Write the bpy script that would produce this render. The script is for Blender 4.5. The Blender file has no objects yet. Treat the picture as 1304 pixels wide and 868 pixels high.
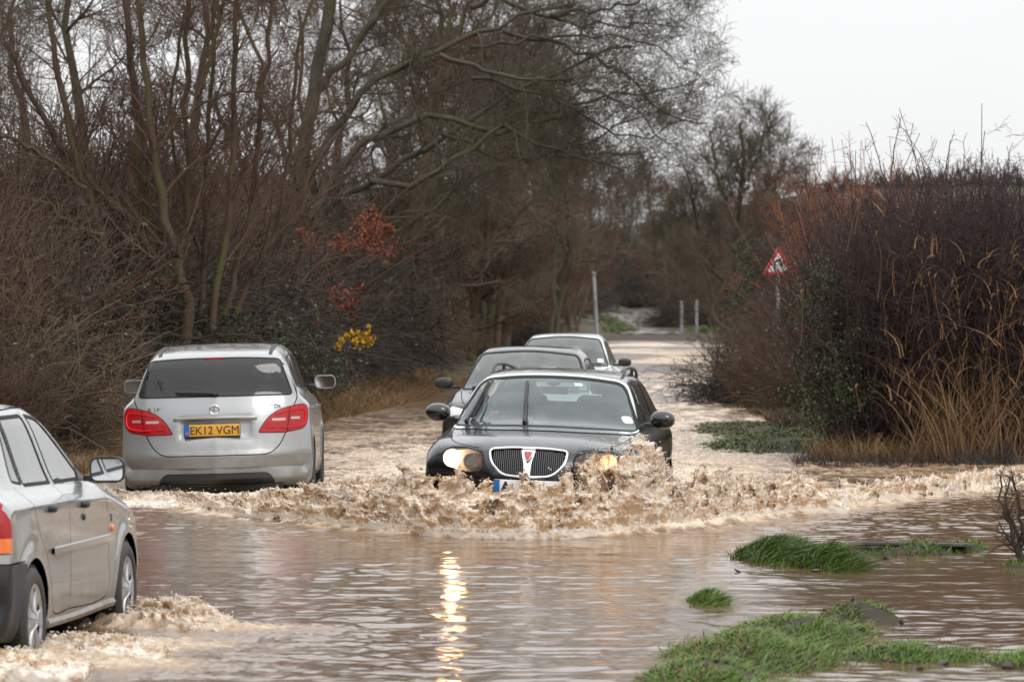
import bpy, bmesh, math, random
import numpy as np
from mathutils import Vector, Matrix, noise as mnoise
from mathutils.bvhtree import BVHTree
from mathutils.interpolate import poly_3d_calc

R = math.radians
C = bpy.context.scene.collection
scene = bpy.context.scene

# ------------------------------------------------------------------ camera, world, sun, exposure
CAM_H = 1.86
cam_data = bpy.data.cameras.new("camera")
cam = bpy.data.objects.new("camera", cam_data)
C.objects.link(cam)
cam_data.sensor_width = 36.0
cam_data.lens = 150.0
cam_data.clip_start = 0.5
cam_data.clip_end = 6000.0
cam.location = (0, 0, CAM_H)
cam.rotation_euler = (R(90 - 0.517), 0, 0)
cam_data.dof.use_dof = True
cam_data.dof.focus_distance = 34.6
cam_data.dof.aperture_fstop = 6.3
scene.camera = cam
scene.render.engine = 'CYCLES'
scene.cycles.use_denoising = True
scene.cycles.max_bounces = 8
scene.cycles.transparent_max_bounces = 16
scene.cycles.caustics_reflective = False
scene.cycles.caustics_refractive = False
scene.cycles.sample_clamp_indirect = 12.0

world = bpy.data.worlds.new("World")
scene.world = world
world.use_nodes = True
wn, wl = world.node_tree.nodes, world.node_tree.links
wn.clear()
out = wn.new('ShaderNodeOutputWorld')
bg = wn.new('ShaderNodeBackground')
sky = wn.new('ShaderNodeTexSky')
sky.sky_type = 'NISHITA'
sky.sun_disc = False
sky.sun_elevation = R(38)
sky.sun_rotation = R(150)
sky.dust_density = 3.0
bw = wn.new('ShaderNodeRGBToBW')
wl.new(sky.outputs[0], bw.inputs[0])
tc = wn.new('ShaderNodeTexCoord')
sep = wn.new('ShaderNodeSeparateXYZ')
wl.new(tc.outputs['Generated'], sep.inputs[0])
# overcast cloud deck: a luminance that climbs from horizon to zenith, with soft cloud mottling
mp = wn.new('ShaderNodeMapping'); mp.inputs['Scale'].default_value = (1, 1, 3)
wl.new(tc.outputs['Generated'], mp.inputs[0])
cn = wn.new('ShaderNodeTexNoise'); cn.inputs['Scale'].default_value = 2.2; cn.inputs['Detail'].default_value = 5
wl.new(mp.outputs[0], cn.inputs['Vector'])
ramp = wn.new('ShaderNodeMapRange')
ramp.inputs['From Min'].default_value = 0.0; ramp.inputs['From Max'].default_value = 0.9
ramp.inputs['To Min'].default_value = 0.98; ramp.inputs['To Max'].default_value = 2.1
wl.new(sep.outputs['Z'], ramp.inputs['Value'])
cr = wn.new('ShaderNodeMapRange')
cr.inputs['From Min'].default_value = 0.3; cr.inputs['From Max'].default_value = 0.7
cr.inputs['To Min'].default_value = 0.93; cr.inputs['To Max'].default_value = 1.05
wl.new(cn.outputs['Fac'], cr.inputs['Value'])
mul = wn.new('ShaderNodeMath'); mul.operation = 'MULTIPLY'
wl.new(ramp.outputs[0], mul.inputs[0]); wl.new(cr.outputs[0], mul.inputs[1])
tint = wn.new('ShaderNodeMix'); tint.data_type = 'RGBA'; tint.blend_type = 'MULTIPLY'
tint.inputs['Factor'].default_value = 1.0
wl.new(mul.outputs[0], tint.inputs['A'])
tint.inputs['B'].default_value = (0.985, 0.99, 1.0, 1)
k10 = wn.new('ShaderNodeMix'); k10.data_type = 'RGBA'; k10.blend_type = 'MULTIPLY'; k10.inputs['Factor'].default_value = 1
wl.new(tint.outputs['Result'], k10.inputs['A']); k10.inputs['B'].default_value = (9.2, 9.2, 9.2, 1)
smix = wn.new('ShaderNodeMix'); smix.data_type = 'RGBA'; smix.inputs['Factor'].default_value = 0.93
wl.new(sky.outputs[0], smix.inputs['A']); wl.new(k10.outputs['Result'], smix.inputs['B'])
wl.new(smix.outputs['Result'], bg.inputs['Color'])
bg.inputs['Strength'].default_value = 0.1
wl.new(bg.outputs[0], out.inputs[0])

sun_data = bpy.data.lights.new("sun", 'SUN')
sun = bpy.data.objects.new("sun", sun_data)
C.objects.link(sun)
sun_data.energy = 0.8
sun_data.angle = R(25)
sun_data.color = (1.0, 0.97, 0.93)
sun.rotation_euler = (R(52), 0, R(30))

scene.view_settings.view_transform = 'Standard'
scene.view_settings.look = 'None'
scene.view_settings.gamma = 1.0
scene.view_settings.use_curve_mapping = False
scene.view_settings.exposure = 0.12

# ------------------------------------------------------------------ small helpers
F = 150.0 / 36.0 * 1304.0

def at(px, py, d):
    "a point of the photograph (1304 wide) at distance d -> world"
    return ((px - 652.0) * d / F, d, CAM_H - (py - 385.0) * d / F)

def tag(o, label=None, cat=None, group=None, kind=None):
    if label: o['label'] = label
    if cat: o['category'] = cat
    if group: o['group'] = group
    if kind: o['kind'] = kind
    return o

def empty(name, loc=(0, 0, 0), rot=(0, 0, 0)):
    o = bpy.data.objects.new(name, None)
    o.empty_display_size = 0.2
    o.location = loc; o.rotation_euler = rot
    C.objects.link(o)
    return o

def mesh_np(name, V, Fc, mat, parent=None, smooth=True, attrs=None, mats=None, midx=None):
    "V (n,3) array, Fc (m,3|4) int array or list of lists -> one object"
    me = bpy.data.meshes.new(name)
    if isinstance(Fc, np.ndarray) and len(Fc):
        n, k = Fc.shape
        me.vertices.add(len(V)); me.vertices.foreach_set('co', np.asarray(V, np.float32).ravel())
        me.loops.add(n * k); me.loops.foreach_set('vertex_index', Fc.astype(np.int32).ravel())
        me.polygons.add(n); me.polygons.foreach_set('loop_start', np.arange(0, n * k, k, dtype=np.int32))
        me.polygons.foreach_set('loop_total', np.full(n, k, np.int32))
        me.update(calc_edges=True)
    else:
        me.from_pydata([tuple(v) for v in V], [], [tuple(f) for f in Fc])
        me.update()
    me.validate()
    if smooth:
        me.polygons.foreach_set('use_smooth', np.ones(len(me.polygons), dtype=bool))
    for m in (mats or [mat]): me.materials.append(m)
    if midx is not None: me.polygons.foreach_set('material_index', np.asarray(midx, np.int32))
    if attrs:
        for an, arr in attrs.items():
            a = me.attributes.new(an, 'FLOAT', 'POINT')
            a.data.foreach_set('value', np.asarray(arr, np.float32))
    o = bpy.data.objects.new(name, me)
    C.objects.link(o)
    if parent is not None: o.parent = parent
    return o

class MB:
    "collects shapes into ONE mesh"
    def __init__(s): s.V = []; s.F = []
    def add(s, V, Fc):
        n = len(s.V)
        s.V.extend([tuple(v) for v in V]); s.F.extend([[i + n for i in f] for f in Fc])
        return s
    def box(s, c, h, rot=None, bev=0.0):
        x, y, z = h
        if bev > 0:
            b = bev; V = []; 
            bm = bmesh.new(); bmesh.ops.create_cube(bm, size=2.0)
            for v in bm.verts: v.co = Vector((v.co.x * x, v.co.y * y, v.co.z * z))
            bmesh.ops.bevel(bm, geom=bm.edges[:], offset=b, segments=2, affect='EDGES', profile=0.5)
            bm.verts.index_update()
            V = [v.co.copy() for v in bm.verts]; Fc = [[v.index for v in f.verts] for f in bm.faces]; bm.free()
        else:
            V = [Vector((sx * x, sy * y, sz * z)) for sx in (-1, 1) for sy in (-1, 1) for sz in (-1, 1)]
            Fc = [(0, 1, 3, 2), (4, 6, 7, 5), (0, 4, 5, 1), (2, 3, 7, 6), (0, 2, 6, 4), (1, 5, 7, 3)]
        M = rot.to_matrix() if hasattr(rot, 'to_matrix') else (rot or Matrix.Identity(3))
        return s.add([M @ v + Vector(c) for v in V], Fc)
    def tube(s, pts, rad, n=8, cap=True, flat=1.0):
        pts = [Vector(p) for p in pts]
        if not hasattr(rad, '__len__'): rad = [rad] * len(pts)
        V = []; Fc = []
        ref = None
        for i, p in enumerate(pts):
            t = (pts[min(i + 1, len(pts) - 1)] - pts[max(i - 1, 0)]).normalized()
            if ref is None:
                ref = Vector((0, 0, 1)) if abs(t.z) < 0.9 else Vector((1, 0, 0))
            a = t.cross(ref).normalized(); b = a.cross(t).normalized()
            ref = b
            for q in range(n):
                w = 2 * math.pi * q / n
                V.append(p + a * math.cos(w) * rad[i] + b * math.sin(w) * rad[i] * flat)
        for i in range(len(pts) - 1):
            for q in range(n):
                Fc.append((i * n + q, i * n + (q + 1) % n, (i + 1) * n + (q + 1) % n, (i + 1) * n + q))
        if cap:
            Fc.append(list(range(n))[::-1]); Fc.append([(len(pts) - 1) * n + q for q in range(n)])
        return s.add(V, Fc)
    def ell(s, c, r, nu=16, nv=10, p=1.0, rot=None):
        "superellipsoid"
        V = []; Fc = []
        def sp(v): return math.copysign(abs(v) ** p, v)
        M = rot.to_matrix() if rot is not None else Matrix.Identity(3)
        for j in range(nv + 1):
            th = math.pi * j / nv
            for i in range(nu):
                ph = 2 * math.pi * i / nu
                v = Vector((r[0] * sp(math.sin(th)) * sp(math.cos(ph)), r[1] * sp(math.sin(th)) * sp(math.sin(ph)), r[2] * sp(math.cos(th))))
                V.append(M @ v + Vector(c))
        for j in range(nv):
            for i in range(nu):
                Fc.append((j * nu + i, (j + 1) * nu + i, (j + 1) * nu + (i + 1) % nu, j * nu + (i + 1) % nu))
        return s.add(V, Fc)
    def prism(s, poly, f0, f1):
        "poly: 2-D points; f0,f1 map a 2-D point to the two ends"
        n = len(poly)
        V = [f0(*p) for p in poly] + [f1(*p) for p in poly]
        Fc = [list(range(n)), list(range(2 * n - 1, n - 1, -1))]
        for i in range(n): Fc.append((i, i + n, (i + 1) % n + n, (i + 1) % n))
        return s.add(V, Fc)
    def ring(s, poly, w, f0, f1):
        "a frame: outline poly, inset w"
        q = inset(poly, w); n = len(poly)
        V = [f0(*p) for p in poly] + [f1(*p) for p in poly] + [f1(*p) for p in q] + [f0(*p) for p in q]
        Fc = []
        for a in range(3):
            for i in range(n):
                j = (i + 1) % n
                Fc.append((a * n + i, (a + 1) * n + i, (a + 1) * n + j, a * n + j))
        for i in range(n):
            j = (i + 1) % n
            Fc.append((3 * n + i, i, j, 3 * n + j))
        return s.add(V, Fc)
    def build(s, name, mat, parent=None, smooth=True, autosmooth=35):
        o = mesh_np(name, s.V, s.F, mat, parent, smooth)
        if smooth and autosmooth:
            bm = bmesh.new(); bm.from_mesh(o.data)
            bmesh.ops.recalc_face_normals(bm, faces=bm.faces[:])
            for e in bm.edges:
                if len(e.link_faces) == 2 and e.calc_face_angle(0) > R(autosmooth): e.smooth = False
            bm.to_mesh(o.data); bm.free()
        return o

def inset(poly, w):
    n = len(poly); A = sum(poly[i][0] * poly[(i + 1) % n][1] - poly[(i + 1) % n][0] * poly[i][1] for i in range(n))
    sg = 1 if A > 0 else -1
    out_ = []
    for i in range(n):
        p0 = Vector(poly[i - 1]); p1 = Vector(poly[i]); p2 = Vector(poly[(i + 1) % n])
        d1 = (p1 - p0); d2 = (p2 - p1)
        if d1.length < 1e-7: d1 = d2
        if d2.length < 1e-7: d2 = d1
        d1.normalize(); d2.normalize()
        n1 = Vector((-d1.y, d1.x)) * sg; n2 = Vector((-d2.y, d2.x)) * sg
        m = (n1 + n2); m = m.normalized() if m.length > 1e-6 else n1
        c = max(0.35, m.dot(n1))
        out_.append(tuple(p1 + m * (w / c)))
    return out_

def rpoly(pts, r=0.03, n=4):
    "round the corners; a point may carry its own radius as a third value"
    out_ = []; N = len(pts)
    for i in range(N):
        p0 = Vector(pts[i - 1][:2]); p1 = Vector(pts[i][:2]); p2 = Vector(pts[(i + 1) % N][:2])
        rr = pts[i][2] if len(pts[i]) > 2 else r
        a = p0 - p1; b = p2 - p1
        t = min(rr, a.length * 0.48, b.length * 0.48)
        if t < 1e-4: out_.append(tuple(p1)); continue
        A = p1 + a.normalized() * t; B = p1 + b.normalized() * t
        for q in range(n + 1):
            u = q / n
            out_.append(tuple(A * (1 - u) ** 2 + p1 * 2 * u * (1 - u) + B * u * u))
    return out_

def mirror_poly(p): return [(-q[0],) + tuple(q[1:]) for q in p][::-1]

def stroke(pts, w):
    "polyline -> thin closed polygon"
    P = [Vector(p) for p in pts]; L = []; Rr = []
    for i, p in enumerate(P):
        t = (P[min(i + 1, len(P) - 1)] - P[max(i - 1, 0)]).normalized()
        nrm = Vector((-t.y, t.x))
        L.append(tuple(p + nrm * w / 2)); Rr.append(tuple(p - nrm * w / 2))
    return L + Rr[::-1]

def smooth_line(pts, n=6):
    "Catmull-Rom through 2-D or 3-D points"
    P = [Vector(p) for p in pts]; o = []
    for i in range(len(P) - 1):
        a = P[max(i - 1, 0)]; b = P[i]; c = P[i + 1]; d = P[min(i + 2, len(P) - 1)]
        for q in range(n):
            t = q / n
            o.append(tuple(0.5 * ((2 * b) + (c - a) * t + (2 * a - 5 * b + 4 * c - d) * t * t + (3 * b - a - 3 * c + d) * t ** 3)))
    o.append(tuple(P[-1]))
    return o

# ------------------------------------------------------------------ numpy noise
def _hash(ix, iy, iz, seed):
    h = (ix * 374761393 + iy * 668265263 + iz * 2147483647 + seed * 1274126177) & 0xFFFFFFFF
    h = ((h ^ (h >> 13)) * 1274126177) & 0xFFFFFFFF
    h = h ^ (h >> 16)
    return (h & 0xFFFFFF) / float(0xFFFFFF)

def vnoise(x, y, z=None, seed=0):
    "smooth value noise in -1..1"
    x = np.asarray(x, np.float64); y = np.asarray(y, np.float64)
    ix = np.floor(x).astype(np.int64); iy = np.floor(y).astype(np.int64)
    fx = x - ix; fy = y - iy
    fx = fx * fx * fx * (fx * (fx * 6 - 15) + 10); fy = fy * fy * fy * (fy * (fy * 6 - 15) + 10)
    if z is None:
        iz = np.zeros_like(ix)
        a = _hash(ix, iy, iz, seed); b = _hash(ix + 1, iy, iz, seed)
        c = _hash(ix, iy + 1, iz, seed); d = _hash(ix + 1, iy + 1, iz, seed)
        return 2 * ((a * (1 - fx) + b * fx) * (1 - fy) + (c * (1 - fx) + d * fx) * fy) - 1
    z = np.asarray(z, np.float64); iz = np.floor(z).astype(np.int64); fz = z - iz
    fz = fz * fz * (3 - 2 * fz)
    r = []
    for k in (0, 1):
        a = _hash(ix, iy, iz + k, seed); b = _hash(ix + 1, iy, iz + k, seed)
        c = _hash(ix, iy + 1, iz + k, seed); d = _hash(ix + 1, iy + 1, iz + k, seed)
        r.append((a * (1 - fx) + b * fx) * (1 - fy) + (c * (1 - fx) + d * fx) * fy)
    return 2 * (r[0] * (1 - fz) + r[1] * fz) - 1

def fbm(x, y, oct=4, seed=0, gain=0.5, ridged=False, z=None):
    t = 0; a = 1; s = 0; f = 1
    for o in range(oct):
        v = vnoise(x * f + 17.3 * o, y * f - 9.1 * o, None if z is None else z * f, seed + o)
        if ridged: v = 1 - 2 * np.abs(v)
        t = t + a * v; s += a; a *= gain; f *= 2.03
    return t / s

# ------------------------------------------------------------------ materials
def newmat(name):
    m = bpy.data.materials.new(name); m.use_nodes = True
    return m, m.node_tree.nodes, m.node_tree.links, m.node_tree.nodes['Principled BSDF']

def mat(name, col, rough=0.5, metal=0.0, var=0.12, scale=8.0, spec=0.5, coat=0.0, bump=0.0, bscale=60.0, alpha=None, obj=True):
    m, n, l, p = newmat(name)
    p.inputs['Roughness'].default_value = rough; p.inputs['Metallic'].default_value = metal
    p.inputs['Specular IOR Level'].default_value = spec; p.inputs['Coat Weight'].default_value = coat
    p.inputs['Coat Roughness'].default_value = 0.04
    t = n.new('ShaderNodeTexCoord'); nz = n.new('ShaderNodeTexNoise')
    nz.inputs['Scale'].default_value = scale; nz.inputs['Detail'].default_value = 6
    l.new(t.outputs['Object'], nz.inputs['Vector'])
    mx = n.new('ShaderNodeMix'); mx.data_type = 'RGBA'
    mx.inputs['A'].default_value = tuple(c * (1 - var) for c in col) + (1,)
    mx.inputs['B'].default_value = tuple(min(1, c * (1 + var)) for c in col) + (1,)
    l.new(nz.outputs['Fac'], mx.inputs['Factor']); l.new(mx.outputs['Result'], p.inputs['Base Color'])
    if bump > 0:
        b = n.new('ShaderNodeBump'); b.inputs['Strength'].default_value = bump; b.inputs['Distance'].default_value = 0.01
        n2 = n.new('ShaderNodeTexNoise'); n2.inputs['Scale'].default_value = bscale; n2.inputs['Detail'].default_value = 5
        l.new(t.outputs['Object'], n2.inputs['Vector']); l.new(n2.outputs['Fac'], b.inputs['Height']); l.new(b.outputs[0], p.inputs['Normal'])
    return m

def paint(name, col, metal=0.55, rough=0.32, dirt=0.6, dz=0.75, dirt_col=(0.22, 0.17, 0.12), wet=0.5, inner=(0.02, 0.02, 0.022)):
    "car paint with road dirt thickening towards the sills, water beads, dark inner trim on the back of the skin"
    m, n, l, p = newmat(name)
    t = n.new('ShaderNodeTexCoord'); sp = n.new('ShaderNodeSeparateXYZ'); l.new(t.outputs['Object'], sp.inputs[0])
    n1 = n.new('ShaderNodeTexNoise'); n1.inputs['Scale'].default_value = 5; n1.inputs['Detail'].default_value = 9; n1.inputs['Roughness'].default_value = 0.7
    l.new(t.outputs['Object'], n1.inputs['Vector'])
    mr = n.new('ShaderNodeMapRange'); mr.inputs['From Min'].default_value = 0.15; mr.inputs['From Max'].default_value = dz
    mr.inputs['To Min'].default_value = 1.0; mr.inputs['To Max'].default_value = 0.0
    l.new(sp.outputs['Z'], mr.inputs['Value'])
    ad = n.new('ShaderNodeMath'); ad.operation = 'MULTIPLY_ADD'
    l.new(n1.outputs['Fac'], ad.inputs[0]); ad.inputs[1].default_value = 1.6; ad.inputs[2].default_value = -0.8
    s2 = n.new('ShaderNodeMath'); s2.operation = 'ADD'; s2.use_clamp = True
    l.new(mr.outputs[0], s2.inputs[0]); l.new(ad.outputs[0], s2.inputs[1])
    s3 = n.new('ShaderNodeMath'); s3.operation = 'MULTIPLY'; s3.use_clamp = True
    l.new(s2.outputs[0], s3.inputs[0]); l.new(mr.outputs[0], s3.inputs[1])
    s4 = n.new('ShaderNodeMath'); s4.operation = 'MULTIPLY'; s4.inputs[1].default_value = dirt; s4.use_clamp = True
    l.new(s3.outputs[0], s4.inputs[0])
    mx = n.new('ShaderNodeMix'); mx.data_type = 'RGBA'
    mx.inputs['A'].default_value = (*col, 1); mx.inputs['B'].default_value = (*dirt_col, 1)
    l.new(s4.outputs[0], mx.inputs['Factor'])
    geo = n.new('ShaderNodeNewGeometry')
    mi = n.new('ShaderNodeMix'); mi.data_type = 'RGBA'
    l.new(geo.outputs['Backfacing'], mi.inputs['Factor']); l.new(mx.outputs['Result'], mi.inputs['A']); mi.inputs['B'].default_value = (*inner, 1)
    l.new(mi.outputs['Result'], p.inputs['Base Color'])
    mm = n.new('ShaderNodeMath'); mm.operation = 'MULTIPLY_ADD'; l.new(s4.outputs[0], mm.inputs[0]); mm.inputs[1].default_value = -metal; mm.inputs[2].default_value = metal
    fr = n.new('ShaderNodeMath'); fr.operation = 'SUBTRACT'; fr.inputs[0].default_value = 1; l.new(geo.outputs['Backfacing'], fr.inputs[1])
    m3 = n.new('ShaderNodeMath'); m3.operation = 'MULTIPLY'; l.new(mm.outputs[0], m3.inputs[0]); l.new(fr.outputs[0], m3.inputs[1])
    l.new(m3.outputs[0], p.inputs['Metallic'])
    rr = n.new('ShaderNodeMath'); rr.operation = 'MULTIPLY_ADD'; l.new(s4.outputs[0], rr.inputs[0]); rr.inputs[1].default_value = 0.35; rr.inputs[2].default_value = rough
    l.new(rr.outputs[0], p.inputs['Roughness'])
    ct = n.new('ShaderNodeMath'); ct.operation = 'MULTIPLY_ADD'; l.new(s4.outputs[0], ct.inputs[0]); ct.inputs[1].default_value = -1.0; ct.inputs[2].default_value = 1.0
    m4 = n.new('ShaderNodeMath'); m4.operation = 'MULTIPLY'; m4.use_clamp = True; l.new(ct.outputs[0], m4.inputs[0]); l.new(fr.outputs[0], m4.inputs[1])
    l.new(m4.outputs[0], p.inputs['Coat Weight'])
    p.inputs['Coat Roughness'].default_value = 0.05
    # rain beads
    vo = n.new('ShaderNodeTexVoronoi'); vo.inputs['Scale'].default_value = 55; vo.inputs['Randomness'].default_value = 1
    l.new(t.outputs['Object'], vo.inputs['Vector'])
    br = n.new('ShaderNodeMapRange'); br.inputs['From Min'].default_value = 0.10; br.inputs['From Max'].default_value = 0.34
    br.inputs['To Min'].default_value = 1; br.inputs['To Max'].default_value = 0
    l.new(vo.outputs['Distance'], br.inputs['Value'])
    b = n.new('ShaderNodeBump'); b.inputs['Strength'].default_value = 0.35 * wet; b.inputs['Distance'].default_value = 0.004
    l.new(br.outputs[0], b.inputs['Height']); l.new(b.outputs[0], p.inputs['Coat Normal'])
    return m

def glass(name, tint=(0.75, 0.8, 0.78), rough=0.02, dirt=0.06, dcol=(0.4, 0.42, 0.4), wet=1.0, blend=0.0):
    "thin pane: Fresnel mix of mirror and tinted see-through, plus road film and drops"
    m, n, l, p = newmat(name)
    n.remove(p); o = n['Material Output']
    tr = n.new('ShaderNodeBsdfTransparent'); tr.inputs[0].default_value = (*tint, 1)
    gl = n.new('ShaderNodeBsdfGlossy'); gl.inputs['Roughness'].default_value = rough
    df = n.new('ShaderNodeBsdfDiffuse'); df.inputs[0].default_value = (*dcol, 1)
    t = n.new('ShaderNodeTexCoord')
    nz = n.new('ShaderNodeTexNoise'); nz.inputs['Scale'].default_value = 7; nz.inputs['Detail'].default_value = 8; l.new(t.outputs['Object'], nz.inputs['Vector'])
    vo = n.new('ShaderNodeTexVoronoi'); vo.inputs['Scale'].default_value = 60; l.new(t.outputs['Object'], vo.inputs['Vector'])
    br = n.new('ShaderNodeMapRange'); br.inputs['From Min'].default_value = 0.05; br.inputs['From Max'].default_value = 0.25
    br.inputs['To Min'].default_value = 1; br.inputs['To Max'].default_value = 0; l.new(vo.outputs['Distance'], br.inputs['Value'])
    b = n.new('ShaderNodeBump'); b.inputs['Strength'].default_value = 0.07 * wet; b.inputs['Distance'].default_value = 0.003
    l.new(br.outputs[0], b.inputs['Height']); l.new(b.outputs[0], gl.inputs['Normal'])
    fr = n.new('ShaderNodeFresnel'); fr.inputs[0].default_value = 1.52
    f2 = n.new('ShaderNodeMath'); f2.operation = 'MULTIPLY_ADD'; f2.use_clamp = True
    l.new(fr.outputs[0], f2.inputs[0]); f2.inputs[1].default_value = 1.7; f2.inputs[2].default_value = blend
    m1 = n.new('ShaderNodeMixShader'); l.new(f2.outputs[0], m1.inputs[0]); l.new(tr.outputs[0], m1.inputs[1]); l.new(gl.outputs[0], m1.inputs[2])
    dm = n.new('ShaderNodeMath'); dm.operation = 'MULTIPLY'; dm.inputs[1].default_value = dirt * 2; dm.use_clamp = True; l.new(nz.outputs['Fac'], dm.inputs[0])
    m2 = n.new('ShaderNodeMixShader'); l.new(dm.outputs[0], m2.inputs[0]); l.new(m1.outputs[0], m2.inputs[1]); l.new(df.outputs[0], m2.inputs[2])
    l.new(m2.outputs[0], o.inputs['Surface'])
    return m

M_black = mat('black_plastic', (0.018, 0.018, 0.019), 0.42, var=0.3, scale=20, bump=0.15)
M_gloss = mat('gloss_black', (0.008, 0.008, 0.009), 0.12, var=0.2, coat=.8)
M_gap = mat('panel_gap', (0.012, 0.012, 0.013), 0.8)
M_rubber = mat('rubber', (0.02, 0.02, 0.021), 0.6, var=0.35, scale=14, bump=0.3)
M_tyre = mat('tyre_rubber', (0.022, 0.021, 0.02), 0.5, var=0.4, scale=18, bump=0.4, bscale=90)
M_chrome = mat('chrome', (0.75, 0.75, 0.76), 0.14, metal=1.0, var=0.08, scale=14)
M_rim = mat('wheel_trim_silver', (0.42, 0.42, 0.43), 0.38, metal=0.7, var=0.25, scale=16)
M_under = mat('underbody', (0.012, 0.011, 0.010), 0.8, var=0.4)
M_seat = mat('seat_fabric', (0.035, 0.036, 0.04), 0.9, var=0.3, scale=40)
M_seat_pale = mat('seat_fabric_grey', (0.13, 0.13, 0.13), 0.9, var=0.3, scale=40)
M_dash = mat('dashboard_plastic', (0.03, 0.03, 0.032), 0.6, var=0.2)
M_mirror = mat('mirror_glass', (0.75, 0.78, 0.8), 0.03, metal=1.0, var=0.03)
M_red = mat('red_lens', (0.36, 0.004, 0.008), 0.25, var=0.35, scale=60, coat=0.35, spec=.3)
M_amber = mat('amber_lens', (0.8, 0.16, 0.01), 0.15, var=0.2, scale=60, coat=1.0)
M_clear = mat('clear_lens', (0.6, 0.6, 0.6), 0.12, metal=0.5, var=0.3, scale=50, coat=1.0)
M_white = mat('white_plastic', (0.75, 0.75, 0.73), 0.35, var=0.05)
M_yellow = mat('yellow_plate', (0.62, 0.33, 0.035), 0.4, var=0.12, scale=30)
M_blue = mat('blue_band', (0.01, 0.12, 0.42), 0.4, var=0.1)
M_ink = mat('plate_ink', (0.02, 0.02, 0.02), 0.5)

def emis(name, col, strength):
    m, n, l, p = newmat(name)
    p.inputs['Base Color'].default_value = (0.8, 0.8, 0.8, 1)
    p.inputs['Emission Color'].default_value = (*col, 1); p.inputs['Emission Strength'].default_value = strength
    return m
# ------------------------------------------------------------------ car bodies: lofted skins cut into panels
def pchip(u, P, uq):
    "monotone cubic along axis 0"
    P = np.asarray(P, float); sh = P.shape; P = P.reshape(len(u), -1)
    h = np.diff(u)[:, None]; d = np.diff(P, axis=0) / h
    m = np.zeros_like(P)
    w1 = 2 * h[1:] + h[:-1]; w2 = h[1:] + 2 * h[:-1]
    same = (d[:-1] * d[1:]) > 0
    with np.errstate(divide='ignore', invalid='ignore'):
        hm = (w1 + w2) / (w1 / d[:-1] + w2 / d[1:])
    m[1:-1] = np.where(same, hm, 0); m[0] = d[0]; m[-1] = d[-1]
    idx = np.clip(np.searchsorted(u, uq, side='right') - 1, 0, len(u) - 2)
    t = ((uq - u[idx]) / (u[idx + 1] - u[idx]))[:, None]; H = h[idx]
    p = P[idx] * (2 * t ** 3 - 3 * t ** 2 + 1) + H * m[idx] * (t ** 3 - 2 * t ** 2 + t) + P[idx + 1] * (-2 * t ** 3 + 3 * t ** 2) + H * m[idx + 1] * (t ** 3 - t ** 2)
    return p.reshape((len(uq),) + sh[1:])

def skin(stations, du=0.035, dv=0.03, deform=None):
    """stations: (y, plan, zb, W, zmid, zsh, wb, zbelt, wr, zr, crown, drop), nose first. Returns grid (nu, ring, 3)."""
    G = []
    for (y, plan, zb, W, zm, zs, wb, zbt, wr, zr, cr, dr) in stations:
        f = lambda x: y - plan * (x / max(W, 1e-3)) ** 2
        cols = [(0, zb), (0.6 * W, zb), (W - 0.07, zb + 0.005), (W - 0.02, zb + min(0.08, 0.4 * (zm - zb))), (W, zm), (W - 0.006, zs), (wb, zbt),
                (wr + 0.022, zr - dr), (wr - 0.045, zr), (0.5 * wr, zr + cr * 0.75), (0, zr + cr)]
        G.append([(x, f(x), z) for x, z in cols])
    G = np.array(G)
    for e in (0, -1): G[e, :, 2] = G[e, :, 2].mean() + .06 * (G[e, :, 2] - G[e, :, 2].mean())
    du_ = np.linalg.norm(np.diff(G, axis=0), axis=2).mean(1); u = np.concatenate([[0], np.cumsum(np.maximum(du_, 1e-3))])
    dv_ = np.linalg.norm(np.diff(G, axis=1), axis=2)[2:-2].mean(0); v = np.concatenate([[0], np.cumsum(dv_)])
    uq = np.unique(np.concatenate([np.linspace(0, u[-1], int(u[-1] / du)), u]))
    vq = np.unique(np.concatenate([np.linspace(0, v[-1], int(v[-1] / dv)), v]))
    S = pchip(u, G, uq)
    S = pchip(v, S.transpose(1, 0, 2), vq).transpose(1, 0, 2)
    if deform is not None: S = deform(S)
    L = S[:, 1:-1].copy(); L[..., 0] *= -1
    ring = np.concatenate([S, L[:, ::-1]], axis=1)
    return ring

def grid_normals(Gd):
    a = np.gradient(Gd, axis=0)
    b = (np.roll(Gd, -1, axis=1) - np.roll(Gd, 1, axis=1))
    nrm = np.cross(a, b)
    L = np.linalg.norm(nrm, axis=2, keepdims=True); nrm = nrm / np.maximum(L, 1e-9)
    c = Gd.mean(axis=1, keepdims=True)
    s = np.sign((nrm * (Gd - c)).sum())
    return nrm * (s if s != 0 else 1)

def point_in(poly, x, y):
    inside = False; n = len(poly); j = n - 1
    for i in range(n):
        xi, yi = poly[i]; xj, yj = poly[j]
        if (yi > y) != (yj > y) and x < (xj - xi) * (y - yi) / (yj - yi) + xi: inside = not inside
        j = i
    return inside

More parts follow.
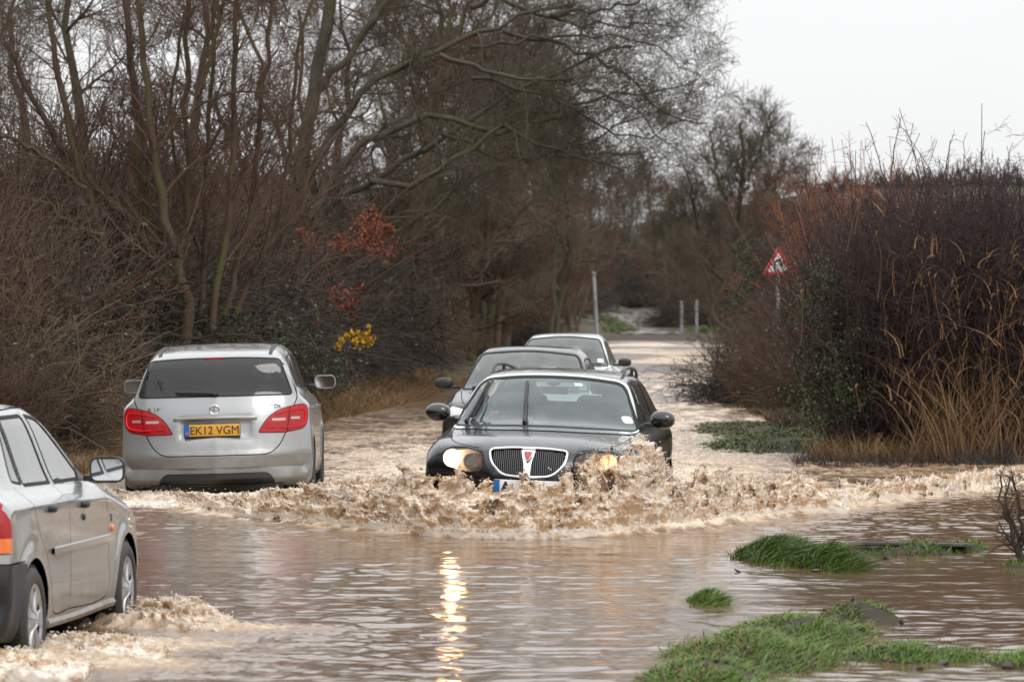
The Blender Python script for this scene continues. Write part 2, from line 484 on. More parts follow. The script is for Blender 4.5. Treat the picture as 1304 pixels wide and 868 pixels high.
class Body:
    PROJ = {'side': (1, 2), 'front': (0, 2), 'rear': (0, 2), 'top': (0, 1)}
    def __init__(s, grid):
        nu, nr, _ = grid.shape
        s.nrm = grid_normals(grid)
        V = grid.reshape(-1, 3); N = s.nrm.reshape(-1, 3)
        Fc = [(i * nr + j, i * nr + (j + 1) % nr, (i + 1) * nr + (j + 1) % nr, (i + 1) * nr + j) for i in range(nu - 1) for j in range(nr)]
        V = np.concatenate([V, [grid[0].mean(0), grid[-1].mean(0)]]); N = np.concatenate([N, [[0, 1, 0], [0, -1, 0]]])
        k0 = nu * nr
        Fc += [(j, (j + 1) % nr, k0) for j in range(nr)] + [((nu - 1) * nr + j, (nu - 1) * nr + (j + 1) % nr, k0 + 1) for j in range(nr)]
        s.V0 = [Vector(v) for v in V]; s.N0 = [Vector(v) for v in N]; s.F0 = Fc
        s.bvh = BVHTree.FromPolygons(s.V0, Fc)
        s.bm = bmesh.new()
        vs = [s.bm.verts.new(v) for v in s.V0]
        lay = s.bm.faces.layers.int.new('part')
        s.lay = lay
        for f in Fc:
            try: s.bm.faces.new([vs[i] for i in f])
            except ValueError: pass
        s.ids = ['body']
    def normal(s, co):
        loc, _, idx, _ = s.bvh.find_nearest(co)
        if idx is None: return Vector((0, 0, 1))
        f = s.F0[idx]
        try: w = poly_3d_calc([s.V0[i] for i in f], loc)
        except Exception: w = [1.0 / len(s.F0[idx])] * len(s.F0[idx])
        n = Vector((0, 0, 0))
        for i, k in zip(f, w): n += s.N0[i] * k
        return n.normalized() if n.length > 1e-6 else Vector((0, 0, 1))
    def project(s, proj, a, b, side=1, off=0.0):
        "the point of the skin seen at (a,b) in this projection, and its normal"
        if proj == 'side': o = Vector((3 * side, a, b)); d = Vector((-side, 0, 0))
        elif proj == 'front': o = Vector((a, 6, b)); d = Vector((0, -1, 0))
        elif proj == 'rear': o = Vector((a, -6, b)); d = Vector((0, 1, 0))
        else: o = Vector((a, b, 5)); d = Vector((0, 0, -1))
        loc, _, idx, _ = s.bvh.ray_cast(o, d)
        if loc is None: return None, None
        n = s.normal(loc)
        return loc + n * off, n
    def _ok(s, f, proj, side, lo, hi):
        c = f.calc_center_median()
        if proj == 'side': return c.x * side > max(0.25, lo)
        if proj == 'front': return c.y > lo
        if proj == 'rear': return c.y < hi
        return c.z > lo
    def cut(s, poly, pid, proj='side', side=1, lo=0.0, hi=0.0, only=None):
        "poly in the projection's 2-D coordinates; faces inside get part id pid"
        if pid not in s.ids: s.ids.append(pid)
        k = s.ids.index(pid)
        a, b = s.PROJ[proj]; bm = s.bm
        x0 = min(p[0] for p in poly); x1 = max(p[0] for p in poly); y0 = min(p[1] for p in poly); y1 = max(p[1] for p in poly)
        def bb(f):
            xs = [v.co[a] for v in f.verts]; ys = [v.co[b] for v in f.verts]
            return min(xs), max(xs), min(ys), max(ys)
        cand = {}
        only_i = None if only is None else {s.ids.index(q) for q in only if q in s.ids}
        for f in bm.faces:
            if only_i is not None and f[s.lay] not in only_i: continue
            B = bb(f)
            if B[0] <= x1 and B[1] >= x0 and B[2] <= y1 and B[3] >= y0 and s._ok(f, proj, side, lo, hi): cand[f] = B
        n = len(poly)
        for i in range(n):
            p = poly[i]; q = poly[(i + 1) % n]
            ex, ey = q[0] - p[0], q[1] - p[1]; L = math.hypot(ex, ey)
            if L < 1e-5: continue
            sx0, sx1 = min(p[0], q[0]) - 1e-4, max(p[0], q[0]) + 1e-4; sy0, sy1 = min(p[1], q[1]) - 1e-4, max(p[1], q[1]) + 1e-4
            gs = [f for f, B in cand.items() if B[0] <= sx1 and B[1] >= sx0 and B[2] <= sy1 and B[3] >= sy0]
            if not gs: continue
            no = [0, 0, 0]; no[a] = -ey / L; no[b] = ex / L
            co = [0, 0, 0]; co[a] = p[0]; co[b] = p[1]
            geom = set(gs)
            for f in gs: geom.update(f.edges); geom.update(f.verts)
            pids = {f[s.lay] for f in gs}
            r = bmesh.ops.bisect_plane(bm, geom=list(geom), dist=1e-5, plane_co=co, plane_no=no)
            for f in gs:
                if f in cand: del cand[f]
            for g in r['geom']:
                if isinstance(g, bmesh.types.BMFace) and g.is_valid: cand[g] = bb(g)
            for f in gs:
                if f.is_valid: cand[f] = bb(f)
        for f in list(cand):
            if f.is_valid:
                c = f.calc_center_median()
                if point_in(poly, c[a], c[b]): f[s.lay] = k
    def both(s, poly, pid, **kw):
        for sd in (1, -1): s.cut(poly, pid, 'side', side=sd, **kw)
    def mirx(s, poly, pid, proj, **kw):
        s.cut(poly, pid, proj, **kw); s.cut(mirror_poly(poly), pid, proj, **kw)
    def pane(s, poly, pid, rid, w, proj='side', **kw):
        s.cut(poly, rid, proj, **kw); s.cut(inset(poly, w), pid, proj, **kw)
    def emit(s, spec, parent):
        """spec: id -> (name, material, offset along the normal, split by island sign of x). Skipped ids vanish."""
        objs = {}
        groups = {}
        for f in s.bm.faces:
            i = s.ids[f[s.lay]]
            if i not in spec: continue
            key = i
            sp = spec[i]
            if len(sp) > 3 and sp[3]: key = (i, 1 if f.calc_center_median().x > 0 else -1)
            groups.setdefault(key, []).append(f)
        cache = {}
        for key, fs in groups.items():
            i = key if isinstance(key, str) else key[0]
            name, m, off = spec[i][:3]
            vi = {}; V = []; N = []; Fc = []
            for f in fs:
                row = []
                for v in f.verts:
                    if v not in vi:
                        vi[v] = len(V)
                        if v not in cache: cache[v] = s.normal(v.co)
                        n_ = cache[v]; V.append(v.co + n_ * off); N.append(n_)
                    row.append(vi[v])
                Fc.append(row)
            o = mesh_np(name, V, Fc, m, parent)
            # orient faces outward
            bm2 = bmesh.new(); bm2.from_mesh(o.data); bm2.verts.ensure_lookup_table()
            fl = [f for f in bm2.faces if f.normal.dot(N[f.verts[0].index]) < 0]
            bmesh.ops.reverse_faces(bm2, faces=fl); bm2.to_mesh(o.data); bm2.free()
            if len(o.data.vertices) == len(N):
                o.data.normals_split_custom_set_from_vertices([tuple(n_) for n_ in N])
            objs[key] = o
        return objs

def circle(cx, cy, r, n=28, a0=0, a1=2 * math.pi):
    return [(cx + r * math.cos(a0 + (a1 - a0) * i / n), cy + r * math.sin(a0 + (a1 - a0) * i / n)) for i in range(n)]

def arch_deform(axles, r, flare=0.012, wd=0.05, zc=0.3):
    def d(S):
        for ay in axles:
            dist = np.hypot(S[..., 1] - ay, S[..., 2] - zc)
            g = np.exp(-((dist - r - 0.02) / wd) ** 2) * (S[..., 2] < 0.95) * (S[..., 0] > 0.45)
            S[..., 0] += flare * g
        return S
    return d

def wheel(parent, x, y, z, r, w, rr, style, steer=0.0):
    "tyre + rim child; x sign gives the outer side"
    s = 1 if x > 0 else -1
    e = empty('wheel', (x, y, z), (0, 0, steer)); e.parent = parent
    prof = [(-w / 2, rr), (-w / 2 - 0.006, rr + 0.02), (-w / 2, r - 0.035), (-w / 2 + 0.018, r - 0.008), (-w * 0.25, r), (w * 0.25, r), (w / 2 - 0.018, r - 0.008), (w / 2, r - 0.035), (w / 2 + 0.006, rr + 0.02), (w / 2, rr), (w / 2 - 0.02, rr - 0.012), (-w / 2 + 0.02, rr - 0.012)]
    n = 48; V = []; Fc = []
    for i in range(n):
        a = 2 * math.pi * i / n
        for (px, pr) in prof: V.append((px, pr * math.cos(a), pr * math.sin(a)))
    m = len(prof)
    for i in range(n):
        for j in range(m):
            Fc.append((i * m + j, i * m + (j + 1) % m, ((i + 1) % n) * m + (j + 1) % m, ((i + 1) % n) * m + j))
    b = MB().add(V, Fc)
    # tread blocks
    for i in range(60):
        a = 2 * math.pi * i / 60
        for q in (-0.3, -0.1, 0.1, 0.3):
            c = (q * w, (r + 0.001) * math.cos(a + q * 0.1), (r + 0.001) * math.sin(a + q * 0.1))
            b.box(c, (w * 0.08, 0.004, r * 0.032), Matrix.Rotation(a + q * 0.1, 3, 'X'))
    b.build('tyre', M_tyre, e)
    # trim: polar sheet with slots
    nr, na = 14, 90
    V = []; keep = []
    for i in range(nr + 1):
        t = i / nr; rad = rr * t
        for j in range(na):
            a = 2 * math.pi * j / na
            if style == 'trim':
                ph = (j / na * 7) % 1
                dep = 0.03 * (t ** 2) * 0 + (0.022 * math.exp(-((t - 0.12) / 0.16) ** 2)) - 0.012 * math.sin(math.pi * t) * (1 if abs(ph - 0.5) < 0.2 else 0) + (0.006 if t > 0.92 else 0)
            else:
                ph = (j / na * 5) % 1
                dep = -0.035 * (1 - t) * t * 3 - 0.02 * (abs(ph - 0.5) < 0.24) * (0.3 < t < 0.9)
            V.append((s * (w / 2 - 0.012 + dep), rad * math.cos(a), rad * math.sin(a)))
    Fc = []
    for i in range(nr):
        for j in range(na):
            t = (i + 0.5) / nr
            if style == 'trim':
                ph = ((j + 0.5) / na * 7) % 1
                if 0.66 < t < 0.86 and abs(ph - 0.5) < 0.17: continue
                if 0.40 < t < 0.5 and abs(ph - 0.0) < 0.06: continue
            else:
                ph = ((j + 0.5) / na * 5) % 1
                if 0.3 < t < 0.88 and abs(ph - 0.5) < 0.26: continue
            Fc.append((i * na + j, i * na + (j + 1) % na, (i + 1) * na + (j + 1) % na, (i + 1) * na + j))
    MB().add(V, Fc).build('wheel_trim', M_rim, e, autosmooth=25)
    b = MB()
    b.tube([(s * (w / 2 - 0.08), 0, 0), (s * (w / 2 - 0.05), 0, 0)], rr * 0.98, 32)
    b.build('slot_backing', M_under, e)  # black disc added behind the slots to make the holes dark
    return e

def text_obj(name, body, size, m, parent, loc, rot, extrude=0.0012, bold=0.0, xscale=1.0, align='CENTER', spacing=1.0):
    cu = bpy.data.curves.new(name, 'FONT'); cu.body = body; cu.size = size; cu.extrude = extrude; cu.offset = bold
    cu.align_x = align; cu.align_y = 'CENTER'; cu.space_character = spacing
    tmp = bpy.data.objects.new('tmp', cu); C.objects.link(tmp)
    dg = bpy.context.evaluated_depsgraph_get()
    me = bpy.data.meshes.new_from_object(tmp.evaluated_get(dg))
    bpy.data.objects.remove(tmp)
    for v in me.vertices: v.co.x *= xscale
    me.materials.clear(); me.materials.append(m)
    o = bpy.data.objects.new(name, me); C.objects.link(o); o.parent = parent; o.location = loc; o.rotation_euler = rot
    return o

def tube_on(b, body, proj, pts, rad, side=1, off=0.004, n=6, nn=5, flat=1.0):
    L = []
    for p in smooth_line(pts, nn):
        loc, _ = body.project(proj, p[0], p[1], side, off)
        if loc is not None: L.append(loc)
    if len(L) > 1: b.tube(L, rad, n, flat=flat)

def seat(parent, x, y, z, m, w=0.25, pale=False):
    b = MB()
    b.box((x, y, z), (w, 0.25, 0.09), Matrix.Rotation(0.08, 3, 'X'), bev=0.05)
    b.box((x, y - 0.30, z + 0.33), (w * 0.95, 0.075, 0.31), Matrix.Rotation(0.26, 3, 'X'), bev=0.06)
    b.build('seat', m, parent)
    h = MB(); h.box((x, y - 0.39, z + 0.73), (0.125, 0.05, 0.09), Matrix.Rotation(0.2, 3, 'X'), bev=0.045)
    for sx in (-0.05, 0.05): h.tube([(x + sx, y - 0.385, z + 0.55), (x + sx, y - 0.385, z + 0.7)], 0.006, 6)
    h.build('headrest', m, parent)

def door_mirror(parent, x, y, z, shell, size=(0.095, 0.06, 0.07), glass_dir=-1, p=0.7, inner_x=None, stalk=M_black, frame=0.0):
    s = 1 if x > 0 else -1
    b = MB(); b.ell((x, y, z), size, 24, 14, p=p)
    b.V = [(v[0], max(v[1], y - 0.018) if glass_dir < 0 else min(v[1], y + 0.018), v[2]) for v in b.V]
    o = b.build('door_mirror', shell, parent, autosmooth=50)
    st = MB(); ix = inner_x if inner_x is not None else abs(x) - size[0] - 0.07
    st.box((s * (ix + (abs(x) - size[0] * 0.6)) / 2, y + 0.01, z - size[2] * 0.62), (abs(abs(x) - size[0] * 0.6 - ix) / 2, 0.028, 0.018), bev=0.008)
    st.build('mirror_stalk', stalk, o)
    g = MB(); pts = rpoly([(x - size[0] * 0.88, z - size[2] * 0.8), (x + size[0] * 0.88, z - size[2] * 0.8), (x + size[0] * 0.88, z + size[2] * 0.8), (x - size[0] * 0.88, z + size[2] * 0.8)], 0.035)
    yy = y + glass_dir * 0.0205
    g.prism(pts, lambda a, c: (a, yy, c), lambda a, c: (a, yy + 0.004 * -glass_dir, c))
    gg = g.build('mirror_glass', M_mirror, o, smooth=False)
    return o

def interior(parent, y_f, zf, wcab, seats, m_seat, pale=False, wheel_x=0.36, y_dash=0.75, zd=0.86, rear=True, belt=0.95):
    b = MB(); b.box((0, (y_f + -1.6) / 2, zf), (wcab, (y_f + 1.6) / 2, 0.02)); b.build('cabin_floor', M_dash, parent)
    d = MB(); d.box((0, y_dash, zd - 0.12), (wcab, 0.2, 0.12), bev=0.05); 
    d.ell((wheel_x, y_dash - 0.12, zd), (0.17, 0.12, 0.06), 16, 8)
    d.build('dashboard', M_dash, parent)
    st = MB(); c = Vector((wheel_x, y_dash - 0.30, zd - 0.04)); rot = Matrix.Rotation(R(-62), 3, 'X')
    P = [c + rot @ Vector((0.185 * math.cos(t), 0.185 * math.sin(t), 0)) for t in np.linspace(0, 2 * math.pi, 33)]
    st.tube(P, 0.015, 8, cap=False)
    for t in (0, math.pi, -math.pi / 2): st.tube([c, c + rot @ Vector((0.18 * math.cos(t), 0.18 * math.sin(t), 0))], 0.012, 6)
    st.tube([c, c + rot @ Vector((0, 0, -0.2))], 0.03, 8); st.ell(c, (0.06, 0.04, 0.05), 12, 8)
    st.build('steering_wheel', M_dash, parent)
    for (sx, sy) in seats: seat(parent, sx, sy, zf + 0.28, m_seat)
    if rear:
        r_ = MB(); yb = seats[0][1] - 0.85
        r_.box((0, yb, zf + 0.27), (wcab - 0.08, 0.24, 0.09), bev=0.05)
        r_.box((0, yb - 0.28, zf + 0.55), (wcab - 0.1, 0.07, 0.29), Matrix.Rotation(0.3, 3, 'X'), bev=0.05)
        for sx in (-0.38, 0.38): r_.box((sx, yb - 0.36, zf + 0.9), (0.11, 0.045, 0.06), bev=0.04)
        r_.build('rear_bench', m_seat, parent)
# ------------------------------------------------------------------ the five cars
def wheel_wells(parent, axles, xo, r, z=0.3):
    for ay in axles:
        for s in (1, -1):
            b = MB(); V = []; Fc = []; n = 20
            for i in range(n + 1):
                a = math.pi * 1.1 * i / n - 0.05 * math.pi
                for xx in (xo - 0.03, xo - 0.32): V.append((s * xx, ay + (r + 0.012) * math.cos(a), z + (r + 0.012) * math.sin(a)))
            for i in range(n): Fc.append((2 * i, 2 * i + 1, 2 * i + 3, 2 * i + 2))
            V2 = [(s * (xo - 0.32), ay, z)]; k = len(V)
            V += V2
            for i in range(n): Fc.append((2 * i + 1, k, 2 * i + 3))
            b.add(V, Fc).build('wheel_arch_liner', M_under, parent)

def arch_poly(ay, r, z=0.3, low=0.02):
    return [(ay + r * math.cos(a), z + r * math.sin(a)) for a in np.linspace(0, math.pi, 26)] + [(ay - r, low), (ay + r, low)]

def dark_estate():
    P = paint('black_paint', (0.006, 0.007, 0.009), metal=0.0, rough=0.22, dirt=0.22, dz=0.6, dirt_col=(0.10, 0.075, 0.05), wet=0.9)
    P.node_tree.nodes['Principled BSDF'].inputs['Specular IOR Level'].default_value = .08; P.node_tree.nodes['Principled BSDF'].inputs['Coat IOR'].default_value = 1.38
    G = glass('windscreen_glass', (.82, .93, .92), dirt=.10, dcol=(.42, .56, .57), wet=0.0)
    G2 = glass('side_glass_dark', (.55, .60, .58), dirt=.06)
    t = empty('estate_car')
    st = [(2.40, .36, .44, .70, .45, .47, .60, .475, .45, .48, 0, 0),
          (2.395, .36, .34, .80, .45, .55, .69, .58, .54, .59, .012, .005),
          (2.365, .34, .24, .84, .46, .60, .74, .67, .58, .69, .02, .005),
          (2.30, .31, .20, .86, .47, .65, .765, .745, .60, .775, .025, .006),
          (2.15, .24, .19, .875, .48, .69, .775, .80, .62, .83, .03, .008),
          (1.85, .10, .18, .888, .50, .73, .79, .84, .66, .865, .045, .008),
          (1.45, .04, .18, .89, .50, .76, .795, .875, .68, .895, .05, .008),
          (1.10, .05, .18, .89, .50, .79, .79, .91, .70, .93, .045, .008),
          (0.98, .07, .18, .89, .50, .80, .785, .925, .715, .955, .04, .012),
          (0.64, .06, .18, .89, .50, .80, .775, .94, .675, 1.15, .055, .03),
          (0.33, .05, .18, .89, .50, .80, .77, .95, .605, 1.325, .04, .04),
          (0.15, .02, .18, .89, .50, .80, .77, .955, .58, 1.365, .03, .045),
          (-0.5, 0, .18, .89, .50, .81, .77, .965, .575, 1.39, .028, .05),
          (-1.5, 0, .18, .885, .50, .82, .765, .985, .56, 1.365, .025, .05),
          (-1.98, -.04, .19, .87, .50, .82, .75, .99, .54, 1.33, .02, .05),
          (-2.10, -.08, .20, .86, .50, .82, .74, .99, .53, 1.29, .02, .05),
          (-2.24, -.14, .21, .84, .50, .80, .72, .97, .58, 1.02, .02, .02),
          (-2.33, -.2, .24, .82, .48, .70, .72, .80, .6, .82, .01, .01),
          (-2.38, -.24, .30, .80, .46, .56, .70, .60, .55, .61, .01, .01),
          (-2.385, -.24, .43, .72, .45, .46, .6, .465, .45, .47, 0, 0)]
    ax = (1.44, -1.31); ar = 0.345
    B = Body(skin(st, deform=arch_deform(ax, ar)))
    # front
    B.cut(rpoly([(-.40, .865, .02), (.40, .865, .02), (.345, .70), (.27, .575, .05), (-.27, .575, .05), (-.345, .70)], .05), 'nose_panel', 'front', lo=1.6)
    gr = rpoly([(-.312, .795, .03), (-.15, .812, .1), (.15, .812, .1), (.312, .795, .03), (.295, .70, .05), (.20, .602, .06), (0, .592, .1), (-.20, .602, .06), (-.295, .70, .05)], .05)
    B.cut(gr, 'grille_back', 'front', lo=1.6)
    hl = rpoly([(.365, .765, .05), (.50, .80, .06), (.66, .795, .07), (.725, .75, .06), (.715, .675, .05), (.62, .64, .06), (.46, .615, .06), (.375, .635, .04)], .05, 5)
    B.mirx([p for p in inset(hl, -.012)], 'headlight_gap', 'front', lo=1.3)
    B.mirx(hl, 'headlight', 'front', lo=1.3)
    B.cut(rpoly([(-.42, .345), (.42, .345), (.38, .235), (-.38, .235)], .03), 'lower_intake', 'front', lo=1.6)
    B.mirx(rpoly([(.52, .36), (.70, .37), (.69, .27), (.54, .26)], .04), 'lower_intake', 'front', lo=1.6)
    B.mirx(rpoly([(.36, .45), (.74, .47), (.74, .44), (.36, .42)], .008), 'rub_strip', 'front', lo=1.6)
    # bonnet shut line
    for s in (1, -1):
        B.cut(stroke(smooth_line([(s * .415, 2.20), (s * .60, 2.02), (s * .69, 1.75), (s * .735, 1.3), (s * .755, 0.92)], 6), .009), 'gap', 'top', lo=.6)
    # windscreen
    ws = rpoly([(-.775, .935, .06), (-.4, .952, .2), (0, .962, .3), (.4, .952, .2), (.775, .935, .06), (.60, 1.315, .09), (.3, 1.352, .2), (0, 1.36, .3), (-.3, 1.352, .2), (-.60, 1.315, .09)], .05, 5)
    B.cut(inset(ws, -.022), 'screen_trim', 'front', lo=.12)
    B.cut(inset(ws, -.006), 'screen_seal', 'front', lo=.12)
    B.cut(inset(ws, .012), 'windscreen', 'front', lo=.12)
    # sides
    wins = [rpoly([(.62, .965, .02), (.22, 1.27, .08), (-.10, 1.315, .03), (-.14, .972, .03)], .03),
            rpoly([(-.22, .972, .03), (-.19, 1.318, .03), (-.95, 1.32, .03), (-1.0, .985, .03)], .03),
            rpoly([(-1.07, .99, .03), (-1.02, 1.318, .03), (-1.70, 1.28, .05), (-1.92, 1.02, .05)], .03)]
    for w in wins:
        B.both(inset(w, -.012), 'side_trim'); B.both(w, 'window_seal'); B.both(inset(w, .02), 'side_window')
    for q in ([(.68, .95), (.70, .6), (.66, .25), (-.20, .25), (-.20, .6), (-.18, .97)], [(-.18, .25), (-.85, .25), (-.93, .42), (-1.04, .62), (-1.06, .98)]):
        B.both(stroke(smooth_line(q, 4), .008), 'gap')
    B.both(stroke([(1.75, .50), (-2.0, .53)], .05), 'rub_strip')
    for a in ax: B.both(arch_poly(a, ar), 'void')
    B.cut(rpoly([(-.62, 1.02), (.62, 1.02), (.50, 1.26), (-.50, 1.26)], .05), 'rear_window', 'rear', hi=-2)
    B.mirx(rpoly([(.60, .70), (.80, .72), (.79, .95), (.66, .96)], .04), 'tail_light', 'rear', hi=-1.9)
    spec = {'body': ('body', P, 0), 'nose_panel': ('nose_panel', mat('nose_black', (.012, .013, .015), .35, coat=.6), .001), 'grille_back': ('grille_backing', M_gap, -.03),
            'headlight_gap': ('headlight_seal', M_gap, -.006, True), 'lower_intake': ('air_intake', M_gap, -.015), 'rub_strip': ('rub_strip', M_black, .008, True),
            'gap': ('shut_line', M_gap, -.006), 'screen_trim': ('windscreen_trim', M_chrome, .006), 'screen_seal': ('windscreen_seal', M_gap, .002), 'windscreen': ('windscreen', G, -.001),
            'side_trim': ('window_trim', M_chrome, .004, True), 'window_seal': ('window_seal', M_gap, .001, True), 'side_window': ('side_window', G2, -.004, True),
            'rear_window': ('rear_window', G, -.002), 'tail_light': ('tail_light', M_red, .003, True),
            'headlight': ('headlight', None, .0, True)}
    # headlight lens: clear, see-through
    HG = glass('headlight_lens', (.95, .93, .9), dirt=.5, dcol=(.8, .75, .7), wet=2.0)
    for nd in list(HG.node_tree.nodes):     # fluted lens: it spreads the light of the bulb behind it
        if nd.type == 'BSDF_DIFFUSE':
            tl_ = HG.node_tree.nodes.new('ShaderNodeBsdfTranslucent'); tl_.inputs[0].default_value = (.85, .8, .76, 1)
            for lk in list(nd.outputs[0].links): HG.node_tree.links.new(tl_.outputs[0], lk.to_socket)
    spec['headlight'] = ('headlight', HG, .002, True)
    O = B.emit(spec, t)
    lamp_m = emis('headlamp_beam', (1.0, .62, .32), 340.0); lamp_s = emis('headlamp_glow', (1.0, .62, .36), 1.3)
    refl = mat('headlamp_reflector', (.60, .57, .55), .42, metal=.25, var=.2, scale=30)
    for s in (1, -1):
        par = O[('headlight', s)]
        b = MB()
        for (cx, cz, r) in ((s * .63, .715, .072), (s * .47, .70, .062)):
            V = []; Fc = []; n = 24; m = 7
            y0 = B.project('front', cx, cz)[0].y - .015
            for i in range(m + 1):
                rr = r * i / m
                for j in range(n):
                    a = 2 * math.pi * j / n
                    V.append((cx + rr * math.cos(a), y0 - .09 * (1 - (i / m) ** 2), cz + rr * math.sin(a)))
            for i in range(m):
                for j in range(n): Fc.append((i * n + j, i * n + (j + 1) % n, (i + 1) * n + (j + 1) % n, (i + 1) * n + j))
            b.add(V, Fc)
        b.build('reflector', refl, par)
        bk = MB(); 
        for i in range(6):
            pass
        yb = B.project('front', s * .72, .70)[0].y - .03
        b2 = MB(); b2.prism([(s * .35, .60), (s * .74, .62), (s * .74, .80), (s * .36, .80)], lambda a, c: (a, yb - .06, c), lambda a, c: (a, yb - .08, c)); b2.build('lamp_housing', refl, par)
        yy = B.project('front', s * .63, .715)[0].y - .045
        bl = MB(); bl.ell((s * .635, yy, .715), (.022, .012, .020), 20, 10); bl.build('bulb', lamp_m, par)
        am = MB(); am.ell((s * .40, B.project('front', s * .42, .69)[0].y - .06, .69), (.02, .02, .035), 12, 8); am.build('indicator_bulb', M_amber, par)
    # grille
    b = MB(); pts = []
    pr = [B.project('front', x, z, 1, .012)[0] for (x, z) in gr]; pr.append(pr[0])
    b.tube(pr, .0105, 8, cap=False); gfo = b.build('grille', M_chrome, t)
    b = MB()
    for i in range(-17, 18):
        x = i * .0162
        if abs(x) < .03: continue
        zt = .80 if abs(x) < .2 else .79; zb = .60 if abs(x) < .18 else .60 + (abs(x) - .18) * 1.0
        p0, _ = B.project('front', x, zt); p1, _ = B.project('front', x, zb); pm, _ = B.project('front', x, (zt + zb) / 2)
        b.tube([p0 + Vector((0, -.004, 0)), pm + Vector((0, -.004, 0)), p1 + Vector((0, -.004, 0))], .0048, 6)
    b.build('grille_bars', mat('grille_grey', (.12, .12, .125), .3, metal=.8), gfo)
    b = MB(); y0 = B.project('front', 0, .70)[0].y
    def ny(x, z, o): return (x, B.project('front', x, z)[0].y + o, z)
    vp = rpoly([(-.058, .808), (.058, .808), (.03, .70), (.024, .594), (-.024, .594), (-.03, .70)], .01, 3)
    b.prism(vp, lambda x, z: ny(x, z, -.01), lambda x, z: ny(x, z, .018)); b.build('centre_strip', M_chrome, gfo)
    sh = rpoly([(-.036, .80), (.036, .80), (.034, .765, .02), (0, .715, .015), (-.034, .765, .02)], .008, 3)
    b = MB(); b.prism(sh, lambda x, z: ny(x, z, .01), lambda x, z: ny(x, z, .026)); eo = b.build('emblem', mat('emblem_red', (.55, .02, .03), .25, coat=1), gfo)
    b = MB()   # little longship of stripes
    b.ring(sh, .004, lambda x, z: ny(x, z, .02), lambda x, z: ny(x, z, .029))
    for dx in (-.018, -.006, .006, .018): b.box((dx, y0 + .026, .775), (.0022, .004, .014))
    b.box((0, y0 + .026, .757), (.022, .004, .0025)); b.box((0, y0 + .026, .742), (.003, .004, .012))
    b.build('emblem_ship', M_chrome, eo)
    # plate
    yb = B.project('front', 0, .5)[0].y
    b = MB(); b.box((0, yb + .012, .515), (.26, .006, .0555), bev=.004); pl = b.build('number_plate', M_white, t)
    b = MB(); b.box((.236, yb + .0195, .515), (.023, .0012, .0535)); b.build('blue_band', M_blue, pl)
    text_obj('lettering', 'A', .105, M_ink, pl, (.165, yb + .020, .512), (R(90), 0, R(180)), bold=.004)
    text_obj('lettering', 'T', .105, M_ink, pl, (-.03, yb + .020, .512), (R(90), 0, R(180)), bold=.004)
    # roof rails
    for s in (1, -1):
        b = MB()
        zz = lambda y: B.project('top', s * .56, y)[0].z
        pts = [(s * .555, .02, zz(0.02) - .01), (s * .56, -.10, zz(-.1) + .045), (s * .56, -.3, zz(-.3) + .062), (s * .56, -.9, zz(-.9) + .065), (s * .55, -1.5, zz(-1.5) + .06), (s * .54, -1.72, zz(-1.72) + .04), (s * .535, -1.84, zz(-1.84) - .01)]
        b.tube(smooth_line(pts, 6), .0135, 8); b.tube([(s * .56, -.9, zz(-.9) - .01), (s * .56, -.9, zz(-.9) + .06)], .015, 8)
        b.build('roof_rail', M_black, t)
        door_mirror(t, s * .945, .60, 1.035, M_gloss, (.105, .075, .076), p=.88, inner_x=.80)
    # wipers: this one is stopped half way up the glass
    for (pts, nm) in ((([(.66, .955), (.62, 1.04), (.535, 1.27)]), 0), (([(.16, .965), (.175, 1.05), (.19, 1.16)]), 1)):
        b = MB(); tube_on(b, B, 'front', pts, .012, off=.03, flat=1.3)
        bl = [(.625, 1.0), (.575, 1.13), (.505, 1.31)] if nm == 0 else [(.178, .995), (.195, 1.15), (.212, 1.30)]
        tube_on(b, B, 'front', bl, .014, off=.016, flat=.8)
        p, _ = B.project('front', pts[0][0], pts[0][1] + .005, 1, .02); b.ell(p, (.022, .022, .022), 12, 8)
        if nm == 0:
            tube_on(b, B, 'front', [(.59, .96), (.545, 1.07), (.53, 1.2)], .009, off=.03)
        b.build('wiper', M_black, t)
    # tax disc and rear-view mirror
    p, n_ = B.project('front', -.665, 1.03, 1, -.012)
    b = MB(); rot = n_.to_track_quat('Z', 'Y').to_matrix()
    b.prism(rpoly([(-.045, -.05), (.045, -.05), (.045, .05), (-.045, .05)], .03), lambda x, z: p + rot @ Vector((x, z, .012)), lambda x, z: p + rot @ Vector((x, z, .009)))
    tx = b.build('tax_disc', M_white, t, smooth=False)
    b = MB(); b.box((0, .33, 1.245), (.12, .015, .032), bev=.012); b.tube([(0, .34, 1.27), (0, .36, 1.31)], .01, 6); b.ell((0, .37, 1.315), (.06, .04, .035), 12, 8); b.build('rear_view_mirror', M_dash, t)
    wheel_wells(t, ax, .87, ar)
    for y in ax:
        for s in (1, -1): wheel(t, s * .785, y, .315, .315, .205, .20, 'alloy')
    interior(t, 1.0, .28, .74, [(.36, -.12), (-.36, -.12)], M_seat_pale, y_dash=.72, zd=.93)
    return t, B

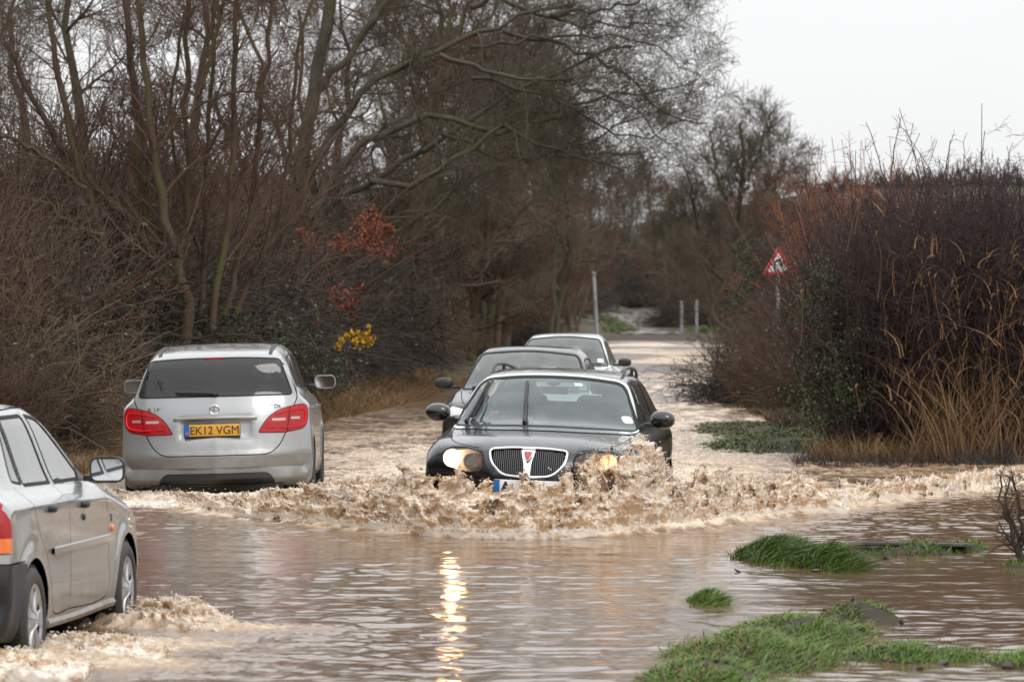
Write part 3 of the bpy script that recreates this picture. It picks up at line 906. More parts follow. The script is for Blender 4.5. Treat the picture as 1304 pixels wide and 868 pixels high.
def silver_mpv():
    P = paint('silver_paint_grimy', (.31, .32, .325), metal=.55, rough=.28, dirt=1.0, dz=.92, dirt_col=(.115, .098, .08), wet=.9)
    G = glass('privacy_glass', (.10, .105, .11), dirt=.03, dcol=(.15, .15, .15))
    G2 = glass('side_glass', (.30, .32, .32), dirt=.05)
    t = empty('family_car')
    st = [(2.18, .34, .46, .68, .47, .48, .55, .485, .4, .49, 0, 0),
          (2.17, .34, .32, .80, .47, .58, .70, .62, .55, .63, .02, .01),
          (2.10, .30, .22, .85, .48, .64, .75, .72, .6, .76, .02, .01),
          (1.95, .2, .2, .88, .5, .70, .78, .82, .64, .86, .03, .01),
          (1.6, .08, .19, .893, .5, .78, .80, .92, .68, .95, .05, .01),
          (1.2, .05, .19, .893, .5, .84, .80, .99, .70, 1.02, .05, .012),
          (1.1, .06, .19, .893, .5, .85, .795, 1.0, .70, 1.05, .05, .015),
          (.75, .06, .19, .893, .5, .86, .79, 1.02, .67, 1.25, .06, .03),
          (.38, .04, .19, .893, .5, .87, .785, 1.03, .63, 1.44, .04, .045),
          (.1, 0, .19, .893, .5, .88, .785, 1.035, .615, 1.49, .03, .05),
          (-.6, 0, .19, .893, .5, .89, .785, 1.05, .61, 1.51, .028, .05),
          (-1.4, 0, .19, .893, .5, .90, .78, 1.06, .60, 1.475, .026, .05),
          (-1.82, -.06, .19, .89, .5, .92, .77, 1.07, .595, 1.425, .025, .05),
          (-1.90, -.12, .19, .89, .5, .92, .765, 1.07, .60, 1.395, .02, .045),
          (-1.95, -.14, .19, .885, .5, .92, .765, 1.06, .635, 1.32, .015, .04),
          (-2.02, -.17, .20, .88, .5, .90, .77, 1.02, .68, 1.07, .015, .02),
          (-2.07, -.20, .21, .885, .52, .82, .80, .90, .70, .93, .012, .012),
          (-2.11, -.22, .22, .89, .50, .72, .80, .77, .68, .79, .008, .008),
          (-2.14, -.23, .235, .895, .46, .60, .80, .63, .66, .64, .005, .005),
          (-2.165, -.24, .255, .895, .44, .52, .80, .54, .66, .545, .003, .003),
          (-2.185, -.25, .28, .88, .42, .47, .78, .485, .62, .49, .002, .002),
          (-2.185, -.25, .36, .80, .38, .39, .66, .395, .5, .40, 0, 0)]
    ax = (1.32, -1.38); ar = .355
    def df(S):
        S = arch_deform(ax, ar)(S)
        # plate recess
        m = (S[..., 1] < -1.9)
        dx = np.clip((.36 - np.abs(S[..., 0])) / .05, 0, 1); dz = np.clip((.10 - np.abs(S[..., 2] - .735)) / .03, 0, 1)
        S[..., 1] += m * .022 * dx * dz
        return S
    B = Body(skin(st, du=.028, dv=.028, deform=df))
    # tailgate outline
    tg = [(.655, 1.36, .08), (.775, 1.03, .06), (.735, .95, .05), (.675, .74, .04), (.60, .58, .10), (.50, .50, .10), (-.50, .50, .10), (-.60, .58, .10), (-.675, .74, .04), (-.735, .95, .05), (-.775, 1.03, .06), (-.655, 1.36, .08)]
    tgp = rpoly(tg, .05, 5)
    B.cut(inset(tgp, -.005), 'gap', 'rear', hi=-1.75); B.cut(inset(tgp, .005), 'tailgate', 'rear', hi=-1.75)
    rw = rpoly([(-.735, 1.045, .05), (.735, 1.045, .05), (.615, 1.395, .05), (.3, 1.415, .2), (-.3, 1.415, .2), (-.615, 1.395, .05)], .05, 5)
    B.cut(rw, 'screen_edge', 'rear', hi=-1.72); B.cut(inset(rw, .012), 'rear_window', 'rear', hi=-1.72)
    tl = rpoly([(.40, .705, .03), (.64, .70, .03), (.84, .735, .08), (.868, .86, .06), (.85, .955, .05), (.78, .955, .04), (.60, .915, .08), (.49, .84, .05)], .04, 5)
    B.mirx(inset(tl, -.006), 'gap', 'rear', hi=-1.6); B.mirx(tl, 'tail_light', 'rear', hi=-1.6)
    for s in (1, -1):
        B.cut(stroke([(s * .665, .69), (s * .68, .80), (s * .70, .945)], .008), 'lamp_split', 'rear', hi=-1.6, only=['tail_light'])
    # bumper: shut line under the lamps, crease and dark lower valance
    B.cut(rpoly([(-.56, .22, .05), (.56, .22, .05), (.50, .335, .06), (-.50, .335, .06)], .05), 'valance', 'rear', hi=-1.9)
    B.mirx(stroke([(.64, .60), (.89, .60)], .006), 'gap', 'rear', hi=-2.0, only=[])
    # side
    wins = [rpoly([(.92, 1.04, .03), (.72, 1.06, .03), (.40, 1.36, .06), (-.14, 1.425, .03), (-.16, 1.05, .03)], .03),
            rpoly([(-.24, 1.055, .03), (-.22, 1.43, .03), (-.98, 1.425, .03), (-1.06, 1.085, .03)], .03),
            rpoly([(-1.12, 1.09, .03), (-1.05, 1.42, .03), (-1.42, 1.395, .05), (-1.62, 1.13, .05)], .03)]
    for w in wins: B.both(w, 'window_seal'); B.both(inset(w, .022), 'side_window')
    for q in ([(.95, 1.0), (.98, .6), (.93, .27), (-.18, .27), (-.19, .6), (-.19, 1.04)], [(-.21, .27), (-.92, .27), (-.98, .45), (-1.10, .68), (-1.10, 1.06)]):
        B.both(stroke(smooth_line(q, 4), .008), 'gap')
    for a in ax: B.both(arch_poly(a, ar), 'void')
    for s in (1, -1): B.cut(stroke([(s * .545, 0.15), (s * .535, -.8), (s * .52, -1.78)], .035), 'roof_strip', 'top', lo=1.2)
    ws = rpoly([(-.76, 1.03), (0, 1.06, .3), (.76, 1.03), (.62, 1.42, .08), (0, 1.465, .3), (-.62, 1.42, .08)], .05)
    B.cut(ws, 'windscreen', 'front', lo=.2)
    B.mirx(rpoly([(.48, .66), (.80, .70), (.80, .80), (.56, .78)], .04), 'headlight', 'front', lo=1.4)
    B.cut(rpoly([(-.36, .62), (.36, .62), (.42, .78), (-.42, .78)], .05), 'front_grille', 'front', lo=1.6)
    O = B.emit({'body': ('body', P, 0), 'tailgate': ('tailgate', P, 0), 'gap': ('shut_line', M_gap, -.008), 'screen_edge': ('rear_window_surround', M_gap, .002), 'rear_window': ('rear_window', G, .001),
                'tail_light': ('tail_light', None, .006, True), 'lamp_split': ('lamp_joint', M_gap, .002, True), 'valance': ('bumper_valance', M_black, -.006), 'window_seal': ('window_seal', M_gap, .001, True),
                'side_window': ('side_window', G2, -.002, True), 'roof_strip': ('roof_strip', M_rubber, .004, True), 'windscreen': ('windscreen', G2, 0), 'headlight': ('headlight', M_clear, .002, True), 'front_grille': ('grille', M_gap, -.01)} | {'tail_light': ('tail_light', M_red, .006, True)}, t)
    # light guide of the tail lamps: a glowing C and pale reversing lens
    lit = emis('tail_lamp_lit', (1.0, .012, .015), .28)
    lit.node_tree.nodes['Principled BSDF'].inputs['Base Color'].default_value = (.45, .008, .012, 1)
    pale = mat('reversing_lens', (.50, .32, .32), .15, metal=.3, var=.5, scale=120, coat=1)
    for s in (1, -1):
        par = O[('tail_light', s)]
        b = MB()
        tube_on(b, B, 'rear', [(s * x, z) for x, z in ((.60, .745), (.72, .745), (.82, .775), (.838, .85), (.815, .905), (.72, .90), (.56, .865))], .0125, off=.011, flat=.4)
        tube_on(b, B, 'rear', [(s * x, z) for x, z in ((.56, .745), (.47, .755), (.50, .80))], .008, off=.010, flat=.4)
        b.build('light_guide', lit, par)
        b = MB(); q = lambda x, z, o: B.project('rear', s * x, z, 1, o)[0]
        for (x0, x1, z0, z1) in ((.53, .655, .808, .832), (.705, .785, .818, .842)):
            pts = [(x0, z0), (x1, z0), (x1, z1), (x0, z1)]
            b.prism(pts, lambda x, z: q(x, z, -.002), lambda x, z: q(x, z, .0105))
        b.build('reversing_lens', pale, par)
    # chrome handle bar, plate, star, lettering, wiper
    yr = lambda x, z, o=0: B.project('rear', x, z, 1, o)[0]
    b = MB(); b.tube(smooth_line([yr(-.375, .835, .0), yr(-.36, .842, .016), yr(-.2, .85, .022), yr(0, .852, .024), yr(.2, .85, .022), yr(.36, .842, .016), yr(.375, .835, .0)], 5), .019, 12, flat=.75)
    b.build('handle_bar', mat('satin_chrome', (.5, .5, .5), .28, metal=.9, var=.15), O['tailgate'])
    yp = yr(0, .735).y
    b = MB(); b.box((-.03, yp - .014, .735), (.265, .008, .066), bev=.004); b.build('plate_surround', M_black, O['tailgate'])
    b = MB(); b.box((-.03, yp - .024, .739), (.260, .004, .0556), bev=.003); pl = b.build('number_plate', M_yellow, t)
    b = MB(); b.box((-.03 - .236, yp - .0293, .739), (.0235, .0012, .0545)); b.build('blue_band', M_blue, pl)
    text_obj('lettering', 'EK12 VGM', .108, M_ink, pl, (-.006, yp - .030, .734), (R(90), 0, 0), bold=0, xscale=.95)
    text_obj('country_letters', 'GB', .026, M_yellow, pl, (-.266, yp - .0315, .712), (R(90), 0, 0))
    b = MB(); c0 = yr(-.005, .93, .004); n = 28
    b.tube([c0 + Vector((.043 * math.cos(2 * math.pi * i / n), -.006, .043 * math.sin(2 * math.pi * i / n))) for i in range(n + 1)], .0055, 8, cap=False)
    for k in range(3):
        a = R(90 + 120 * k)
        b.add([c0 + Vector((.042 * math.cos(a), -.008, .042 * math.sin(a))), c0 + Vector((.008 * math.cos(a + 1.05), -.006, .008 * math.sin(a + 1.05))), c0 + Vector((.008 * math.cos(a - 1.05), -.006, .008 * math.sin(a - 1.05))), c0 + Vector((0, -.016, 0))],
              [(0, 1, 3), (0, 3, 2), (1, 2, 3), (0, 2, 1)])
    b.build('badge', M_chrome, O['tailgate'])
    text_obj('model_lettering', 'B 180', .052, M_chrome, O['tailgate'], yr(-.565, .935, .004), (R(90), 0, R(-6)), extrude=.003, xscale=1.15, spacing=1.1)
    text_obj('engine_lettering', 'CDI', .050, M_chrome, O['tailgate'], yr(.56, .945, .004), (R(90), 0, R(6)), extrude=.003, xscale=1.2, spacing=1.1)
    b = MB()
    tube_on(b, B, 'rear', [(0, 1.075), (-.12, 1.085), (-.37, 1.095)], .016, off=.022, flat=.9); tube_on(b, B, 'rear', [(.01, 1.07), (-.18, 1.075), (-.36, 1.08)], .012, off=.014)
    b.ell(yr(0, 1.07, .016), (.035, .03, .022), 14, 8); b.build('rear_wiper', M_black, O['tailgate'])
    b = MB(); b.box(yr(0, 1.41, .0) + Vector((0, -.003, -.004)), (.10, .006, .007)); b.build('brake_light', M_red, O['tailgate'])
    # lower bumper detail and exhaust pipe
    b = MB(); b.box((0, -1.95, .20), (.62, .10, .05), bev=.03); b.tube([(-.5, -2.09, .21), (-.5, -1.8, .21)], .03, 12); b.build('underbody', M_under, t)
    for s in (1, -1):
        o = door_mirror(t, s * .955, .72, 1.115, P, (.108, .06, .070), p=.62, inner_x=.80, stalk=M_black)
        b = MB()
        tube_on(b, B, 'side', [(-.30, .90), (-.38, .905), (-.46, .90)], .014, side=s, off=.02); tube_on(b, B, 'side', [(.5, .88), (.62, .885)], .012, side=s, off=.02)
        b.build('door_handle', P, t)
    wheel_wells(t, ax, .872, ar)
    for y in ax:
        for s in (1, -1): wheel(t, s * .785, y, .32, .32, .215, .205, 'alloy')
    interior(t, 1.1, .30, .76, [(.37, -.05), (-.37, -.05)], M_seat, y_dash=.85, zd=1.0)
    return t, B

def silver_hatch():
    P = paint('silver_paint_pale', (.36, .365, .36), metal=.5, rough=.27, dirt=.95, dz=.80, dirt_col=(.15, .115, .085), wet=.45)
    G = glass('hatch_glass', (.55, .58, .57), dirt=.10, dcol=(.35, .36, .35), wet=.5, blend=.10)
    t = empty('hatchback_car')
    # y measured from the rear axle
    st = [(3.22, .30, .44, .62, .45, .46, .5, .465, .4, .47, 0, 0),
          (3.21, .30, .30, .74, .45, .55, .64, .58, .5, .60, .02, .01),
          (3.15, .26, .22, .78, .46, .62, .68, .68, .52, .70, .02, .01),
          (2.95, .15, .2, .80, .48, .68, .71, .76, .56, .79, .03, .01),
          (2.45, .06, .19, .815, .48, .76, .73, .84, .60, .87, .045, .01),
          (2.05, .04, .19, .815, .48, .82, .735, .90, .63, .93, .045, .012),
          (1.95, .05, .19, .815, .48, .83, .735, .92, .64, .955, .045, .015),
          (1.60, .05, .19, .815, .48, .84, .725, .935, .60, 1.16, .055, .03),
          (1.28, .04, .19, .815, .48, .85, .72, .945, .55, 1.33, .04, .045),
          (1.05, .01, .19, .815, .48, .86, .72, .95, .535, 1.375, .03, .05),
          (.55, 0, .19, .815, .48, .865, .72, .955, .53, 1.395, .03, .05),
          (.0, 0, .19, .812, .48, .87, .715, .965, .52, 1.375, .028, .05),
          (-.28, -.04, .19, .805, .48, .87, .70, .97, .51, 1.335, .025, .05),
          (-.40, -.08, .20, .80, .48, .87, .70, .96, .50, 1.28, .02, .05),
          (-.54, -.12, .21, .80, .48, .85, .70, .95, .55, 1.02, .02, .02),
          (-.60, -.14, .22, .80, .48, .76, .69, .85, .56, .87, .01, .01),
          (-.64, -.16, .23, .80, .45, .63, .69, .66, .56, .68, .01, .01),
          (-.66, -.16, .27, .79, .42, .50, .66, .52, .5, .53, .005, .005),
          (-.665, -.16, .36, .72, .38, .39, .6, .395, .45, .40, 0, 0)]
    ax = (2.446, 0.0); ar = .325
    B = Body(skin(st, du=.03, dv=.028, deform=arch_deform(ax, ar, zc=.285, flare=.016)))
    wR = rpoly([(.245, .975, .03), (.30, 1.335, .05), (.83, 1.335, .03), (.875, .965, .02)], .02)
    wQ = rpoly([(.03, 1.005, .03), (.21, 1.315, .05), (.27, 1.33, .02), (.215, .985, .02)], .02)
    wF = rpoly([(.965, .962, .02), (.925, 1.335, .03), (1.16, 1.31, .06), (1.66, .99, .04), (1.62, .955, .02)], .02)
    for w in (wR, wQ, wF):
        B.both(inset(w, -.006), 'window_seal'); B.both(inset(w, .013 if w is not wQ else .008), 'side_window')
    B.both(rpoly([(1.585, .95), (1.80, .94), (1.66, 1.03)], .01), 'mirror_base')
    for q in ([(.915, .28), (.915, .7), (.91, .95), (.885, 1.2), (.875, 1.36)], [(.905, .28), (.56, .28), (.46, .38), (.34, .58), (.17, .73), (.06, .88), (.02, .98)], [(.93, .28), (1.90, .28), (1.93, .5), (1.93, .75), (1.86, .91)]):
        B.both(stroke(smooth_line(q, 5), .007), 'gap')
    B.both(stroke(smooth_line([(.25, 1.365), (.85, 1.372), (1.17, 1.345), (1.5, 1.14), (1.72, .97)], 6), .008), 'gap')
    B.both(stroke([(.02, 1.38), (.6, 1.385), (1.1, 1.37)], .004), 'gap')
    mold = rpoly([(.44, .60, .02), (.44, .63, .02), (1.90, .625, .02), (1.90, .59, .02)], .015)
    B.both(mold, 'side_moulding')
    # rear bumper, dark
    B.both(rpoly([(-1, .20, 0), (-.315, .20, .01), (-.355, .36, .05), (-.29, .50, .05), (-.20, .585, .02), (-.26, .60, .02), (-1, .60, 0)], .01), 'bumper')
    B.cut([(-1, .0), (1, .0), (1, .60), (-1, .60)], 'bumper', 'rear', hi=-.42)
    B.both([(-.66, .600), (-.20, .600), (-.20, .607), (-.66, .607)], 'gap')
    B.cut([(-.8, .600), (.8, .600), (.8, .607), (-.8, .607)], 'gap', 'rear', hi=-.42)
    tl = rpoly([(-.80, .66), (-.455, .66, .04), (-.435, .78, .06), (-.475, .935, .04), (-.80, .94)], .03)
    B.both(inset(tl, -.006), 'gap', lo=.655); B.both(tl, 'tail_light', lo=.66)
    B.mirx(rpoly([(.60, .66), (.9, .66), (.9, .93), (.64, .93)], .03), 'tail_light', 'rear', hi=-.45)
    B.both([(-.80, .655), (-.43, .655), (-.43, .735), (-.80, .735)], 'indicator', only=['tail_light'])
    rw = rpoly([(-.60, 1.02), (.60, 1.02), (.48, 1.30), (-.48, 1.30)], .05)
    B.cut(rw, 'window_seal', 'rear', hi=-.2); B.cut(inset(rw, .02), 'rear_window', 'rear', hi=-.2)
    B.cut(stroke([(-.62, 1.01), (-.56, .82), (-.50, .62)], .008), 'gap', 'rear', hi=-.3); B.cut(stroke([(.62, 1.01), (.56, .82), (.50, .62)], .008), 'gap', 'rear', hi=-.3)
    ws = rpoly([(-.70, .94), (0, .965, .3), (.70, .94), (.54, 1.30, .08), (0, 1.355, .3), (-.54, 1.30, .08)], .05)
    B.cut(ws, 'window_seal', 'front', lo=1.0); B.cut(inset(ws, .02), 'windscreen', 'front', lo=1.0)
    B.mirx(rpoly([(.42, .62), (.72, .64), (.72, .76), (.5, .76)], .06), 'headlight', 'front', lo=2.5)
    for a in ax: B.both(arch_poly(a, ar, .285), 'void')
    O = B.emit({'body': ('body', P, 0), 'window_seal': ('window_seal', M_gap, .002), 'side_window': ('side_window', G, -.002, True), 'mirror_base': ('mirror_base', M_black, .004, True),
                'gap': ('shut_line', M_gap, -.006), 'side_moulding': ('side_moulding', P, .016, True), 'bumper': ('rear_bumper', M_black, .012), 'tail_light': ('tail_light', M_red, .006, True), 'indicator': ('indicator_lens', M_amber, .007, True),
                'rear_window': ('rear_window', G, -.002), 'windscreen': ('windscreen', G, -.002), 'headlight': ('headlight', M_clear, .002, True)}, t)
    chr_ = mat('moulding_bright', (.6, .6, .6), .25, metal=.8)
    for s in (1, -1):
        b = MB(); tube_on(b, B, 'side', [(.45, .634), (1.1, .632), (1.9, .629)], .005, side=s, off=.014); b.build('moulding_insert', chr_, t)
        # two flap handles each with a lock
        for (yy, zz) in ((.44, .845), (1.27, .83)):
            p, n_ = B.project('side', yy, zz, s)
            b = MB(); b.ell(p + n_ * .012, (.026, .055, .022), 16, 10, p=.75); 
            b.ell(p + n_ * .006 + Vector((0, -.01, -.07 if yy > 1 else -.2)), (.012, .016, .018) if yy > 1 else (.0001, .0001, .0001), 12, 8)
            b.build('door_handle', M_black, t)
        p, n_ = B.project('side', 2.03, .66, s)
        b = MB(); b.ell(p, (.015, .028, .02), 14, 8, p=.7); b.build('side_repeater', M_amber, t)
        b = MB(); p, n_ = B.project('side', 2.02, .72, s); b.box(p, (.004, .012, .022), bev=.003); b.build('side_badge', M_black, t)
        door_mirror(t, s * .87, 1.66, 1.005, M_black, (.10, .055, .074), p=.55, inner_x=.73)
    for s in (1, -1):
        b = MB(); tube_on(b, B, 'side', [(2.1, .235), (1.2, .225), (.4, .235)], .028, side=s, off=-.005); b.build('sill', P, t)
    wheel_wells(t, ax, .80, ar, .285)
    for y in ax:
        for s in (1, -1): wheel(t, s * .735, y, .285, .285, .175, .195, 'trim')
    interior(t, 2.0, .28, .68, [(.34, .95), (-.34, .95)], M_seat_pale, y_dash=1.72, zd=.92)
    b = MB(); b.box((0, 1.25, .20), (.68, 1.7, .03)); b.build('underbody', M_under, t)
    return t, B

def far_hatch(paintm, roof=1.46, grey=True):
    G = glass('far_windscreen_glass', (.62, .68, .66), dirt=.16, dcol=(.36, .42, .40), wet=0.0)
    t = empty('hatchback_car')
    k = roof / 1.46
    st = [(2.10, .36, .44, .66, .45, .46, .5, .465, .4, .47, 0, 0), (2.09, .36, .30, .78, .45, .56, .68, .60, .5, .61, .02, .01), (2.03, .32, .22, .83, .46, .64, .73, .70, .55, .73, .02, .01),
          (1.85, .22, .2, .86, .48, .70, .76, .79, .6, .82, .03, .01), (1.35, .07, .19, .875, .48, .78, .78, .88, .65, .91, .05, .01), (.98, .05, .19, .875, .48, .84, .775, .94, .66, .975, .05, .015),
          (.60, .06, .19, .875, .48, .86, .765, .96, .63, 1.2 * k, .06, .03), (.22, .05, .19, .875, .48, .87, .76, .97, .57, 1.385 * k, .045, .045), (.0, .01, .19, .875, .48, .88, .76, .975, .555, 1.42 * k, .035, .05),
          (-.6, 0, .19, .875, .48, .89, .755, .985, .55, 1.43 * k, .03, .05), (-1.4, 0, .19, .87, .48, .9, .745, 1.0, .54, 1.37 * k, .028, .05), (-1.72, -.05, .2, .86, .48, .9, .73, 1.0, .53, 1.30 * k, .02, .05),
          (-1.95, -.12, .21, .85, .48, .86, .72, .96, .58, 1.02, .02, .02), (-2.02, -.16, .22, .85, .46, .7, .72, .78, .58, .8, .01, .01), (-2.08, -.16, .27, .83, .42, .5, .68, .52, .5, .53, .005, .005), (-2.085, -.16, .36, .74, .38, .39, .6, .395, .45, .4, 0, 0)]
    ax = (1.28, -1.32); ar = .335
    B = Body(skin(st, du=.045, dv=.04, deform=arch_deform(ax, ar)))
    ws = rpoly([(-.745, .965, .05), (0, .985, .3), (.745, .965, .05), (.565, 1.375 * k, .07), (0, 1.43 * k, .3), (-.565, 1.375 * k, .07)], .05, 5)
    B.cut(ws, 'seal', 'front', lo=.05); B.cut(inset(ws, .018), 'windscreen', 'front', lo=.05)
    for w in (rpoly([(.72, .985), (.18, 1.30 * k), (-.18, 1.335 * k), (-.2, .99)], .04), rpoly([(-.28, .99), (-.26, 1.335 * k), (-1.2, 1.30 * k), (-1.45, 1.02)], .04)):
        B.both(w, 'seal'); B.both(inset(w, .02), 'side_window')
    B.mirx(rpoly([(.44, .62), (.78, .68), (.78, .80), (.52, .75)], .05), 'headlight', 'front', lo=1.2)
    B.cut(rpoly([(-.34, .64), (.34, .64), (.38, .74), (-.38, .74)], .04), 'grille', 'front', lo=1.6)
    B.cut(rpoly([(-.5, .25), (.5, .25), (.42, .40), (-.42, .40)], .04), 'grille', 'front', lo=1.6)
    for s in (1, -1):
        B.cut(stroke(smooth_line([(s * .40, 1.98), (s * .62, 1.7), (s * .70, 1.2), (s * .73, .92)], 5), .01), 'gap', 'top', lo=.6)
    B.both(stroke([(.80, .95), (.82, .3)], .01), 'gap'); B.both(stroke([(-.24, .95), (-.24, .3)], .01), 'gap')
    for a in ax: B.both(arch_poly(a, ar), 'void')
    B.mirx(rpoly([(.5, .72), (.82, .72), (.82, .92), (.62, .92)], .04), 'tail_light', 'rear', hi=-1.7)
    B.cut(rpoly([(-.6, 1.02), (.6, 1.02), (.5, 1.27 * k), (-.5, 1.27 * k)], .05), 'rear_window', 'rear', hi=-1.5)
    B.emit({'body': ('body', paintm, 0), 'seal': ('window_seal', M_gap, .002), 'windscreen': ('windscreen', G, -.002), 'side_window': ('side_window', G, -.002, True), 'headlight': ('headlight', M_clear, .002, True),
            'grille': ('grille', M_gap, -.01), 'gap': ('shut_line', M_gap, -.006), 'tail_light': ('tail_light', M_red, .002, True), 'rear_window': ('rear_window', G, 0)}, t)
    for s in (1, -1): door_mirror(t, s * .97, .55, 1.03, M_black, (.105, .06, .065), p=.7, inner_x=.78)
    b = MB(); b.prism(rpoly([(-.10, 1.365 * k), (.10, 1.365 * k), (.05, 1.30 * k), (-.05, 1.30 * k)], .02), lambda x, z: B.project('front', x, z, 1, -.02)[0], lambda x, z: B.project('front', x, z, 1, -.006)[0])
    b.box((0, .22, 1.24 * k), (.12, .015, .032), bev=.01)
    b.build('rear_view_mirror', M_dash, t)
    p, n_ = B.project('front', -.60, 1.06, 1, -.01); rot = n_.to_track_quat('Z', 'Y').to_matrix()
    b = MB(); b.prism(rpoly([(-.05, -.05), (.05, -.05), (.05, .05), (-.05, .05)], .03), lambda x, z: p + rot @ Vector((x, z, .012)), lambda x, z: p + rot @ Vector((x, z, .009))); b.build('tax_disc', M_white, t, smooth=False)
    for (a0, a1) in (([(.6, .975), (.3, .99), (-.02, .995)]), ([(-.05, .985), (-.3, .985), (-.6, .985)])) and ((.6, -.02), (-.05, -.62)):
        b = MB(); tube_on(b, B, 'front', [(a0, .985), ((a0 + a1) / 2, 1.0), (a1, 1.0)], .012, off=.015); b.build('wiper', M_black, t)
    if not grey:
        b = MB(); b.tube([(0, .0, 1.44 * k), (0, -.12, 1.60 * k)], .004, 6); b.build('aerial', M_black, t)
    wheel_wells(t, ax, .85, ar)
    for y in ax:
        for s in (1, -1): wheel(t, s * .77, y, .31, .31, .2, .2, 'alloy')
    interior(t, .9, .28, .72, [(.36, -.15), (-.36, -.15)], M_seat_pale, y_dash=.62, zd=.94)
    return t, B

def place(t, front_xy=None, yaw=0.0, roll=0.0, sink=0.12, local_y=0.0):
    "put local point (0, local_y) at front_xy with heading yaw (0 = away from the camera)"
    M = Matrix.Rotation(yaw, 3, 'Z')
    off = M @ Vector((0, local_y, 0))
    t.location = (front_xy[0] - off.x, front_xy[1] - off.y, -sink)
    t.rotation_euler = (0, roll, yaw)

estate, estate_body = dark_estate()
place(estate, (0.10, 34.0), R(180 - 6.0), R(-1.8), .125, 2.38)
tag(estate, 'black estate car ploughing through the flood with headlights lit and a wave over its bumper', 'car', 'cars driving through the flood')
mpv, mpv_body = silver_mpv()
place(mpv, (-2.765, 40.0), R(0.8), R(-1.5), .075, -2.15)
tag(mpv, 'silver family car seen from behind with yellow number plate EK12 VGM and muddy tailgate', 'car', 'cars driving through the flood')
hatch, hatch_body = silver_hatch()
place(hatch, (-3.30, 22.35), R(-6.2), R(-0.6), .09, 0.0)
tag(hatch, 'silver five-door hatchback with black mirror and dark rear bumper cut off by the left edge', 'car', 'cars driving through the flood')
grey_paint = paint('dark_grey_paint', (.016, .017, .020), metal=.1, rough=.3, dirt=.3, wet=.4)
grey_paint.node_tree.nodes['Principled BSDF'].inputs['Specular IOR Level'].default_value = .08; grey_paint.node_tree.nodes['Principled BSDF'].inputs['Coat IOR'].default_value = 1.36
grey_car, _ = far_hatch(grey_paint, 1.47, True)
place(grey_car, (0.03, 47.7), R(180 - 5), R(-1), .12, 2.08)
tag(grey_car, 'dark grey hatchback following close behind the black estate car', 'car', 'cars driving through the flood')
white_car, _ = far_hatch(paint('pale_silver_paint', (.74, .75, .76), metal=.3, rough=.3, dirt=.3, wet=.3), 1.49, False)
place(white_car, (0.70, 66.2), R(180 - 4.5), 0, .12, 2.08)
tag(white_car, 'pale silver hatchback at the back of the oncoming queue', 'car', 'cars driving through the flood')
# ------------------------------------------------------------------ the lie of the land
rng = np.random.default_rng(7)
def smooth(a, b, x):
    t = np.clip((x - a) / (b - a), 0, 1); return t * t * (3 - 2 * t)
ED = np.array([-50, 15, 21, 27, 35, 48, 52, 65, 76, 88, 106, 150, 210, 260, 330, 6000.])
EL = np.array([-4.7, -4.7, -4.7, -4.7, -4.8, -4.75, -4.5, -3.1, -2.2, -1.6, -.7, 1.6, 4.6, 6.9, 9.5, 9.5])
ER = np.array([1.4, 1.4, 1.6, 2.0, 3.0, 4.4, 4.0, 4.5, 4.9, 5.5, 6.6, 7.5, 10.2, 11.6, 14., 14.])
def edge_l(y): return np.interp(y, ED, EL)
def edge_r(y): return np.interp(y, ED, ER)

ISL = [  # x, y, rx, ry, height, turn of the grass islands
    (0.95, 20.9, .42, 1.2, .07), (1.25, 22.3, .52, 1.2, .09), (1.62, 23.8, .50, 1.1, .085), (2.0, 25.0, .36, .75, .07), (1.1, 19.2, .6, 1.2, .07), (1.3, 20.2, .5, .6, .02),
    (2.1, 22.4, .55, .6, .05), (2.75, 22.0, .45, .7, .05), (3.2, 21.3, .6, .8, .05),
    (1.95, 31.2, .38, 1.2, .08), (2.25, 30.2, .25, .8, .09), (3.0, 31.6, .55, .6, .035), (3.4, 32.0, .3, .5, .05),
    (1.21, 26.5, .17, .45, .05),
    (3.1, 54.5, .95, 3.2, .05), (3.9, 57, 1.3, 6, .09), (3.5, 62, 1.2, 5, .05), (3.55, 30.0, .2, .5, .01)]
def ground_z(x, y):
    x = np.asarray(x, float); y = np.asarray(y, float)
    l, r = edge_l(y), edge_r(y)
    z = -0.13 + 0 * x
    z = z + .33 * smooth(0, 1.3, l - x) + .9 * smooth(1.0, 5, l - x)
    rb = smooth(0, 1.5, x - r) * smooth(46, 52, y)
    z = z + .25 * rb + .35 * smooth(1.5, 8, x - r) * smooth(46, 52, y)
    near = (x > r - 2.2) * smooth(0, .6, x - (r - 2.0)) * (1 - smooth(46, 50, y))
    z = z + near * .06
    for (a, b, rx, ry, h) in ISL:
        g = np.exp(-(((x - a) / rx) ** 2 + ((y - b) / ry) ** 2) * 1.1)
        z = np.maximum(z, -.10 + (h + .12) * g * (1 + .12 * vnoise(x * 4, y * 2, seed=3)))
    z = z + .012 * fbm(x * 2.2, y * 1.2, 3, 5)
    # the lane climbs out of the flood
    z = z + 0.42 * smooth(198, 226, y) + .65 * smooth(222, 300, y) + 1.2 * smooth(290, 420, y)
    off = np.maximum(l - x, x - r)
    z = z + np.where(y > 60, 1, 0) * .5 * smooth(2, 12, off)
    # the fields rise to low hills
    z = z + 14.0 * smooth(190, 620, y) * smooth(15, 60, np.abs(x - edge_r(y)) + (y - 250) * .08) + 2 * fbm(x / 90, y / 90, 3, 9) * smooth(150, 400, y) * smooth(25, 60, np.abs(x - 8))
    z = z + .25 * smooth(12, 40, np.abs(x)) * smooth(30, 60, y)
    return z

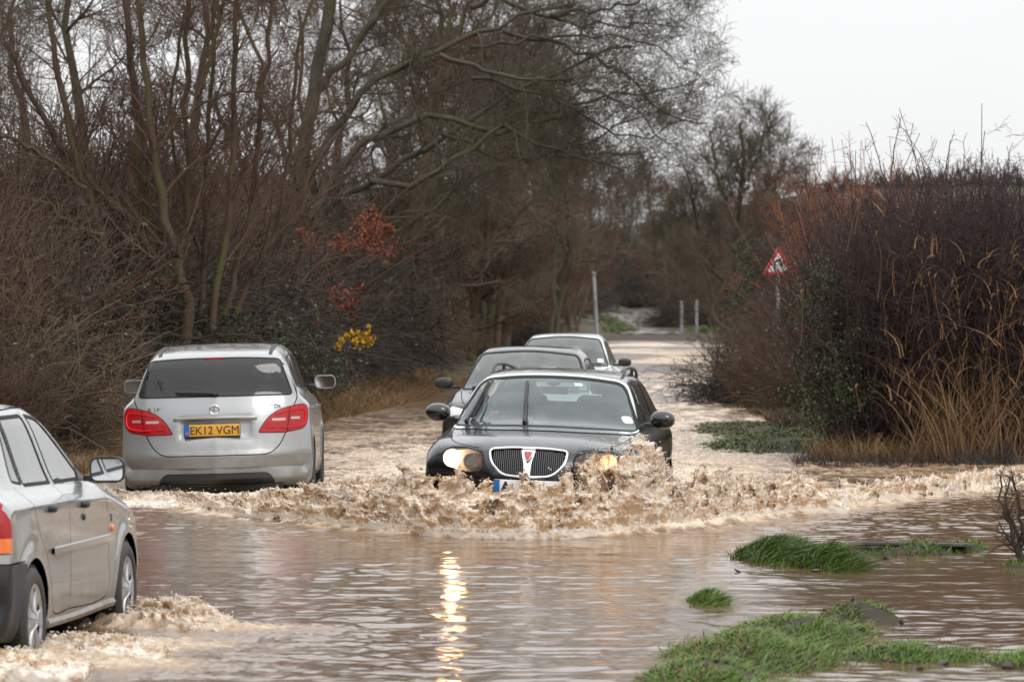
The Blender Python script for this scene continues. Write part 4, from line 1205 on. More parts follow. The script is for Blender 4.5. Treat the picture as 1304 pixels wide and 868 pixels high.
def axis(segs):
    o = []
    for a, b, st in segs: o.extend(np.arange(a, b, st))
    o.append(segs[-1][1]); return np.array(o)
def sheet(name, xs, ys, zf, m, attrs=None):
    X, Y = np.meshgrid(xs, ys); Z = zf(X, Y)
    at_ = None
    if isinstance(Z, tuple): Z, at_ = Z
    V = np.stack([X, Y, Z], -1).reshape(-1, 3)
    nx, ny = len(xs), len(ys)
    i = np.arange((ny - 1) * (nx - 1)); r_, c_ = i // (nx - 1), i % (nx - 1); a = r_ * nx + c_
    Fc = np.stack([a, a + 1, a + nx + 1, a + nx], 1)
    return mesh_np(name, V, Fc, m, attrs={k: v.ravel() for k, v in at_.items()} if at_ else None)

def ground_mat():
    m, n, l, p = newmat('muddy_ground')
    t = n.new('ShaderNodeTexCoord')
    a = n.new('ShaderNodeTexNoise'); a.inputs['Scale'].default_value = 0.7; a.inputs['Detail'].default_value = 10; l.new(t.outputs['Object'], a.inputs['Vector'])
    b = n.new('ShaderNodeTexNoise'); b.inputs['Scale'].default_value = 9; b.inputs['Detail'].default_value = 10; b.inputs['Roughness'].default_value = .7; l.new(t.outputs['Object'], b.inputs['Vector'])
    r = n.new('ShaderNodeValToRGB'); e = r.color_ramp.elements
    e[0].position = .3; e[0].color = (.020, .014, .009, 1); e[1].position = .72; e[1].color = (.070, .047, .028, 1)
    g = e.new(.55); g.color = (.055, .040, .022, 1)
    ad = n.new('ShaderNodeMath'); ad.operation = 'MULTIPLY_ADD'; l.new(b.outputs['Fac'], ad.inputs[0]); ad.inputs[1].default_value = .5; 
    hf = n.new('ShaderNodeMath'); hf.operation = 'MULTIPLY'; hf.inputs[1].default_value = .5; l.new(a.outputs['Fac'], hf.inputs[0]); l.new(hf.outputs[0], ad.inputs[2])
    l.new(ad.outputs[0], r.inputs['Fac'])
    at_ = n.new('ShaderNodeAttribute'); at_.attribute_name = 'turf'
    gm = n.new('ShaderNodeMix'); gm.data_type = 'RGBA'; l.new(at_.outputs['Fac'], gm.inputs['Factor']); l.new(r.outputs[0], gm.inputs['A'])
    gr = n.new('ShaderNodeValToRGB'); gr.color_ramp.elements[0].color = (.045, .055, .02, 1); gr.color_ramp.elements[1].color = (.115, .115, .055, 1); l.new(b.outputs['Fac'], gr.inputs['Fac'])
    l.new(gr.outputs[0], gm.inputs['B']); l.new(gm.outputs['Result'], p.inputs['Base Color'])
    p.inputs['Roughness'].default_value = .75; p.inputs['Specular IOR Level'].default_value = .25; b.inputs['Scale'].default_value = 24
    bp = n.new('ShaderNodeBump'); bp.inputs['Strength'].default_value = 1.0; bp.inputs['Distance'].default_value = .03; l.new(b.outputs['Fac'], bp.inputs['Height']); l.new(bp.outputs[0], p.inputs['Normal'])
    return m
M_ground = ground_mat()
def gz(X, Y):
    Z = ground_z(X, Y)
    r = edge_r(Y); l_ = edge_l(Y)
    turf = smooth(250, 330, Y) * smooth(30, 70, np.abs(X - 8)) * .8
    v = smooth(-1.5, 0, X - r) * (1 - smooth(1.2, 2.4, X - r)) + smooth(-.2, .5, l_ - X) * (1 - smooth(.6, 1.6, l_ - X))
    turf = np.maximum(turf, .5 * smooth(44, 50, Y) * v * smooth(-.2, .3, fbm(X * 1.5, Y * .5, 3, 77) + .15) * .9)
    return Z, {'turf': turf}
g_o = sheet('ground', axis([(-3000, -400, 200), (-400, -60, 20), (-60, -12, 2), (-12, 14, .12), (14, 60, 2), (60, 400, 20), (400, 3000, 200)]),
            axis([(-60, 16, 4), (16, 34, .09), (34, 66, .22), (66, 120, .8), (120, 300, 1.5), (300, 900, 15), (900, 5500, 300)]), gz, M_ground)
tag(g_o, 'brown muddy ground under and beside the flooded lane', kind='structure')

# ------------------------------------------------------------------ flood water
CREST = np.array([(-4.3, 42.0, .04), (-3.2, 39.4, .05), (-2.7, 37.9, .08), (-2.1, 36.6, .11), (-1.5, 35.6, .17), (-.9, 34.6, .24), (-.4, 34.0, .25), (.1, 33.75, .20), (.5, 33.8, .27), (.9, 34.2, .34), (1.3, 34.9, .27),
                  (1.7, 35.9, .20), (2.2, 37.2, .15), (2.8, 38.5, .13), (3.3, 39.5, .12), (4.2, 41.4, .10), (5.3, 44.0, .09), (6.5, 46.6, .06), (7.5, 48.6, .02)])
CREST[:, 1] += 0.0
def crest_info(X, Y):
    "signed distance behind (+) the bow wave's crest, and its height there"
    cy = np.interp(X, CREST[:, 0], CREST[:, 1]); h = np.interp(X, CREST[:, 0], CREST[:, 2], left=0, right=0)
    sl = np.interp(X, (CREST[1:, 0] + CREST[:-1, 0]) / 2, np.diff(CREST[:, 1]) / np.diff(CREST[:, 0]))
    return (Y - cy) / np.sqrt(1 + sl ** 2), h

def water_z(X, Y):
    X0, Y0 = X, Y
    wx = X + .25 * fbm(X * .6, Y * .4, 2, 11); wy = Y + .5 * fbm(X * .5, Y * .3, 2, 12)
    fade = 1 - .75 * smooth(60, 160, Y)
    calm = smooth(-.25, .45, fbm(X * .35, Y * .22, 3, 29)); z = (.012 * fbm(wx * 1.7, wy * 1.15, 3, 21, .55) + .008 * fbm(wx * 4.2, wy * 4.4, 2, 22, .5, ridged=True) + .0014 * fbm(wx * 15, wy * 14, 2, 23)) * (1.15 - .75 * calm)
    # trains of ripples spreading from the cars
    z = z + .0035 * np.sin((wy - .18 * wx ** 2 * .3) * 9 + 3 * fbm(wx * .7, wy * .5, 2, 31)) * smooth(-.4, .4, fbm(wx * .5, wy * .35, 2, 33))
    z = z * fade * (1 - .22 * smooth(33, 27, Y)) * (1 - .42 * smooth(33, 27, Y) * smooth(-1.5, 1.5, X))
    foam_glare = 0 * X
    # wakes: rough water behind the bow wave and between the cars
    s, h = crest_info(X, Y)
    turb = smooth(0, .5, s) * (1 - smooth(6, 30, s)) * smooth(-5.5, -3.5, X + .3 * (Y - 40) * .1)
    lane = np.exp(-((X - (.3 + .012 * (Y - 34))) / 2.2) ** 2) 
    tr = turb * (.45 + .55 * lane)
    n1 = fbm(wx * 2.6, wy * 1.5, 5, 41, .6, ridged=True); n2 = fbm(wx * 9, wy * 6, 4, 42, .6, ridged=True)
    z = z + tr * (.045 * n1 + .016 * n2)
    foam_glare = np.maximum(foam_glare, tr * smooth(-.15, .55, n1 * .6 + n2 * .5 + .25 * fbm(X * .8, Y * .5, 3, 44)))
    # the far queue's wakes
    far = smooth(55, 62, Y) * (1 - smooth(95, 125, Y)) * np.exp(-((X - (2.2 + .035 * (Y - 60))) / 2.6) ** 2)
    n3 = fbm(wx * 1.5, wy * .45, 4, 45, .6, ridged=True)
    far_glare = smooth(95, 120, Y) * (1 - smooth(185, 215, Y)) * smooth(-.35, .35, fbm(X * .5, Y * .12, 3, 47)); foam_glare = np.maximum(foam_glare, .72 * far_glare)  # pale patches paint the sky's glare onto the distant water
    z = z + far * .03 * n3; foam_glare = np.maximum(foam_glare, far * smooth(.12, .55, n3) * .8)
    # bow wave ridge
    w_f = .10 + .28 * h; w_b = .5 + 1.0 * h
    prof = np.where(s < 0, np.exp(-(s / w_f) ** 2), np.exp(-(s / w_b) ** 2))
    rough = 1 + .35 * fbm(X * 3.3, Y * 2.5, 3, 51) + .25 * n2
    z = z + h * .40 * prof * rough + h * .20 * prof * fbm(X * 12, Y * 10, 4, 52, .6, ridged=True)
    pf = smooth(.08, .45, prof + .22 * fbm(X * 5, Y * 4, 3, 53)) * smooth(.02, .07, h)
    foam_glare = np.maximum(foam_glare, pf)
    # little apron of froth in front of the ridge
    apr = smooth(-.55, -.1, s) * (s < .1) * smooth(.03, .08, h) * smooth(.0, .4, fbm(X * 6, Y * 3, 4, 55, ridged=True))
    foam_glare = np.maximum(foam_glare, apr * .8)
    # wheel wash of the near hatchback, sweeping away to the right
    for (cx, cy, L, a, hh) in ((-2.5, 22.0, 1.5, .55, .075), (-2.25, 24.4, 1.7, .5, .085), (-2.35, 23.2, 1.5, .5, .04)):
        dx, dy = X - cx, Y - cy
        u = dx * math.cos(a) - dy * math.sin(a); v = dx * math.sin(a) + dy * math.cos(a)
        g = np.exp(-(np.where(u < 0, u / .35, u / (L * .62))) ** 2) * np.exp(-(v / (.30 + .28 * np.clip(u, 0, 2))) ** 2)
        nn = fbm(X * 6, Y * 4, 4, 61, .6, ridged=True); n4 = fbm(X * 17, Y * 11, 3, 62, .6, ridged=True)
        z = z + g * hh * (.55 + .6 * nn + .5 * n4); foam_glare = np.maximum(foam_glare, .62 * smooth(.15, .75, g + .38 * nn * g ** .3 + .22 * n4))
    # wash round the silver car ahead
    dx, dy = X + 1.9, Y - 40.2
    g = np.exp(-((dx / .6) ** 2 + (dy / 2.2) ** 2)) ; z = z + .06 * g * (1 + n2 * .6); foam_glare = np.maximum(foam_glare, smooth(.3, .9, g + .2 * n2))
    dx, dy = X + 2.7, Y - 39.4
    g = np.exp(-((dx / 1.2) ** 2 + (dy / .7) ** 2)); z = z + .04 * g * (1 + n2 * .8); foam_glare = np.maximum(foam_glare, smooth(.35, .9, g + .2 * n2))
    z = z + .026 * smooth(.3, 1, foam_glare) * fbm(X * 22, Y * 16, 3, 71, .6, ridged=True) * smooth(20, 24, Y) * (1 - smooth(50, 70, Y))
    return z, {'foam_glare': np.clip(foam_glare, 0, 1), 'distance_chop': smooth(45, 95, Y)}

def water_mat():
    m, n, l, p = newmat('flood_water')
    at_ = n.new('ShaderNodeAttribute'); at_.attribute_name = 'foam_glare'  # froth, plus the sky glare painted on the far water
    t = n.new('ShaderNodeTexCoord')
    a = n.new('ShaderNodeTexNoise'); a.inputs['Scale'].default_value = 1.3; a.inputs['Detail'].default_value = 6; l.new(t.outputs['Object'], a.inputs['Vector'])
    c0 = n.new('ShaderNodeMix'); c0.data_type = 'RGBA'; c0.inputs['A'].default_value = (.125, .077, .046, 1); c0.inputs['B'].default_value = (.19, .122, .074, 1); l.new(a.outputs['Fac'], c0.inputs['Factor'])
    mpp = n.new('ShaderNodeMapping'); mpp.inputs['Scale'].default_value = (1.2, .8, 1); l.new(t.outputs['Object'], mpp.inputs[0])
    b = n.new('ShaderNodeTexNoise'); b.inputs['Scale'].default_value = 16; b.inputs['Detail'].default_value = 9; b.inputs['Roughness'].default_value = .72; l.new(mpp.outputs[0], b.inputs['Vector'])
    ff = n.new('ShaderNodeMath'); ff.operation = 'MULTIPLY_ADD'; l.new(b.outputs['Fac'], ff.inputs[0]); ff.inputs[1].default_value = 1.5; ff.inputs[2].default_value = -.75
    f2 = n.new('ShaderNodeMath'); f2.operation = 'ADD'; f2.use_clamp = True; l.new(at_.outputs['Fac'], f2.inputs[0]); l.new(ff.outputs[0], f2.inputs[1])
    f3 = n.new('ShaderNodeMath'); f3.operation = 'MULTIPLY'; f3.use_clamp = True; l.new(f2.outputs[0], f3.inputs[0])
    f4 = n.new('ShaderNodeMath'); f4.operation = 'MULTIPLY'; f4.inputs[1].default_value = 1.9; f4.use_clamp = True; l.new(at_.outputs['Fac'], f4.inputs[0]); l.new(f4.outputs[0], f3.inputs[1])
    r = n.new('ShaderNodeValToRGB'); e = r.color_ramp.elements
    e[0].position = 0; e[0].color = (.25, .165, .10, 1); e[1].position = 1; e[1].color = (.80, .69, .55, 1)
    k = e.new(.5); k.color = (.46, .325, .205, 1)
    l.new(f3.outputs[0], r.inputs['Fac'])
    cm = n.new('ShaderNodeMix'); cm.data_type = 'RGBA'; l.new(f4.outputs[0], cm.inputs['Factor']); l.new(c0.outputs['Result'], cm.inputs['A']); l.new(r.outputs[0], cm.inputs['B'])
    l.new(cm.outputs['Result'], p.inputs['Base Color'])
    p.inputs['IOR'].default_value = 1.333
    rr = n.new('ShaderNodeMath'); rr.operation = 'MULTIPLY_ADD'; l.new(f3.outputs[0], rr.inputs[0]); rr.inputs[1].default_value = .35; rr.inputs[2].default_value = .03
    fa = n.new('ShaderNodeAttribute'); fa.attribute_name = 'distance_chop'; fm = n.new('ShaderNodeMath'); fm.operation = 'MULTIPLY_ADD'; l.new(fa.outputs['Fac'], fm.inputs[0]); fm.inputs[1].default_value = .10; l.new(rr.outputs[0], fm.inputs[2]); l.new(fm.outputs[0], p.inputs['Roughness'])
    # fine ripples
    w1 = n.new('ShaderNodeTexNoise'); w1.inputs['Scale'].default_value = 13; w1.inputs['Detail'].default_value = 5; w1.inputs['Roughness'].default_value = .6; l.new(mpp.outputs[0], w1.inputs['Vector'])
    bp = n.new('ShaderNodeBump'); bp.inputs['Strength'].default_value = .16; bp.inputs['Distance'].default_value = .012; l.new(w1.outputs['Fac'], bp.inputs['Height'])
    w2 = n.new('ShaderNodeTexNoise'); w2.inputs['Scale'].default_value = 55; w2.inputs['Detail'].default_value = 4; l.new(t.outputs['Object'], w2.inputs['Vector'])
    s2 = n.new('ShaderNodeMath'); s2.operation = 'MULTIPLY'; l.new(f4.outputs[0], s2.inputs[0]); s2.inputs[1].default_value = .9
    b2 = n.new('ShaderNodeBump'); b2.inputs['Distance'].default_value = .02; l.new(s2.outputs[0], b2.inputs['Strength']); l.new(w2.outputs['Fac'], b2.inputs['Height']); l.new(bp.outputs[0], b2.inputs['Normal'])
    w3 = n.new('ShaderNodeTexNoise'); w3.inputs['Scale'].default_value = 1.7; w3.inputs['Detail'].default_value = 4; w3.inputs['Roughness'].default_value = .6; l.new(mpp.outputs[0], w3.inputs['Vector'])
    b3 = n.new('ShaderNodeBump'); b3.inputs['Distance'].default_value = .13; l.new(fa.outputs['Fac'], b3.inputs['Strength']); l.new(w3.outputs['Fac'], b3.inputs['Height']); l.new(b2.outputs[0], b3.inputs['Normal'])
    l.new(b3.outputs[0], p.inputs['Normal'])
    return m
M_water = water_mat()
w_o = sheet('flood_water', axis([(-40, -10, 3), (-10, -5, .12), (-5, 6, .022), (6, 9, .08), (9, 40, 3)]),
            axis([(-40, 16, 4), (16, 32, .035), (32, 38, .020), (38, 52, .04), (52, 80, .1), (80, 130, .3), (130, 262, 1.2)]), water_z, M_water)
tag(w_o, 'brown flood water covering the lane, rippled and frothy', kind='structure')

# muddy stream track running down into the flood at the far end
def track():
    pts = smooth_line([(7.2, 218, 0), (5.9, 245, 0), (7.6, 275, 0), (11.0, 325, 0), (15, 400, 0)], 12)
    V = []; Fc = []
    for i, p in enumerate(pts):
        w = 1.6
        for j in range(9):
            x = p[0] + (j / 8 - .5) * 2 * w; V.append((x, p[1], float(ground_z(x, p[1])) + .03 + .03 * math.sin(j * 2.3 + i)))
    for i in range(len(pts) - 1):
        for j in range(8): Fc.append((i * 9 + j, i * 9 + j + 1, (i + 1) * 9 + j + 1, (i + 1) * 9 + j))
    m, n, l, p = newmat('wet_mud_track')
    t = n.new('ShaderNodeTexCoord'); a = n.new('ShaderNodeTexNoise'); a.inputs['Scale'].default_value = .9; a.inputs['Detail'].default_value = 8; l.new(t.outputs['Object'], a.inputs['Vector'])
    r = n.new('ShaderNodeValToRGB'); r.color_ramp.elements[0].position = .42; r.color_ramp.elements[0].color = (.05, .04, .032, 1); r.color_ramp.elements[1].position = .55; r.color_ramp.elements[1].color = (.24, .20, .17, 1)
    l.new(a.outputs['Fac'], r.inputs['Fac']); l.new(r.outputs[0], p.inputs['Base Color'])
    q = n.new('ShaderNodeMapRange'); q.inputs['From Min'].default_value = .42; q.inputs['From Max'].default_value = .55; q.inputs['To Min'].default_value = .7; q.inputs['To Max'].default_value = .08; l.new(a.outputs['Fac'], q.inputs['Value']); l.new(q.outputs[0], p.inputs['Roughness'])
    o = mesh_np('track', np.array(V), np.array(Fc), m); tag(o, 'wet stony track climbing out of the water at the far bend', kind='structure')
track()
# ------------------------------------------------------------------ thrown water
def splash_mat(name='muddy_splash', base=(.46, .30, .17), pale=(.92, .85, .75), sc=15.0):
    m, n, l, p = newmat(name)
    t = n.new('ShaderNodeTexCoord'); a = n.new('ShaderNodeTexNoise'); a.inputs['Scale'].default_value = sc; a.inputs['Detail'].default_value = 9; a.inputs['Roughness'].default_value = .7; l.new(t.outputs['Object'], a.inputs['Vector'])
    sp = n.new('ShaderNodeSeparateXYZ'); l.new(t.outputs['Object'], sp.inputs[0])
    r = n.new('ShaderNodeValToRGB'); e = r.color_ramp.elements
    e[0].position = .05; e[0].color = (*base, 1); e[1].position = .85; e[1].color = (*pale, 1); k = e.new(.42); k.color = (.62, .44, .28, 1)
    l.new(r.outputs[0], p.inputs['Base Color'])
    at_ = n.new('ShaderNodeAttribute'); at_.attribute_name = 'froth'; nm = n.new('ShaderNodeMath'); nm.operation = 'MULTIPLY_ADD'; l.new(a.outputs['Fac'], nm.inputs[0]); nm.inputs[1].default_value = .5; nm.inputs[2].default_value = -.25
    n2_ = n.new('ShaderNodeMath'); n2_.operation = 'ADD'; n2_.use_clamp = True; l.new(nm.outputs[0], n2_.inputs[0]); l.new(at_.outputs['Fac'], n2_.inputs[1]); l.new(n2_.outputs[0], r.inputs['Fac'])
    p.inputs['Roughness'].default_value = .10; p.inputs['IOR'].default_value = 1.35
    b = n.new('ShaderNodeTexNoise'); b.inputs['Scale'].default_value = 70; b.inputs['Detail'].default_value = 4; l.new(t.outputs['Object'], b.inputs['Vector'])
    bp = n.new('ShaderNodeBump'); bp.inputs['Strength'].default_value = .3; bp.inputs['Distance'].default_value = .01; l.new(b.outputs['Fac'], bp.inputs['Height']); l.new(bp.outputs[0], p.inputs['Normal'])
    tr = n.new('ShaderNodeBsdfTranslucent'); l.new(r.outputs[0], tr.inputs['Color'])
    mx = n.new('ShaderNodeMixShader'); mx.inputs[0].default_value = .25; o = n['Material Output']
    l.new(p.outputs[0], mx.inputs[1]); l.new(tr.outputs[0], mx.inputs[2]); l.new(mx.outputs[0], o.inputs['Surface'])
    return m
M_splash = splash_mat()

_ico = None
def ico_arrays():
    bm = bmesh.new(); bmesh.ops.create_icosphere(bm, subdivisions=1, radius=1.0)
    V = np.array([v.co[:] for v in bm.verts]); Fc = np.array([[v.index for v in f.verts] for f in bm.faces]); bm.free(); return V, Fc
ICO_V, ICO_F = ico_arrays()
def blobs(C_, R_, S_=None):
    "many little spheres as one vertex soup"
    n = len(C_); R_ = np.asarray(R_)
    sc = np.ones((n, 3)) if S_ is None else S_
    V = (ICO_V[None] * sc[:, None] * R_[:, None, None] + C_[:, None]).reshape(-1, 3)
    Fc = (ICO_F[None] + (np.arange(n) * len(ICO_V))[:, None, None]).reshape(-1, 3)
    return V, Fc

def remeshed(name, V, Fc, vox, m, parent=None, smooth_it=3, amp=.006, freq=28, seed=1, drops=None):
    me = bpy.data.meshes.new('tmp'); me.vertices.add(len(V)); me.vertices.foreach_set('co', np.asarray(V, np.float32).ravel())
    n, k = Fc.shape
    me.loops.add(n * k); me.loops.foreach_set('vertex_index', Fc.astype(np.int32).ravel()); me.polygons.add(n)
    me.polygons.foreach_set('loop_start', np.arange(0, n * k, k, dtype=np.int32)); me.polygons.foreach_set('loop_total', np.full(n, k, np.int32)); me.update(calc_edges=True)
    o = bpy.data.objects.new('tmp', me); C.objects.link(o)
    md = o.modifiers.new('r', 'REMESH'); md.mode = 'VOXEL'; md.voxel_size = vox
    if smooth_it:
        ms = o.modifiers.new('s', 'SMOOTH'); ms.factor = .5; ms.iterations = smooth_it
    dg = bpy.context.evaluated_depsgraph_get(); e = o.evaluated_get(dg); m2 = bpy.data.meshes.new_from_object(e)
    bpy.data.objects.remove(o)
    N = len(m2.vertices); co = np.empty(N * 3, np.float32); m2.vertices.foreach_get('co', co); co = co.reshape(-1, 3).astype(float)
    nr = np.empty(N * 3, np.float32); m2.vertices.foreach_get('normal', nr); nr = nr.reshape(-1, 3)
    d = amp * (fbm(co[:, 0] * freq, co[:, 1] * freq, 3, seed, .6, True, co[:, 2] * freq)) + 2.6 * amp * fbm(co[:, 0] * 13, co[:, 1] * 13, 2, seed + 9, .5, True, co[:, 2] * 13)
    co += nr * d[:, None]
    Fq = []; me3 = m2
    m2.vertices.foreach_set('co', co.astype(np.float32).ravel())
    if drops is not None:
        Vd, Fd = drops; nf = len(m2.polygons); ls = np.empty(nf, np.int32); m2.polygons.foreach_get('loop_start', ls); lt = np.empty(nf, np.int32); m2.polygons.foreach_get('loop_total', lt)
        li = np.empty(len(m2.loops), np.int32); m2.loops.foreach_get('vertex_index', li)
        fin = bpy.data.meshes.new(name); fin.vertices.add(N + len(Vd)); fin.vertices.foreach_set('co', np.concatenate([co, Vd]).astype(np.float32).ravel())
        li2 = np.concatenate([li, (Fd + N).ravel()]).astype(np.int32); fin.loops.add(len(li2)); fin.loops.foreach_set('vertex_index', li2)
        fin.polygons.add(nf + len(Fd)); fin.polygons.foreach_set('loop_start', np.concatenate([ls, len(li) + 3 * np.arange(len(Fd))]).astype(np.int32))
        fin.polygons.foreach_set('loop_total', np.concatenate([lt, np.full(len(Fd), 3)]).astype(np.int32)); fin.update(calc_edges=True); m2 = fin
    m2.polygons.foreach_set('use_smooth', np.ones(len(m2.polygons), dtype=bool)); m2.materials.clear(); m2.materials.append(m)
    m2.update()
    ob = bpy.data.objects.new(name, m2); C.objects.link(ob)
    if parent: ob.parent = parent
    return ob

def throw(rng, P0, V0, r0, T=.22, n=14, g=9.8, rt=.25):
    "ballistic ligaments: beads along each flight path"
    t = np.linspace(0, 1, n)[None, :, None] * np.asarray(T).reshape(-1, 1, 1)
    P = P0[:, None] + V0[:, None] * t + np.array([0, 0, -.5 * g]) * t ** 2
    P = P + rng.normal(0, .004, P.shape)
    rad = np.asarray(r0)[:, None] * (1 - (1 - rt) * np.linspace(0, 1, n)[None] ** .8) * rng.uniform(.65, 1.35, (len(P0), n))
    return P.reshape(-1, 3), rad.ravel()

# height of the thrown curtain along the bow wave
PLUME = np.array([(-3.3, .02), (-2.8, .05), (-2.2, .08), (-1.7, .13), (-1.35, .21), (-1.05, .22), (-.85, .33), (-.62, .22), (-.42, .33), (-.28, .20), (-.1, .20), (.04, .36), (.16, .30), (.27, .22), (.4, .36), (.55, .44), (.70, .54), (.85, .61), (1.02, .58), (1.22, .44), (1.45, .26), (1.8, .23), (2.1, .13), (2.45, .17), (2.9, .08), (3.6, .05), (5.5, .05), (6.5, .02)])
PLUME[:, 1] *= 1.0
def surface_nets(val, org, st):
    "zero surface of a sampled field -> vertices, quads"
    sg = val > 0; nx, ny, nz = val.shape
    c = np.zeros((nx - 1, ny - 1, nz - 1), np.int8)
    for a in (0, 1):
        for b in (0, 1):
            for d in (0, 1): c += sg[a:nx - 1 + a, b:ny - 1 + b, d:nz - 1 + d]
    act = (c > 0) & (c < 8); I = np.argwhere(act); n = len(I); idx = np.full(act.shape, -1, np.int64); idx[act] = np.arange(n)
    P = np.zeros((n, 3)); W = np.zeros(n)
    cor = [(a, b, d) for a in (0, 1) for b in (0, 1) for d in (0, 1)]
    for p in cor:
        for ax in range(3):
            if p[ax]: continue
            q = list(p); q[ax] = 1
            v0 = val[I[:, 0] + p[0], I[:, 1] + p[1], I[:, 2] + p[2]]; v1 = val[I[:, 0] + q[0], I[:, 1] + q[1], I[:, 2] + q[2]]
            m = (v0 > 0) != (v1 > 0); t = np.where(m, v0 / np.where(m, v0 - v1, 1), 0)
            pt = np.tile(np.array(p, float), (n, 1)); pt[:, ax] = t; P[m] += pt[m]; W[m] += 1
    V = (I + P / W[:, None]) * st + org
    Q = []
    for ax, (u, w) in ((0, (1, 2)), (1, (2, 0)), (2, (0, 1))):
        sl0 = [slice(None)] * 3; sl1 = [slice(None)] * 3; sl0[ax] = slice(0, -1); sl1[ax] = slice(1, None)
        e = np.argwhere(sg[tuple(sl0)] != sg[tuple(sl1)])
        e = e[(e[:, u] > 0) & (e[:, w] > 0) & (e[:, u] < val.shape[u] - 1) & (e[:, w] < val.shape[w] - 1)]
        flip = sg[tuple(sl0)][e[:, 0], e[:, 1], e[:, 2]]
        k = []
        for du, dw in ((0, 0), (1, 0), (1, 1), (0, 1)):
            f = e.copy(); f[:, u] -= du; f[:, w] -= dw; k.append(idx[f[:, 0], f[:, 1], f[:, 2]])
        q = np.stack(k, 1); q[~flip] = q[~flip][:, ::-1]; Q.append(q)
    return V, np.concatenate(Q)

def vertex_normals(V, Q):
    n = np.cross(V[Q[:, 2]] - V[Q[:, 0]], V[Q[:, 3]] - V[Q[:, 1]]); N = np.zeros_like(V)
    for k in range(4): np.add.at(N, Q[:, k], n)
    return N / np.maximum(np.linalg.norm(N, axis=1, keepdims=True), 1e-12)

def turbulent(name, label, x0, x1, s0, s1, zt, st, centre, height, seed, ligs, drops, m, width=(.10, .34), brk=.16):
    """thrown water as the zero surface of a churned density: centre(x) gives the line it stands on, height(x) its reach;
    folds and strands come from ridged noise that takes over towards the top"""
    r = np.random.default_rng(seed)
    xs = np.arange(x0, x1, st); ss = np.arange(s0, s1, st); zs = np.arange(-.05, zt, st)
    hm = height(xs) ; X, S, Z = np.meshgrid(xs, ss, zs, indexing='ij')
    H0 = np.broadcast_to(hm[:, None, None], X.shape)
    a = vnoise(X * 5, S * 5, Z * 5, seed); b = vnoise(X * 5 + 31, S * 5, Z * 5, seed + 1)
    up = np.clip(Z / .3, 0, 1.2)
    Xw = X + .085 * a * up; Sw = S + .11 * b * up; del a, b
    col = fbm(Xw * 3.6, Sw * 3.2, 3, seed + 3, .6, True)
    w = np.where(Sw < .0, width[0] + .32 * H0, width[1] + .55 * H0)
    h = H0 * np.exp(-(Sw / w) ** 2) * (.74 + .62 * col) + .012
    t = np.clip((h - Z) / brk, -1.6, 1.6)
    rd = fbm(Xw * 7.5, Sw * 7.5, 3, seed + 7, .62, True, Z * 5.2)
    val = t + (.55 + .95 * np.clip(1 - t, 0, 1.2)) * (rd - .08) * np.clip(H0 / .12, .25, 1)
    val = np.where(Z < -.035, 1.0, val); val[0] = val[-1] = -1; val[:, 0] = -1; val[:, -1] = -1; val[:, :, -1] = -1; val[:, :, 0] = -1
    V, Q = surface_nets(val, np.array([x0, s0, -.05]), st); del val, X, S, Z
    N = vertex_normals(V, Q)
    d = .0065 * fbm(V[:, 0] * 26, V[:, 1] * 26, 3, seed + 11, .65, True, V[:, 2] * 22)
    V = V + N * d[:, None]
    fr = smooth(.02, .55, fbm(V[:, 0] * 8, V[:, 1] * 8, 4, seed + 20, .65, True, V[:, 2] * 8)) * .50 + .50 * smooth(.12, .02, V[:, 2]) * smooth(.05, -.25, V[:, 1]) + .6 * smooth(.4, .8, d / .0065)
    k = r.random(len(V)) < min(.08, 30000 / len(V)); Pf = V[k] + N[k] * r.uniform(.001, .014, k.sum())[:, None] + r.normal(0, .006, (k.sum(), 3))
    V[:, 1] += centre(V[:, 0]); Pf[:, 1] += centre(Pf[:, 0])
    Vs = [V]; Fs = [Q]; n = len(V)
    # strings of water on their flight paths, each ending in a bead
    wgt = hm ** 1.4; wgt /= wgt.sum(); x = r.choice(xs, ligs, p=wgt); hh = np.interp(x, xs, hm)
    P0 = np.stack([x, centre(x) + r.normal(.03, .07, ligs), hh * r.uniform(.25, .85, ligs)], 1)
    sd = np.clip((x - .1) * .8, -1, 1); V0 = np.stack([sd * .6 + r.normal(0, .75, ligs), r.normal(-.2, .5, ligs), r.uniform(.5, 2.1, ligs) * (.5 + 1.3 * hh)], 1)
    K = 9; T = r.uniform(.05, .15, ligs); tt = np.linspace(0, 1, K)[None, :, None] * T[:, None, None]
    P = P0[:, None] + V0[:, None] * tt + np.array([0, 0, -4.9]) * tt ** 2 + np.cumsum(r.normal(0, .0035, (ligs, K, 3)), 1)
    Rr = (r.uniform(.004, .012, ligs)[:, None] * (1 - .85 * np.linspace(0, 1, K)[None] ** .7)) * r.uniform(.6, 1.4, (ligs, K))
    v, f = tubes(P, np.maximum(Rr, .0011), 6); Vs.append(v); Fs.append(f + n); n += len(v)
    x = r.choice(xs, drops, p=wgt); hh = np.interp(x, xs, hm)
    D = np.stack([x + r.normal(0, .12, drops), centre(x) + r.normal(0, .2, drops), np.abs(hh * (.3 + .95 * r.random(drops) ** .7) + r.normal(0, .05, drops))], 1)
    D = np.concatenate([D, P[:, -1], Pf]); rr = np.concatenate([r.uniform(.0016, .0065, drops) * r.uniform(.5, 1, drops), r.uniform(.003, .007, ligs), r.uniform(.0014, .0048, len(Pf))])
    v, f = blobs(D, rr, r.uniform(.7, 1.5, (len(D), 3)))
    f = np.concatenate([f, f[:, 2:3]], 1)
    Vs.append(v); nV = len(V); V = np.concatenate(Vs); att = np.full(len(V), .80); att[:nV] = np.clip(fr, 0, 1)
    me_f = np.concatenate([np.concatenate(Fs)]); o = mesh_mixed(name, V, me_f, f[:, :3] + n, m, att)
    tag(o, label, kind='stuff'); return o

